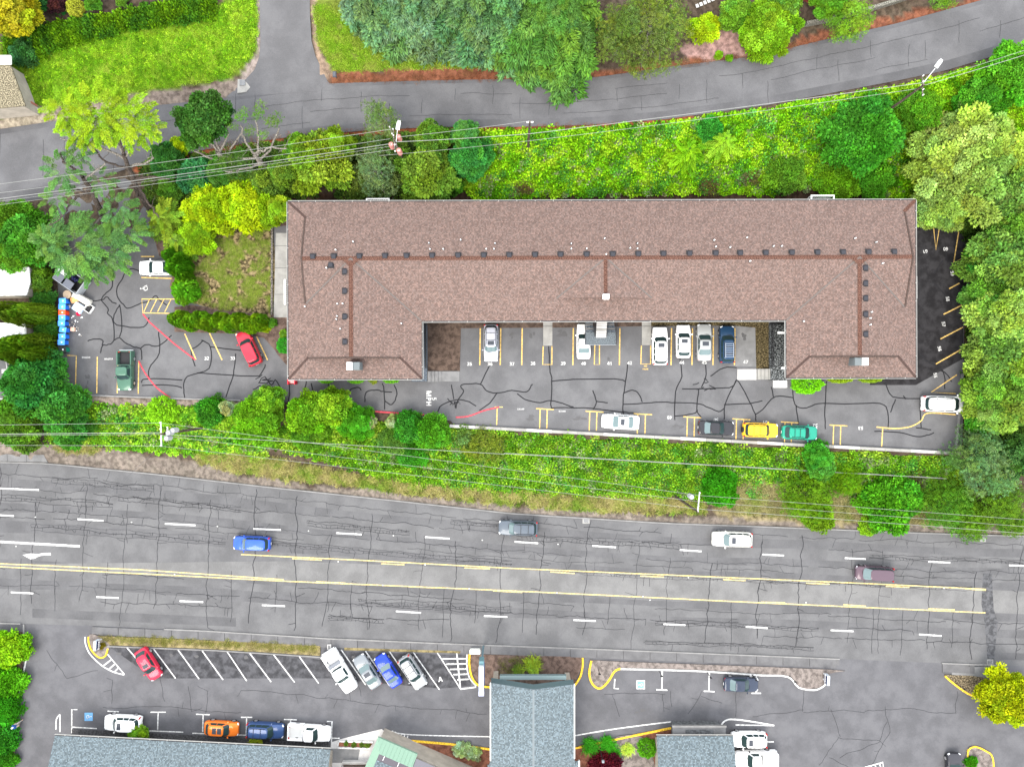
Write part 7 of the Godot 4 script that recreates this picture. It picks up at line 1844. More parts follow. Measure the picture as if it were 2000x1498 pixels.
func make_pads() -> void:
	var r := RandomNumberGenerator.new()
	# leafy: lumpy ball of broad leaves; unit radius
	for variant in 3:
		r.seed = 100 + variant
		var mb := MB.new(); mb.use_c = true
		var lumps := []
		for k in 16:
			var d := Vector3(r.randfn(), r.randfn() * 0.7 + 0.25, r.randfn()).normalized()
			lumps.append([d * r.randf_range(0.42, 0.8), r.randf_range(0.24, 0.42), tone(r, 0.35)])
		for k in 1150:
			var l: Array = lumps[k % 16]
			var d := Vector3(r.randfn(), r.randfn() + 0.35, r.randfn()).normalized()
			var p: Vector3 = l[0] + d * l[1] * r.randf_range(0.7, 1.06)
			var dir := (d + Vector3(r.randfn(), r.randfn(), r.randfn()) * 0.75).normalized()
			var up := (Vector3.UP + Vector3(r.randfn(), r.randfn(), r.randfn()) * 0.5).normalized()
			var c: Color = l[2] * tone(r, 0.4)
			leaf(mb, p, dir, up, r.randf_range(0.17, 0.31), r.randf_range(0.11, 0.19), c)
		PAD["leafy%d" % variant] = mb.mesh()
	# fine: smaller, denser leaves for clipped and small-leaved shrubs
	for variant in 2:
		r.seed = 140 + variant
		var mb := MB.new(); mb.use_c = true
		for k in 2600:
			var d := Vector3(r.randfn(), absf(r.randfn()) * 0.9 - 0.1, r.randfn()).normalized()
			var p := d * (0.88 + 0.12 * sin(d.x * 9.0 + variant) * cos(d.z * 8.0) + r.randf_range(-0.14, 0.06))
			var dir := (d + Vector3(r.randfn(), r.randfn(), r.randfn()) * 0.8).normalized()
			leaf(mb, p, dir, (Vector3.UP + d * 0.3).normalized(), r.randf_range(0.07, 0.12), r.randf_range(0.05, 0.08), tone(r, 0.5))
		PAD["fine%d" % variant] = mb.mesh()
	# frond: drooping flat conifer spray from the origin along +x, length 1
	for variant in 3:
		r.seed = 170 + variant
		var mb := MB.new(); mb.use_c = true
		for b in 34:
			var t := 0.12 + 0.88 * b / 33.0
			var y0 := 0.06 * sin(t * 3.0) - 0.22 * t * t
			var sd := 1.0 if b % 2 else -1.0
			var ln := 0.36 * (1.08 - t * 0.8) * r.randf_range(0.75, 1.15)
			var bd := Vector3(0.75, -0.28, sd).normalized()
			var base := Vector3(t, y0, 0)
			var bt := tone(r, 0.35)
			for k in 13:
				var u := (k + r.randf()) / 13.0
				var p := base + bd * ln * u + Vector3(r.randfn(), r.randfn(), r.randfn()) * 0.012
				var dir := (bd + Vector3(r.randfn() * 0.5, -0.25 + r.randfn() * 0.3, r.randfn() * 0.5)).normalized()
				leaf(mb, p, dir, (Vector3.UP + Vector3(r.randfn(), 0, r.randfn()) * 0.5).normalized(), r.randf_range(0.07, 0.13), r.randf_range(0.022, 0.04), bt * tone(r, 0.45))
		for k in 30:
			var p := Vector3(0.9 + r.randf() * 0.1, -0.2 - r.randf() * 0.05, r.randfn() * 0.04)
			leaf(mb, p, Vector3(1, -0.5, r.randfn() * 0.6).normalized(), Vector3.UP, 0.1, 0.03, tone(r, 0.45))
		PAD["frond%d" % variant] = mb.mesh()
	# plume: upright flame of scale foliage, height 1, radius about 0.3
	for variant in 2:
		r.seed = 200 + variant
		var mb := MB.new(); mb.use_c = true
		var ribs := []
		for k in 11: ribs.append([TAU * k / 11.0 + r.randf() * 0.3, r.randf_range(0.85, 1.1), tone(r, 0.3)])
		for k in 2000:
			var rb: Array = ribs[k % 11]
			var h := pow(r.randf(), 0.8)
			var rad: float = 0.30 * rb[1] * pow(sin(PI * clampf(0.12 + h * 0.86, 0, 1)), 0.6) * (0.75 + 0.25 * r.randf())
			var a: float = rb[0] + r.randfn() * 0.13
			var p := Vector3(cos(a) * rad, h * rb[1] * 0.97, sin(a) * rad)
			var dir := (Vector3(cos(a), 1.3, sin(a)) + Vector3(r.randfn(), r.randfn(), r.randfn()) * 0.45).normalized()
			leaf(mb, p, dir, Vector3(cos(a), 0.2, sin(a)), r.randf_range(0.06, 0.1), r.randf_range(0.03, 0.05), rb[2] * tone(r, 0.42))
		PAD["plume%d" % variant] = mb.mesh()
	# sparse: open tufts with gaps
	for variant in 2:
		r.seed = 230 + variant
		var mb := MB.new(); mb.use_c = true
		for k in 60:
			var d := Vector3(r.randfn(), r.randfn() * 0.6 + 0.2, r.randfn()).normalized() * pow(r.randf(), 0.45)
			var tn := tone(r, 0.35)
			for j in 16:
				var dir := Vector3(r.randfn(), r.randfn() + 0.4, r.randfn()).normalized()
				leaf(mb, d + dir * 0.03, dir, Vector3(r.randfn(), 1, r.randfn()).normalized(), r.randf_range(0.09, 0.17), r.randf_range(0.025, 0.05), tn * tone(r, 0.4))
		PAD["sparse%d" % variant] = mb.mesh()
	# ground clump: ivy-like leaves, unit radius, low
	for variant in 3:
		r.seed = 260 + variant
		var mb := MB.new(); mb.use_c = true
		for k in 20:
			var a := r.randf() * TAU; var q := sqrt(r.randf())
			var p := Vector3(cos(a) * q, r.randf_range(0.1, 0.62) * (1.1 - q * 0.6), sin(a) * q)
			var dir := Vector3(cos(a) * 0.7 + r.randfn() * 0.6, r.randf_range(-0.2, 0.6), sin(a) * 0.7 + r.randfn() * 0.6).normalized()
			leaf(mb, p, dir, (Vector3.UP + Vector3(r.randfn(), 0, r.randfn()) * 0.45).normalized(), r.randf_range(0.5, 0.85), r.randf_range(0.42, 0.66), tone(r, 0.5))
		PAD["ivy%d" % variant] = mb.mesh()
	# grass clump: arching blades
	for variant in 2:
		r.seed = 290 + variant
		var mb := MB.new(); mb.use_c = true
		for k in 34:
			var a := r.randf() * TAU
			var o := Vector3(r.randfn(), 0, r.randfn()) * 0.28
			var d := Vector3(cos(a) * r.randf_range(0.3, 1.0), 1, sin(a) * r.randf_range(0.3, 1.0)).normalized()
			var ln := r.randf_range(0.6, 1.15); var c := tone(r, 0.4)
			var s := d.cross(Vector3.UP).normalized() * 0.035
			var m := o + d * ln * 0.6; var tip := m + Vector3(d.x, d.y * 0.1, d.z).normalized() * ln * 0.5
			mb.quad(o - s, o + s, m + s * 0.8, m - s * 0.8, c); mb.tri(m - s * 0.8, m + s * 0.8, tip, c)
		PAD["grass%d" % variant] = mb.mesh()
	# turf: short lawn blades
	r.seed = 300
	var tb := MB.new(); tb.use_c = true
	for k in 40:
		var o := Vector3(r.randf_range(-1, 1), 0, r.randf_range(-1, 1))
		var d := Vector3(r.randfn() * 0.7, 1, r.randfn() * 0.7).normalized() * r.randf_range(0.25, 0.5)
		var s := Vector3(r.randfn(), 0, r.randfn()).normalized() * 0.06
		tb.tri(o - s, o + s, o + d, tone(r, 0.45))
	PAD["turf"] = tb.mesh()

func leaf_mat(c: Array) -> StandardMaterial3D:
	var key := "leaf_%s" % str(c)
	if M.has(key): return M[key]
	var m := mat(minf(c[0] * 2.0, 1.0), minf(c[1] * 1.8, 1.0), minf(c[2] * 1.7, 1.0), 0.85)
	m.vertex_color_use_as_albedo = true
	m.metallic_specular = 0.12
	m.backlight = Color(0.14, 0.14, 0.14)
	m.cull_mode = BaseMaterial3D.CULL_DISABLED
	M[key] = m
	return m

func crown(parent: Node, pad: String, xf: Array, cols: Array, c: Array, called := "crown") -> void:
	var mm := MultiMesh.new()
	mm.transform_format = MultiMesh.TRANSFORM_3D; mm.use_colors = true
	mm.mesh = PAD[pad]; mm.instance_count = xf.size()
	for i in xf.size():
		mm.set_instance_transform(i, xf[i]); mm.set_instance_color(i, cols[i])
	var o := MultiMeshInstance3D.new(); o.name = called; o.multimesh = mm; o.material_override = leaf_mat(c)
	parent.add_child(o, true)
	o.set_meta("kind", "stuff")

func limb(mb: MB, p0: Vector3, p1: Vector3, r0: float, r1: float, wob: float) -> void:
	var n := 4; var prev := p0
	for i in n:
		var t := float(i + 1) / n
		var q := p0.lerp(p1, t) + (Vector3(rng.randfn(), rng.randfn() * 0.4, rng.randfn()) * wob if i < n - 1 else Vector3.ZERO)
		mb.tube(prev, q, lerpf(r0, r1, float(i) / n), lerpf(r0, r1, t), 7, false); prev = q

func pcol() -> Color:
	var v := rng.randf_range(0.55, 1.0)
	var w := rng.randf()
	return Color(v * lerpf(0.62, 1.0, w), v * lerpf(0.92, 1.0, w), v * rng.randf_range(0.5, 1.0))

# kind, plan position of the crown, radius (plan units), height in metres, colour, label
func plant(kind: String, px: float, py: float, R: float, ht: float, c: Array, label: String, opt := {}) -> Node3D:
	var yg := 0.0; var p := Vector3.ZERO
	for k in 6:
		p = P(px, py, yg + ht * (0.62 if kind != "column" else 0.8)); yg = hgt(p.x, p.z)
	if opt.has("lift"): yg += opt.lift
	var rad := R * (CAMH - yg - ht * 0.6) / F
	var nm: String = opt.get("name", {"broad": "tree", "open": "tree", "conifer": "conifer_tree", "column": "columnar_cedar", "shrub": "shrub", "clip": "clipped_shrub", "grassy": "grass_plant", "pine": "pine_tree"}[kind])
	var cat: String = opt.get("cat", {"broad": "tree", "open": "tree", "conifer": "tree", "column": "tree", "shrub": "shrub", "clip": "shrub", "grassy": "plant", "pine": "tree"}[kind])
	var o := thing(nm, label, cat, Vector3(p.x, yg, p.z), 0.0, opt.get("group", ""))
	var bark: Material = opt.get("bark", M.bark)
	var xf := []; var cols := []
	var sx: float = opt.get("sx", 1.0); var sz: float = opt.get("sz", 1.0)
	var tb := MB.new()
	match kind:
		"broad", "open", "pine":
			var pr := clampf(rad * (0.38 if kind == "broad" else 0.34), 0.45, 1.5)
			var n := int(clampf(pow(rad / pr, 2.0) * (4.4 if kind == "broad" else 3.4) + 2.0, 5, 60))
			limb(tb, Vector3(0, -0.2, 0), Vector3(0, ht * 0.6, 0), 0.06 + ht * 0.022, 0.04 + ht * 0.011, 0.08)
			for i in n:
				var a := i * 2.399 + rng.randf() * 0.5
				var q := sqrt((i + 0.5) / n)
				var rr := (rad - pr * 0.7) * q * rng.randf_range(0.82, 1.16)
				var yy := ht * (0.9 - (0.42 if kind == "broad" else 0.5) * q * q) - pr * 0.4 + rng.randf_range(-0.2, 0.16) * ht * 0.7
				var at := Vector3(cos(a) * rr * sx, maxf(yy, pr * 0.4), sin(a) * rr * sz)
				var s := pr * rng.randf_range(0.6, 1.25)
				xf.append(Transform3D((Basis(Vector3(rng.randfn(), 0, rng.randfn()).normalized(), rng.randf_range(0.0, 0.5)) * Basis(Vector3.UP, rng.randf() * TAU)).scaled(Vector3(s, s * (0.8 if kind != "pine" else 0.45), s)), at)); cols.append(pcol())
				if i % 2 == 0: limb(tb, Vector3(0, ht * rng.randf_range(0.3, 0.55), 0), at - Vector3(0, pr * 0.1, 0), 0.03 + ht * 0.007, 0.02, 0.18)
			# a few low inner pads so that the crown has depth
			for i in n / 3:
				var a := rng.randf() * TAU; var rr := rad * rng.randf_range(0.2, 0.75)
				xf.append(Transform3D(Basis(Vector3.UP, rng.randf() * TAU).scaled(Vector3.ONE * pr * 0.9), Vector3(cos(a) * rr * sx, ht * rng.randf_range(0.25, 0.45), sin(a) * rr * sz))); cols.append(pcol())
			obj("trunk", tb.mesh(), bark, o)
			crown(o, ("leafy%d" % rng.randi_range(0, 2)) if kind == "broad" else ("sparse%d" % rng.randi_range(0, 1)), xf, cols, c)
		"conifer":
			limb(tb, Vector3(0, -0.2, 0), Vector3(0, ht, 0), 0.1 + ht * 0.018, 0.03, 0.04)
			obj("trunk", tb.mesh(), bark, o)
			var tiers := int(ht / opt.get("gap", 0.75))
			for i in tiers:
				var t := (i + 0.5) / tiers
				var L := rad * (1.02 - 0.86 * pow(t, opt.get("taper", 1.0)))
				var nb := int(lerpf(11, 6, t))
				for j in nb:
					var a := TAU * j / nb + i * 0.9 + rng.randf() * 0.35
					var l := L * rng.randf_range(0.72, 1.12)
					var bs := Basis(Vector3.UP, a) * Basis(Vector3.BACK, rng.randf_range(-0.2, 0.12) + opt.get("pitch", 0.0))
					xf.append(Transform3D(bs.scaled_local(Vector3(l, l * 0.9, l * opt.get("fat", 0.95))), Vector3(0, ht * (0.16 + 0.84 * t), 0))); cols.append(pcol())
			crown(o, "frond%d" % rng.randi_range(0, 2), xf, cols, c)
		"column":
			limb(tb, Vector3(0, -0.2, 0), Vector3(0, ht * 0.7, 0), 0.1, 0.04, 0.03); obj("trunk", tb.mesh(), bark, o)
			var n: int = opt.get("n", 7)
			for i in n:
				var a := i * 2.399; var rr := rad * 0.62 * sqrt(float(i) / n)
				var s := ht * rng.randf_range(0.78, 1.03) * (1.0 - 0.18 * sqrt(float(i) / n)); var w := rad * (1.9 if n > 3 else 2.9)
				xf.append(Transform3D(Basis(Vector3.UP, rng.randf() * TAU).scaled(Vector3(w, s, w)), Vector3(cos(a) * rr * sx, 0, sin(a) * rr * sz))); cols.append(pcol())
			crown(o, "plume%d" % rng.randi_range(0, 1), xf, cols, c)
		"shrub":
			var pr := clampf(rad * 0.5, 0.3, 1.2)
			var n := int(clampf(pow(rad / pr, 2.0) * 2.6 + 1.0, 4, 24))
			for i in n:
				var a := i * 2.399 + rng.randf(); var q := sqrt((i + 0.5) / n); var rr := (rad - pr * 0.7) * q
				var s := pr * rng.randf_range(0.75, 1.25)
				xf.append(Transform3D(Basis(Vector3.UP, rng.randf() * TAU).scaled(Vector3(s, s * 0.85, s)), Vector3(cos(a) * rr * sx, maxf(ht - pr * 0.8 - (ht * 0.5) * q * q, pr * 0.35), sin(a) * rr * sz))); cols.append(pcol())
				limb(tb, Vector3(0, -0.05, 0), Vector3(cos(a) * rr * sx, ht * 0.5, sin(a) * rr * sz), 0.03, 0.015, 0.05)
			obj("stems", tb.mesh(), bark, o)
			crown(o, opt.get("pad", "leafy%d" % rng.randi_range(0, 2)), xf, cols, c, "foliage")
		"clip":
			xf.append(Transform3D(Basis(Vector3.UP, 0.0).scaled(Vector3(rad * sx, ht * 0.92, rad * sz)), Vector3(0, ht * 0.08, 0))); cols.append(Color.WHITE)
			xf.append(Transform3D(Basis(Vector3.UP, 0.1).scaled(Vector3(rad * sx * 0.93, ht * 0.82, rad * sz * 0.93)), Vector3(0, ht * 0.06, 0))); cols.append(Color.WHITE)
			tb.tube(Vector3(0, -0.05, 0), Vector3(0, ht * 0.6, 0), 0.06, 0.03, 6); obj("stem", tb.mesh(), bark, o)
			crown(o, "fine%d" % rng.randi_range(0, 1), xf, cols, c, "foliage")
		"grassy":
			var n: int = opt.get("n", 14)
			for i in n:
				var a := i * 2.399; var rr := rad * 0.72 * sqrt((i + 0.5) / n)
				var s := ht * rng.randf_range(0.8, 1.2)
				xf.append(Transform3D((Basis(Vector3(sin(a), 0, -cos(a)), -0.35 * rr / maxf(rad, 0.1)) * Basis(Vector3.UP, rng.randf() * TAU)).scaled(Vector3.ONE * s), Vector3(cos(a) * rr * sx, 0, sin(a) * rr * sz))); cols.append(pcol())
			crown(o, "grass%d" % rng.randi_range(0, 1), xf, cols, c, "blades")
	return o

func scatter(called: String, label: String, polys: Array, density: float, pad: String, size: Vector2, palette: Array, flat := 1.0, lift := 0.0, plane_y := 1e9, patch := 5.0, skip := -2.0, cat := "ground cover") -> void:
	var pts := []; var cols := []
	for pl in polys:
		var poly := px_poly(pl)
		var bx := Rect2(poly[0], Vector2.ZERO)
		for q in poly: bx = bx.expand(q)
		var n := int(bx.size.x * bx.size.y / 256.0 * density)
		for i in n:
			var q := Vector2(bx.position.x + rng.randf() * bx.size.x, bx.position.y + rng.randf() * bx.size.y)
			var e := Vector2(nz.get_noise_2d(q.x * 4.0, q.y * 4.0), nz.get_noise_2d(q.x * 4.0 + 500.0, q.y * 4.0)) * 9.0
			if not Geometry2D.is_point_in_polygon(q + e, poly): continue
			var v := nz.get_noise_2d(q.x * patch * 0.16 + 77.0, q.y * patch * 0.16)
			if v < skip: continue
			var p := G(q.x, q.y) if plane_y > 1e8 else P(q.x, q.y, plane_y)
			p.y += lift
			var s := rng.randf_range(size.x, size.y)
			pts.append(Transform3D(Basis(Vector3.UP, rng.randf() * TAU).scaled(Vector3(s, s * flat * rng.randf_range(0.7, 1.3), s)), p))
			var t := clampf(0.5 + v * 0.9 + rng.randfn() * 0.24, 0.0, 0.999) * (palette.size() - 1)
			var k := int(t); var a: Vector3 = palette[k]; var b: Vector3 = palette[mini(k + 1, palette.size() - 1)]
			var cc := a.lerp(b, t - k) * rng.randf_range(0.38, 1.5)
			cols.append(Color(cc.x, cc.y, cc.z))
	var mm := MultiMesh.new(); mm.transform_format = MultiMesh.TRANSFORM_3D; mm.use_colors = true
	mm.mesh = PAD[pad]; mm.instance_count = pts.size()
	for i in pts.size():
		mm.set_instance_transform(i, pts[i]); mm.set_instance_color(i, cols[i])
	var o := MultiMeshInstance3D.new(); o.name = numbered(called); o.multimesh = mm
	o.material_override = leaf_mat([1.0, 1.0, 1.0])
	add_child(o, true)
	tag(o, label, cat); o.set_meta("kind", "stuff")

func v3(r: float, g: float, b: float) -> Vector3: return Vector3(r, g, b)

func build_cover() -> void:
	rng.seed = 4001
	var lime := [v3(0.09, 0.30, 0.008), v3(0.17, 0.44, 0.008), v3(0.27, 0.55, 0.01), v3(0.40, 0.62, 0.03)]
	var ivy := [v3(0.07, 0.22, 0.018), v3(0.14, 0.34, 0.016), v3(0.23, 0.44, 0.02), v3(0.34, 0.49, 0.05)]
	scatter("ivy_bank", "bright lime ivy covering the slope between the lane and the apartment roof", [[[940, 262], [1010, 258], [1150, 255], [1310, 243], [1500, 216], [1620, 195], [1760, 170], [1850, 150], [2010, 108], [2010, 300], [1880, 330], [1830, 395], [1640, 372], [1560, 360], [1500, 378], [1280, 376], [1060, 382], [930, 386], [900, 360], [930, 300]]], 22.0, "ivy0", Vector2(0.24, 0.46), lime, 1.0, 0.0, 1e9, 5.0)
	scatter("ivy_bank", "green ivy and weeds below the retaining wall", [[[885, 838], [1100, 850], [1500, 873], [1875, 895], [1880, 930], [1900, 985], [1800, 990], [1600, 960], [1480, 940], [1390, 968], [1250, 972], [1050, 965], [900, 955], [760, 935], [640, 900], [560, 878], [480, 862], [500, 840], [700, 820], [800, 830]]], 22.0, "ivy1", Vector2(0.22, 0.44), ivy, 1.0, 0.0, 1e9, 6.0)
	scatter("ivy_bank", "mixed green weeds on the western bank beside the transformer pole", [[[170, 790], [260, 797], [420, 800], [520, 810], [520, 900], [400, 890], [300, 880], [170, 868], [90, 862], [100, 800]]], 20.0, "ivy2", Vector2(0.22, 0.44), ivy, 1.0, 0.0, 1e9, 6.0)
	scatter("ground_cover", "dense green shrub layer under the roadside trees west of the building", [[[270, 320], [400, 300], [560, 278], [700, 268], [900, 262], [930, 300], [880, 385], [570, 385], [545, 400], [420, 440], [310, 430], [280, 380]]], 16.0, "ivy2", Vector2(0.25, 0.45), [v3(0.05, 0.10, 0.02), v3(0.08, 0.16, 0.025), v3(0.14, 0.2, 0.03)], 1.2, 0.0, 1e9, 5.0, -0.25)
	scatter("ground_cover", "low green growth under the trees east of the building", [[[1880, 330], [2050, 280], [2050, 940], [1890, 900], [1888, 700], [1905, 500], [1850, 400]]], 14.0, "ivy1", Vector2(0.25, 0.45), [v3(0.05, 0.10, 0.02), v3(0.08, 0.17, 0.025), v3(0.12, 0.2, 0.03)], 1.2)
	scatter("lawn_grass", "yellow green rough grass of the north west lawn", [[[-10, 110], [100, 75], [240, 60], [400, 38], [470, -10], [497, -10], [500, 60], [490, 110], [440, 150], [330, 165], [230, 180], [100, 205], [60, 195], [20, 130]]], 60.0, "turf", Vector2(0.3, 0.5), [v3(0.13, 0.33, 0.018), v3(0.22, 0.46, 0.02), v3(0.32, 0.55, 0.035), v3(0.42, 0.54, 0.07)], 0.6, 0.0, 1e9, 7.0, -2.0, "grass")
	scatter("hedge_ivy", "tall bright ivy hedge along the top of the north west lawn", [[[10, 70], [60, 62], [130, 45], [220, 30], [300, 12], [420, 2], [420, 38], [330, 50], [230, 62], [130, 90], [60, 125], [15, 120]]], 34.0, "ivy2", Vector2(0.2, 0.38), [v3(0.06, 0.19, 0.02), v3(0.12, 0.29, 0.012), v3(0.2, 0.38, 0.01)], 3.0, 0.1, 1e9, 5.0)
	scatter("lawn_weeds", "tufted weeds in the north west lawn", [[[40, 130], [100, 85], [240, 70], [400, 45], [470, -10], [497, -10], [498, 60], [488, 108], [440, 146], [330, 160], [230, 176], [100, 200], [62, 190]]], 16.0, "ivy0", Vector2(0.10, 0.22), [v3(0.12, 0.32, 0.01), v3(0.24, 0.47, 0.015), v3(0.36, 0.54, 0.03)], 1.0, 0.0, 1e9, 6.0, -0.35)
	scatter("lawn_grass", "yellow green grass beside the side lane below the cedars", [[[614, 10], [680, 10], [760, 60], [870, 90], [985, 105], [985, 128], [800, 130], [660, 136], [625, 90]]], 60.0, "turf", Vector2(0.3, 0.5), [v3(0.18, 0.40, 0.02), v3(0.29, 0.47, 0.03), v3(0.38, 0.42, 0.09)], 0.6, 0.0, 1e9, 7.0, -0.3, "grass")
	scatter("lawn_grass", "small patch of dark green grass at the west edge of the lane", [[[-20, 395], [20, 398], [75, 428], [60, 450], [-20, 450]]], 60.0, "turf", Vector2(0.3, 0.5), [v3(0.09, 0.17, 0.02), v3(0.14, 0.22, 0.02)], 0.6, 0.0, 1e9, 7.0, -2.0, "grass")
	scatter("lawn_grass", "worn lawn with bare patches beside the west wing", [[[372, 500], [395, 470], [440, 454], [500, 448], [531, 442], [531, 610], [500, 610], [430, 603], [377, 588], [366, 560], [366, 525]]], 75.0, "turf", Vector2(0.16, 0.28), [v3(0.32, 0.26, 0.11), v3(0.27, 0.29, 0.07), v3(0.21, 0.34, 0.03), v3(0.3, 0.36, 0.06)], 0.5, 0.06, 0.0, 9.0, -0.1, "grass")
	var straw := [v3(0.30, 0.24, 0.11), v3(0.36, 0.30, 0.13), v3(0.26, 0.28, 0.06), v3(0.15, 0.24, 0.03)]
	scatter("long_grass", "straw coloured long grass along the verge of the main road", [[[380, 885], [470, 885], [560, 900], [680, 925], [800, 945], [960, 960], [1100, 966], [1300, 975], [1380, 985], [1380, 1003], [1250, 1000], [1100, 992], [960, 980], [800, 962], [660, 945], [540, 932], [440, 915], [390, 900]], [[110, 866], [200, 868], [180, 885], [105, 878]]], 26.0, "grass0", Vector2(0.35, 0.65), straw, 1.0, 0.0, 1e9, 6.0, -2.0, "grass")
	scatter("long_grass", "dry grass between the eastern shrubs above the main road", [[[1380, 935], [1520, 940], [1700, 960], [1800, 985], [2000, 1000], [2000, 1030], [1850, 1022], [1640, 1014], [1480, 1008], [1400, 995]]], 20.0, "grass1", Vector2(0.35, 0.6), [v3(0.27, 0.22, 0.12), v3(0.32, 0.27, 0.13), v3(0.22, 0.25, 0.06)], 1.0, 0.0, 1e9, 6.0, -2.0, "grass")
	scatter("dry_grass", "clipped dry grass strip along the south pavement", [[[185, 1243], [430, 1253], [622, 1263], [622, 1274], [420, 1261], [200, 1252]]], 40.0, "turf", Vector2(0.2, 0.34), [v3(0.32, 0.26, 0.10), v3(0.27, 0.25, 0.06), v3(0.22, 0.24, 0.05)], 0.6, 0.0, ROADY + 0.13, 9.0, -2.0, "grass")
	scatter("moss_cover", "mossy weeds in the bed in front of the entrance canopy", [[[970, 1285], [1060, 1285], [1050, 1315], [980, 1320]]], 14.0, "turf", Vector2(0.2, 0.35), [v3(0.16, 0.15, 0.05), v3(0.18, 0.2, 0.03)], 0.6, 0.0, ROADY + 0.12)
	scatter("weed_patches", "dull olive and brown withered weeds scattered over the ivy slope", [[[940, 270], [1150, 258], [1500, 220], [1760, 178], [1830, 380], [1500, 376], [930, 384]], [[885, 845], [1500, 880], [1870, 900], [1800, 985], [1390, 965], [900, 950], [560, 878], [300, 800], [180, 800], [170, 860], [520, 880]]], 9.0, "ivy2", Vector2(0.2, 0.4), [v3(0.17, 0.13, 0.09), v3(0.2, 0.2, 0.09), v3(0.15, 0.24, 0.07), v3(0.28, 0.32, 0.17)], 1.2, 0.05, 1e9, 9.0, 0.2)
	scatter("weed_patches", "deep green leafy patches in the ivy", [[[940, 270], [1150, 258], [1500, 220], [1760, 178], [1830, 380], [1500, 376], [930, 384]], [[885, 845], [1500, 880], [1870, 900], [1800, 985], [1390, 965], [900, 950], [560, 878], [300, 800], [180, 800], [170, 860], [520, 880]]], 7.0, "ivy1", Vector2(0.22, 0.46), [v3(0.05, 0.19, 0.015), v3(0.08, 0.28, 0.03), v3(0.10, 0.32, 0.05)], 1.3, 0.05, 1e9, 6.0, 0.16)
	# dead leaves and bark chips on the beds and banks
	scatter("leaf_litter", "rust red needle litter along the lane edges", [[[390, 285], [560, 262], [700, 252], [1000, 250], [1300, 236], [1300, 246], [1000, 262], [700, 266], [400, 300]], [[640, 150], [800, 142], [990, 130], [1170, 140], [1300, 122], [1480, 98], [1600, 70], [1600, 80], [1480, 112], [1300, 132], [1170, 150], [980, 155], [800, 158], [650, 163]]], 14.0, "turf", Vector2(0.16, 0.3), [v3(0.26, 0.07, 0.03), v3(0.2, 0.08, 0.05), v3(0.28, 0.14, 0.07)], 0.25, 0.02, 1e9, 9.0, -2.0, "litter")

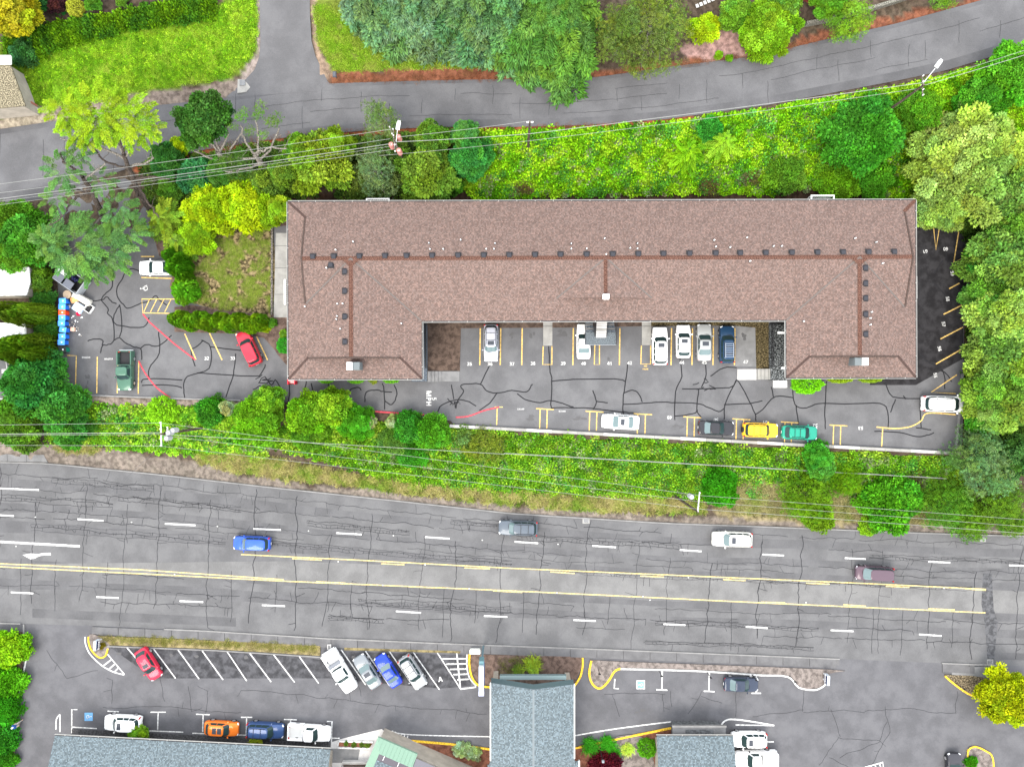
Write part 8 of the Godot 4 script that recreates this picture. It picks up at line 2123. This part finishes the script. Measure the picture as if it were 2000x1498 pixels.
func build_plants() -> void:
	rng.seed = 5001
	var bl := [0.125, 0.195, 0.145]       # blue green conifer
	var dk := [0.075, 0.17, 0.035]
	var md := [0.10, 0.25, 0.035]
	var lm := [0.20, 0.38, 0.02]
	var yg := [0.38, 0.48, 0.015]
	var ol := [0.16, 0.22, 0.045]
	# --- north side of the lane
	plant("broad", 22, 18, 50, 6.0, [0.44, 0.36, 0.03], "golden leaved tree at the north west garden corner")
	plant("clip", 141, 10, 17, 1.6, [0.24, 0.27, 0.03], "round clipped yellow green shrub in the north west garden", {"sz": 1.15})
	plant("shrub", 104, 8, 20, 1.4, [0.07, 0.02, 0.045], "dark purple leaved shrub in the north west garden")
	plant("shrub", 82, 3, 16, 1.6, [0.03, 0.11, 0.04], "dark green shrub beside the purple one")
	plant("shrub", 116, 21, 9, 0.7, [0.03, 0.13, 0.05], "tiny dark green shrub before the purple one")
	plant("shrub", 178, 2, 18, 1.8, md, "leafy green shrub beyond the clipped garden shrub")
	plant("shrub", 235, 0, 14, 1.2, [0.14, 0.26, 0.05], "light green shrub at the top of the garden hedge")
	plant("shrub", 38, 100, 26, 2.2, [0.045, 0.13, 0.055], "dark blue green shrub by the slat fence", {"sz": 1.3})
	plant("conifer", 716, -62, 100, 13, bl, "drooping blue green cedar beside the side lane", {"fat": 1.1, "pitch": -0.25})
	plant("conifer", 805, -52, 112, 15, [0.125, 0.20, 0.14], "large blue green cedar second from the side lane", {"fat": 1.1, "pitch": -0.3})
	plant("conifer", 900, -44, 114, 16, [0.12, 0.205, 0.145], "silvery blue cedar between two green cedars above the lane", {"fat": 1.1, "pitch": -0.3})
	plant("conifer", 985, -46, 114, 15, [0.115, 0.21, 0.12], "grey green cedar beside the big overhanging cedar", {"fat": 1.1, "pitch": -0.3})
	plant("conifer", 1087, 6, 138, 15, [0.10, 0.195, 0.06], "big green cedar whose drooping tips overhang the lane", {"fat": 1.15, "pitch": -0.3})
	plant("open", 1275, 40, 92, 10, [0.16, 0.20, 0.065], "olive green open branched tree above the lane", {"bark": M.bark_pale})
	plant("open", 1215, 60, 60, 9, [0.14, 0.18, 0.06], "thin olive tree next to the big overhanging cedar", {"bark": M.bark_pale})
	plant("shrub", 1380, 50, 32, 2.6, yg, "yellow green shrub above the bark covered bank")
	plant("broad", 1440, 22, 34, 4.0, [0.15, 0.30, 0.04], "green tree by the stepping stones")
	plant("broad", 1508, 45, 55, 5.0, [0.22, 0.36, 0.025], "lime green bushy tree at the north edge of the lane")
	plant("shrub", 1490, 88, 30, 2.2, lm, "bright green shrub at the foot of the lime bushy tree")
	plant("broad", 1535, 5, 34, 5.5, [0.14, 0.26, 0.05], "green tree left of the timber deck")
	plant("open", 1668, 32, 48, 6.5, [0.20, 0.34, 0.04], "loose light green tree leaning over the timber wall")
	plant("broad", 1625, -8, 40, 5, [0.14, 0.30, 0.035], "dark green tree above the timber wall")
	plant("open", 1850, -10, 26, 4, [0.17, 0.31, 0.04], "small light green tree at the north edge east of the timber wall")
	for q in [[1405, 105, 9], [1425, 112, 7], [1462, 72, 16]]:
		plant("shrub", q[0], q[1], q[2], 0.8, lm, "little green weed tuft on the bark covered bank", {"group": "weed tufts on the bark bank", "name": "weed_tuft", "cat": "plant"})
	# --- western cedars and roadside trees
	rng.seed = 5002
	cedar_with_limbs()
	plant("broad", 320, 312, 34, 4, [0.06, 0.18, 0.05], "dark green shrub tree behind the bare cedar trunks")
	plant("shrub", 378, 345, 40, 3.0, [0.05, 0.19, 0.09], "blue green shrub under the overhead wires")
	plant("shrub", 350, 285, 20, 2.2, yg, "small yellow green shrub at the lane edge by the cedars")
	plant("open", 455, 320, 42, 5, [0.10, 0.18, 0.05], "dull green thin shrub tree under the wires", {"bark": M.bark_pale})
	for q in [["broad", 432, 332, 34, 4.0, [0.08, 0.19, 0.04], "green bushy tree below the dense dark crown by the wires"], ["shrub", 515, 352, 34, 3.0, [0.13, 0.2, 0.04], "olive shrub between the bare pale limbs and the lime shrubs"], ["shrub", 330, 365, 26, 2.4, [0.09, 0.2, 0.03], "green shrub at the feet of the cedar trunks"], ["broad", 585, 292, 32, 4.5, [0.12, 0.24, 0.03], "green small tree at the lane edge beside the olive gold tree"], ["open", 690, 345, 34, 5.0, [0.17, 0.22, 0.06], "olive sprigs behind the back eave beside the grey green tree"], ["shrub", 780, 300, 30, 3.0, [0.1, 0.17, 0.05], "dark shrub at the foot of the transformer pole"], ["shrub", 880, 360, 26, 2.6, [0.09, 0.22, 0.03], "green shrub at the back eave west of the ivy slope"]]:
		plant(q[0], q[1], q[2], q[3], q[4], q[5], q[6])
	plant("broad", 622, 312, 62, 7, [0.20, 0.265, 0.035], "olive gold tree west of the transformer pole")
	plant("broad", 560, 340, 36, 5.0, [0.12, 0.20, 0.035], "dull green bushy tree behind the west end of the roof")
	plant("broad", 660, 285, 34, 6.0, [0.20, 0.30, 0.03], "bright green small tree at the lane edge by the transformer pole")
	plant("open", 732, 330, 52, 8, [0.15, 0.20, 0.12], "grey green tree between the olive trees behind the roof", {"bark": M.bark_pale, "sz": 1.05})
	plant("open", 742, 228, 40, 8.5, [0.15, 0.21, 0.11], "grey green pointed tree top reaching over the lane", {"bark": M.bark_pale})
	plant("broad", 835, 338, 60, 7.5, [0.13, 0.205, 0.035], "olive green tree overhanging the back eave")
	plant("broad", 845, 272, 38, 6.0, [0.11, 0.20, 0.035], "dark olive tree at the lane edge behind the transformer pole")
	plant("broad", 918, 305, 44, 6.0, [0.06, 0.235, 0.07], "blue green leafy tree at the west end of the ivy slope")
	plant("broad", 905, 262, 30, 5.0, [0.10, 0.27, 0.09], "mint green small tree at the lane edge by the ivy slope")
	plant("broad", 405, 408, 50, 3.6, yg, "bright yellow green shrub mass beside the cedar trunks")
	plant("broad", 470, 400, 56, 3.8, [0.42, 0.52, 0.015], "brilliant lime yellow shrub mass behind the lawn")
	plant("broad", 380, 458, 36, 3.2, [0.25, 0.38, 0.02], "lime shrub by the accessible bay hedge")
	plant("shrub", 520, 425, 26, 2.4, [0.31, 0.42, 0.02], "lime shrub next to the retaining kerb of the walk")
	plant("broad", 546, 405, 26, 4.0, [0.30, 0.40, 0.03], "lime shrub touching the north west corner of the roof")
	plant("conifer", 318, 425, 62, 4.5, [0.26, 0.34, 0.05], "feathery yellow green cedar branches beside the white sedan", {"gap": 0.9, "fat": 0.8})
	plant("conifer", 345, 470, 40, 3.8, [0.27, 0.36, 0.06], "feathery pale cedar sprig above the plume hedge", {"gap": 0.9, "fat": 0.8})
	plant("broad", 55, 465, 60, 5, [0.07, 0.22, 0.03], "green leafy tree by the western lane bank")
	plant("broad", 25, 500, 40, 4.5, [0.13, 0.28, 0.03], "light green tree behind the white shed roof")
	plant("broad", 20, 430, 40, 4.0, [0.11, 0.26, 0.025], "yellow green shrub tree on the western lane corner")
	plant("shrub", 74, 548, 26, 2.6, [0.12, 0.21, 0.03], "green shrub between the shed and the dumpster")
	plant("shrub", 80, 588, 24, 2.2, [0.05, 0.14, 0.035], "dark green shrub behind the blue bins")
	plant("shrub", 84, 645, 22, 2.0, [0.06, 0.15, 0.03], "dark green shrub behind the middle of the bin row")
	rng.seed = 5003
	for q in [[40, 605, 24], [62, 610, 24], [84, 606, 22]]:
		plant("column", q[0] - 38, q[1], q[2] - 2, 6.5, [0.20, 0.29, 0.03], "tall columnar cedar in the group behind the northern bins", {"group": "western columnar cedars north"})
	for q in [[20, 678, 24], [50, 672, 25], [80, 668, 24], [88, 690, 22], [45, 690, 22]]:
		plant("column", q[0] - 34, q[1], q[2] - 2, 6.0, [0.17, 0.28, 0.025], "tall columnar cedar in the group behind the southern bins", {"group": "western columnar cedars south"})
	plant("broad", 62, 745, 62, 5.5, [0.045, 0.185, 0.05], "dense dark green tree beside the neighbouring car park")
	plant("broad", 118, 795, 48, 5.0, [0.06, 0.21, 0.045], "dark green tree at the south west lot corner")
	plant("broad", 30, 820, 52, 4.5, [0.10, 0.21, 0.03], "green tree on the far west bank")
	plant("broad", 130, 835, 42, 4.0, [0.07, 0.22, 0.04], "green bushy tree on the west bank above the concrete apron")
	plant("shrub", 45, 855, 34, 2.6, [0.14, 0.2, 0.04], "olive shrub above the concrete apron")
	# plume hedges
	rng.seed = 5004
	for i in 5:
		plant("column", 330 + [0, 16, 4, 18, 12][i], [498, 508, 520, 530, 515][i], 20, 3.6, [0.12, 0.30, 0.018], "upright bright green cedar plume beside the white sedan bay", {"group": "plume hedge by the sedan", "n": 5})
	plant("column", 352, 565, 27, 2.6, [0.12, 0.30, 0.018], "rounded green cedar plume at the lawn corner beside the hatched bay", {"n": 9})
	for i in 9:
		plant("column", 340 + i * 19.5, 622 + (i % 2) * 6 + i * 0.8, 19, 2.9, [0.19, 0.33, 0.02], "golden green cedar plume in the hedge above bays 32 and 33", {"group": "plume hedge above the bays", "n": 6})
	for q in [[516, 637, 13, yg, "small yellow shrub by the hedge end"], [532, 631, 10, md, "small dark shrub by the walk end"], [553, 651, 9, [0.2, 0.32, 0.04], "pale green tuft at the west wall"]]:
		plant("shrub", q[0], q[1], q[2], 0.9, q[3], q[4])
	plant("clip", 553, 674, 17, 1.5, [0.03, 0.21, 0.02], "round clipped dark green shrub at the west wing corner")
	# foundation hedges
	plant("clip", 1582, 750, 33, 1.5, [0.10, 0.34, 0.008], "bright green clipped box hedge beside the white mattress", {"sz": 0.62})
	plant("clip", 1647, 739, 28, 1.2, [0.16, 0.26, 0.012], "low yellow green clipped hedge below the east wing, western half", {"sz": 0.35})
	plant("clip", 1706, 739, 26, 1.2, [0.15, 0.25, 0.015], "low yellow green clipped hedge below the east wing, eastern half", {"sz": 0.35})
	for q in [[636, 741, 17], [694, 741, 18], [763, 741, 17]]:
		plant("clip", q[0], q[1], q[2], 1.0, [0.09, 0.28, 0.015], "low rounded green shrub peeping from below the west wing eave", {"sz": 0.5, "group": "low shrubs below the west wing"})
	plant("shrub", 727, 741, 9, 0.8, [0.26, 0.31, 0.05], "pale green tuft between the low shrubs of the west wing")
	# --- ivy slope shrubs
	rng.seed = 5005
	plant("conifer", 1345, 295, 52, 3.2, [0.22, 0.42, 0.02], "feathery lime green sapling on the ivy slope", {"gap": 0.7, "fat": 0.8})
	plant("conifer", 1415, 275, 46, 3.0, [0.28, 0.45, 0.04], "feathery yellow lime sapling east of the first one", {"gap": 0.7, "fat": 0.8})
	plant("shrub", 1385, 250, 26, 1.6, [0.04, 0.22, 0.04], "dark green shrub between the lime saplings")
	plant("shrub", 1465, 345, 24, 1.0, [0.16, 0.11, 0.09], "bare brown twiggy bush above the east roof", {"pad": "sparse0"})
	plant("shrub", 1390, 362, 26, 1.0, [0.15, 0.10, 0.08], "bare brown twiggy bush at the back eave", {"pad": "sparse1"})
	plant("shrub", 1020, 366, 22, 0.9, [0.16, 0.10, 0.08], "brown withered bush on the lower ivy slope", {"pad": "sparse0"})
	plant("broad", 1695, 255, 74, 5.0, [0.07, 0.255, 0.035], "rounded dark green tree on the ivy slope")
	plant("shrub", 1640, 350, 45, 2.0, [0.15, 0.29, 0.02], "fresh green shrub at the north east eave")
	plant("shrub", 1535, 330, 48, 1.8, [0.12, 0.24, 0.03], "green shrub on the slope above the white balcony")
	plant("shrub", 1715, 352, 44, 2.2, [0.08, 0.24, 0.02], "deep green shrub beside the pale spreading tree")
	plant("broad", 1800, 215, 44, 4.0, [0.09, 0.22, 0.02], "green tree behind the lamp pole")
	plant("broad", 1985, 140, 62, 7.0, [0.10, 0.32, 0.03], "bright green tree at the east end of the lane")
	plant("broad", 1925, 190, 48, 5.5, [0.08, 0.27, 0.03], "dark green tree between the lane and the pale tree")
	# big pale spreading tree
	plant("broad", 1905, 300, 118, 8.5, [0.33, 0.42, 0.13], "large pale yellow green spreading tree at the north east corner", {"bark": M.bark_pale})
	plant("broad", 1985, 380, 60, 8.0, [0.20, 0.30, 0.09], "pale green tree behind the large spreading tree")
	plant("broad", 1850, 395, 52, 6.0, [0.31, 0.41, 0.13], "pale green tree leaning towards the east end of the roof", {"bark": M.bark_pale})
	# east wood
	for q in [[1970, 505, 70, 7.5, [0.19, 0.31, 0.09], "tall mid green tree north of bay 58"], [1928, 515, 38, 5.0, [0.06, 0.24, 0.035], "dark green tree overhanging bay 59"], [1938, 588, 52, 6.0, [0.14, 0.29, 0.06], "green tree overhanging bay 57"], [1965, 620, 70, 8.0, [0.24, 0.36, 0.11], "tall pale green tree behind bay 57"], [1962, 700, 64, 7.5, [0.24, 0.36, 0.10], "tall pale green tree beside the longest eastern stall line"], [1915, 690, 22, 4.0, [0.14, 0.29, 0.03], "small leafy tree over the stall line of bay 56"], [1946, 765, 56, 7.0, [0.20, 0.34, 0.07], "green tree above the white van"], [1965, 800, 58, 8.0, [0.25, 0.37, 0.10], "pale green tree east of the white van"], [1915, 822, 26, 4.0, [0.07, 0.26, 0.035], "dark green shrub tree at the nose of the white van"], [1990, 450, 50, 8.0, [0.16, 0.29, 0.06], "green tree at the eastern frame edge north of bay 58"], [1990, 720, 40, 8.5, [0.18, 0.31, 0.05], "green tree at the eastern frame edge by bay 56"]]:
		plant("broad", q[0], q[1], q[2], q[3], q[4], q[5])
	plant("open", 1928, 890, 66, 6.5, [0.14, 0.225, 0.12], "blue grey small leaved tree at the east end of the retaining wall")
	plant("open", 1945, 920, 62, 6.0, [0.15, 0.24, 0.13], "blue grey small leaved tree below the retaining wall end")
	plant("broad", 1990, 890, 40, 6.0, [0.06, 0.14, 0.05], "dark tree at the east frame edge by the blue grey tree")
	# --- lower bank
	rng.seed = 5006
	for q in [["clip", 311, 803, 31, 2.2, [0.12, 0.30, 0.01], "round bright green shrub above the transformer pole"], ["shrub", 405, 803, 32, 2.4, [0.06, 0.23, 0.025], "green shrub right of the round shrub on the bank"], ["shrub", 442, 798, 15, 2.6, [0.40, 0.40, 0.28], "cream flowering shrub at the lot edge west of the red kerb"], ["broad", 500, 822, 50, 4.0, [0.13, 0.31, 0.02], "leafy lime green tree on the bank below the drive"], ["broad", 520, 785, 32, 3.4, [0.15, 0.31, 0.03], "green tree top reaching into the drive"], ["broad", 598, 812, 44, 4.4, [0.17, 0.33, 0.02], "bright lime tree at the red kerb"], ["broad", 645, 795, 42, 4.6, [0.20, 0.35, 0.025], "yellow lime tree overhanging the red kerb"], ["broad", 605, 845, 40, 3.4, [0.12, 0.25, 0.025], "green bush below the yellow lime tree"], ["broad", 690, 825, 38, 3.4, [0.08, 0.28, 0.02], "deep green bush beside the cream flowers"], ["shrub", 718, 826, 15, 2.4, [0.44, 0.45, 0.31], "cream flowering shrub beside the deep green bush"], ["shrub", 766, 824, 14, 2.2, [0.46, 0.45, 0.30], "cream flowering shrub below the red kerb end"], ["broad", 795, 835, 32, 2.8, [0.05, 0.21, 0.03], "dark green bush east of the cream flowers"], ["broad", 845, 848, 38, 3.2, [0.09, 0.27, 0.025], "green bush at the start of the retaining wall"], ["shrub", 765, 862, 32, 2.0, [0.10, 0.20, 0.05], "dull green bush on the middle bank"], ["shrub", 800, 885, 34, 1.8, [0.06, 0.24, 0.025], "green bush lower on the middle bank"], ["open", 945, 868, 46, 2.6, [0.21, 0.24, 0.05], "yellow brown thin shrub below the retaining wall"], ["shrub", 905, 850, 26, 1.6, [0.14, 0.20, 0.07], "grey green twiggy shrub at the wall start"], ["broad", 1600, 893, 34, 3.6, [0.07, 0.27, 0.035], "leafy green sapling leaning over the retaining wall"], ["broad", 1605, 915, 26, 3.0, [0.12, 0.31, 0.06], "light green branches below the leaning sapling"], ["broad", 1408, 955, 38, 2.8, [0.05, 0.24, 0.012], "dark green broom shrub beside the roadside pole"], ["open", 1580, 968, 60, 3.2, [0.14, 0.26, 0.02], "feathery green broom shrub on the dry bank"], ["shrub", 1600, 1010, 32, 1.8, [0.16, 0.29, 0.025], "lower feathery broom shrub above the kerb"], ["open", 1660, 940, 36, 2.4, [0.15, 0.29, 0.015], "small bright broom shrub east of the sapling"], ["clip", 1702, 1028, 22, 1.3, [0.11, 0.24, 0.01], "rounded green shrub right at the road kerb"], ["broad", 1740, 985, 58, 3.2, [0.08, 0.26, 0.02], "green shrub mass on the eastern bank"], ["open", 1850, 985, 62, 3.6, [0.11, 0.235, 0.03], "dark feathery shrub below the wire fence end"], ["open", 1900, 1018, 48, 3.0, [0.13, 0.25, 0.025], "feathery shrub hanging over the small drain"], ["open", 1960, 985, 60, 3.6, [0.12, 0.22, 0.03], "olive feathery shrub at the east bank"], ["open", 1985, 1022, 34, 2.6, [0.14, 0.25, 0.03], "low feathery shrub at the eastern road edge"], ["shrub", 1790, 945, 30, 1.2, [0.11, 0.08, 0.075], "bare brown bush below the wire fence"]]:
		plant(q[0], q[1], q[2], q[3], q[4], q[5], q[6], {"pad": "sparse1"} if "brown bush" in q[6] else {})
	# --- south lot planting
	rng.seed = 5007
	for q in [["shrub", 14, 1272, 38, 2.0, [0.22, 0.40, 0.015], "lime green hedge bush at the west drive, northern end"], ["shrub", 8, 1335, 34, 1.8, [0.10, 0.33, 0.015], "green hedge bush in the middle of the west drive"], ["shrub", 0, 1390, 36, 1.8, [0.05, 0.27, 0.015], "deep green hedge bush by the walking person"], ["shrub", 0, 1450, 30, 1.6, [0.04, 0.19, 0.02], "dark green hedge bush beyond the walking person"], ["shrub", 6, 1488, 22, 1.4, [0.05, 0.2, 0.02], "small dark hedge bush at the south west frame corner"], ["broad", 266, 1440, 20, 2.8, [0.20, 0.33, 0.03], "bright green shrub tree against the west grey roof"], ["shrub", 497, 1452, 14, 2.6, [0.30, 0.32, 0.03], "small yellow green potted shrub behind the navy SUV"], ["broad", 1972, 1368, 54, 5.0, [0.42, 0.42, 0.012], "yellow leaved tree on the eastern kerb island"], ["clip", 1266, 1466, 20, 1.6, [0.055, 0.20, 0.008], "rounded dark green tussock shrub beside the east grey roof"], ["shrub", 1900, 1490, 13, 0.8, [0.06, 0.26, 0.015], "small green shrub on the south east kerb island"], ["shrub", 1180, 1498, 32, 1.5, [0.10, 0.008, 0.025], "dark maroon shrub below the garden lamp post"], ["shrub", 900, 1466, 17, 0.8, [0.50, 0.54, 0.44], "white flowering shrub in the red bark bed, western clump"], ["shrub", 925, 1474, 16, 0.8, [0.50, 0.54, 0.42], "white flowering shrub in the red bark bed, eastern clump"], ["shrub", 196, 1262, 7, 0.5, [0.20, 0.14, 0.03], "small withered plant on the west sign island"]]:
		plant(q[0], q[1], q[2], q[3], q[4], q[5], q[6])
	for q in [[1153, 1459, 17, 0.9, [0.03, 0.17, 0.012], "broad leaved dark green clump west of the garden lamp"], [1187, 1455, 16, 0.9, [0.035, 0.2, 0.012], "broad leaved green clump east of the garden lamp"], [1197, 1474, 15, 0.9, [0.03, 0.17, 0.012], "broad leaved dark green clump nearest the chartreuse plant"], [1227, 1466, 14, 0.7, [0.38, 0.45, 0.07], "chartreuse spiky plant on the gravel"], [1041, 1300, 15, 1.0, [0.21, 0.28, 0.04], "spiky yellow green plant before the entrance canopy"], [1012, 1310, 10, 0.7, [0.15, 0.2, 0.04], "small spiky green plant before the entrance canopy"]]:
		plant("grassy", q[0], q[1], q[2], q[3], q[4], q[5], {"n": 16})
	for q in [[675, 1453], [690, 1456], [706, 1455], [717, 1457]]:
		plant("shrub", q[0], q[1], 4, 0.4, [0.15, 0.2, 0.05], "tiny bedding plant in the white edged bed", {"group": "bedding plants in the white edged bed", "name": "bedding_plant", "cat": "plant"})

func cedar_with_limbs() -> void:
	# two old deodars and two thinner trees with bare twisted limbs; crowns drawn from drooping fronds
	var specs := [
		{"label": "old cedar with golden green top and bare twisted limbs beside the lane", "base": [300, 420], "col": [0.30, 0.40, 0.03],
		"trunk": [[300, 420, 0], [268, 372, 3.0], [250, 330, 6.0], [240, 300, 8.5]],
		"limbs": [[[240, 300, 8.5], [215, 262, 10.0], [190, 240, 10.8]], [[240, 300, 8.5], [232, 270, 10], [226, 240, 10.8]], [[245, 305, 8], [260, 275, 9.5], [258, 245, 10.5]], [[244, 312, 7.5], [200, 290, 8.5], [150, 285, 9], [115, 270, 9.3]], [[252, 330, 6], [210, 318, 7], [180, 290, 8], [160, 280, 8.4]], [[262, 350, 4.5], [300, 345, 5], [330, 350, 5.4]], [[270, 372, 3], [265, 420, 3.5], [255, 450, 3.8]], [[268, 365, 3.5], [290, 400, 4.2], [310, 425, 4.5]], [[250, 328, 6], [285, 318, 6.6], [300, 308, 7]]],
		"pads": [[190, 222, 11.5, 62, 26], [245, 232, 11.2, 55, 22], [130, 215, 11.5, 45, 20], [285, 245, 10.5, 34, 14], [160, 255, 10.3, 46, 16], [255, 285, 8.5, 18, 8]]},
		{"label": "old cedar with blue green lower boughs over the car park entrance", "base": [215, 450], "col": [0.135, 0.24, 0.10],
		"trunk": [[215, 455, 0], [200, 420, 2.5], [178, 372, 6.0], [160, 345, 8.0]],
		"limbs": [[[160, 345, 8], [130, 320, 9], [115, 300, 9.4]], [[172, 368, 6.5], [130, 405, 7], [118, 425, 7.0], [95, 440, 6.8]], [[185, 385, 5], [150, 370, 6], [120, 365, 6.5]], [[165, 350, 7.5], [190, 330, 8.0], [205, 318, 8.2]], [[200, 420, 2.5], [160, 470, 3.6], [120, 500, 4.0]], [[205, 425, 2.4], [220, 480, 3.4], [225, 510, 3.6]]],
		"pads": [[140, 478, 5.0, 66, 30], [205, 488, 4.6, 58, 26], [95, 470, 5.2, 40, 16], [175, 520, 4.0, 44, 16], [245, 450, 4.4, 46, 18], [230, 405, 5.0, 40, 16], [120, 330, 9.5, 42, 14], [110, 385, 7.8, 38, 12], [195, 350, 6.6, 34, 10], [150, 300, 9.0, 30, 9]]},
		{"label": "dense dark green tree over the lane with bare pale limbs below", "base": [462, 352], "col": [0.055, 0.135, 0.035], "pad": "leafy1", "pale": true,
		"trunk": [[462, 352, 0], [440, 318, 2.5], [425, 295, 4.0]],
		"limbs": [[[425, 295, 4], [405, 272, 5.2], [395, 255, 6]], [[430, 300, 3.6], [420, 270, 5], [425, 245, 6]], [[440, 318, 2.5], [400, 305, 3.6], [368, 290, 4.6]], [[428, 298, 3.8], [445, 265, 5], [440, 235, 6]], [[440, 318, 2.5], [450, 290, 4], [470, 262, 5]]],
		"pads": [[385, 228, 6.8, 44, 9], [410, 222, 7.2, 42, 9], [360, 235, 6.4, 30, 5], [372, 262, 5.8, 32, 5], [440, 225, 6.2, 26, 4], [402, 248, 6.6, 36, 6]]},
		{"label": "thin leaved tree with bare twisted pale limbs at the lane edge", "base": [530, 345], "col": [0.14, 0.25, 0.045], "pad": "sparse1", "pale": true,
		"trunk": [[530, 345, 0], [510, 320, 2.0], [495, 300, 3.4]],
		"limbs": [[[495, 300, 3.4], [478, 275, 5], [468, 245, 6.4]], [[500, 305, 3], [505, 270, 5], [498, 235, 6.4]], [[505, 315, 2.4], [530, 285, 4], [545, 250, 5.4]], [[500, 308, 2.8], [455, 308, 3.6], [425, 300, 4.2]], [[510, 320, 2], [475, 330, 3], [440, 335, 3.6]], [[495, 300, 3.4], [520, 290, 4], [560, 290, 4.6]]],
		"pads": [[472, 228, 7, 24, 3], [505, 222, 7, 26, 3], [535, 240, 6, 24, 3], [490, 255, 6, 22, 2], [455, 245, 6.6, 20, 2], [520, 262, 5.4, 20, 2]]}]
	for s in specs:
		var b := P(s.base[0], s.base[1], 0)
		var y0 := hgt(b.x, b.z)
		var o := thing("cedar_tree", s.label, "tree", Vector3(b.x, y0, b.z))
		var tb := MB.new()
		for i in s.trunk.size() - 1:
			var q0 := P(s.trunk[i][0], s.trunk[i][1], y0 + s.trunk[i][2]) - o.position; var q1 := P(s.trunk[i + 1][0], s.trunk[i + 1][1], y0 + s.trunk[i + 1][2]) - o.position
			limb(tb, q0, q1, 0.42 - 0.08 * i, 0.36 - 0.08 * i, 0.05)
		obj("trunk", tb.mesh(), M.bark_pale if s.get("pale", false) else M.bark, o)
		for l in s.limbs:
			var lb := MB.new()
			for i in l.size() - 1:
				var q0 := P(l[i][0], l[i][1], y0 + l[i][2]) - o.position; var q1 := P(l[i + 1][0], l[i + 1][1], y0 + l[i + 1][2]) - o.position
				limb(lb, q0, q1, 0.15 - 0.035 * i, 0.11 - 0.03 * i, 0.1)
				for k in 2:
					var m := q0.lerp(q1, rng.randf())
					limb(lb, m, m + Vector3(rng.randfn(), rng.randf() * 0.6, rng.randfn()) * 0.8, 0.035, 0.012, 0.1)
			obj("limb", lb.mesh(), M.bark if rng.randf() < (0.0 if s.get("pale", false) else 0.6) else M.bark_pale, o)
		var xf := []; var cols := []
		for q in s.pads:
			var c := P(q[0], q[1], y0 + q[2]) - o.position
			var rad: float = q[3] * 0.058
			if s.has("pad"):
				for k in int(q[4]):
					var a2 := k * 2.399 + rng.randf(); var r2 := rad * 0.6 * sqrt(float(k) / q[4]); var l2 := rad * rng.randf_range(0.35, 0.6)
					xf.append(Transform3D(Basis(Vector3.UP, a2).scaled(Vector3(l2, l2 * 0.8, l2)), c + Vector3(cos(a2) * r2, rng.randf_range(-0.4, 0.4), sin(a2) * r2))); cols.append(pcol())
				continue
			for k in int(q[4]) * 2:
				var a := k * 2.399 + rng.randf() * 0.4
				var rr := rad * 0.55 * sqrt(float(k) / (q[4] * 2))
				var l := rad * rng.randf_range(0.38, 0.62)
				xf.append(Transform3D((Basis(Vector3.UP, -a) * Basis(Vector3.BACK, rng.randf_range(-0.25, 0.3))).scaled_local(Vector3(l, l, l * 0.9)), c + Vector3(cos(a) * rr, rng.randf_range(-0.5, 0.5), sin(a) * rr))); cols.append(pcol())
		crown(o, s.get("pad", "frond1"), xf, cols, s.col)


func _ready() -> void:
	var cam := Camera3D.new(); cam.name = "camera"
	cam.position = Vector3(0, CAMH, 0); cam.rotation_degrees = Vector3(-90, 0, 0)
	cam.fov = rad_to_deg(2.0 * atan(749.0 / F)); cam.near = 0.5; cam.far = 2500.0
	add_child(cam); cam.current = true
	var env := Environment.new()
	var sky := Sky.new(); var sm := ProceduralSkyMaterial.new()
	sm.sky_top_color = Color(0.88, 0.893, 0.915); sm.sky_horizon_color = Color(0.915, 0.925, 0.935); sm.sky_curve = 0.2
	sm.ground_bottom_color = Color(0.3, 0.3, 0.28); sm.ground_horizon_color = Color(0.85, 0.87, 0.88); sm.sun_angle_max = 1.0
	sky.sky_material = sm
	env.background_mode = Environment.BG_SKY; env.sky = sky
	env.tonemap_mode = Environment.TONE_MAPPER_LINEAR; env.tonemap_exposure = 4.5
	env.sdfgi_enabled = true; env.ssao_enabled = true; env.ssil_enabled = true
	var we := WorldEnvironment.new(); we.name = "environment"; we.environment = env; add_child(we)
	var sun := DirectionalLight3D.new(); sun.name = "sun"
	sun.light_energy = 0.4; sun.light_angular_distance = 32.0; sun.light_color = Color(1.0, 0.975, 0.94); sun.shadow_enabled = true
	sun.rotation_degrees = Vector3(-56, -28, 0); add_child(sun)
	nz.seed = 3; nz.frequency = 0.02; nz.fractal_octaves = 4
	rng.seed = 1
	setup_lines()
	setup_materials()
	build_ground()
	build_roads()
	build_lots()
	build_south()
	build_apartments()
	build_south_buildings()
	build_edges()
	build_cars()
	build_poles()
	build_bins()
	build_signs()
	build_person()
	make_pads()
	build_cover()
	build_plants()
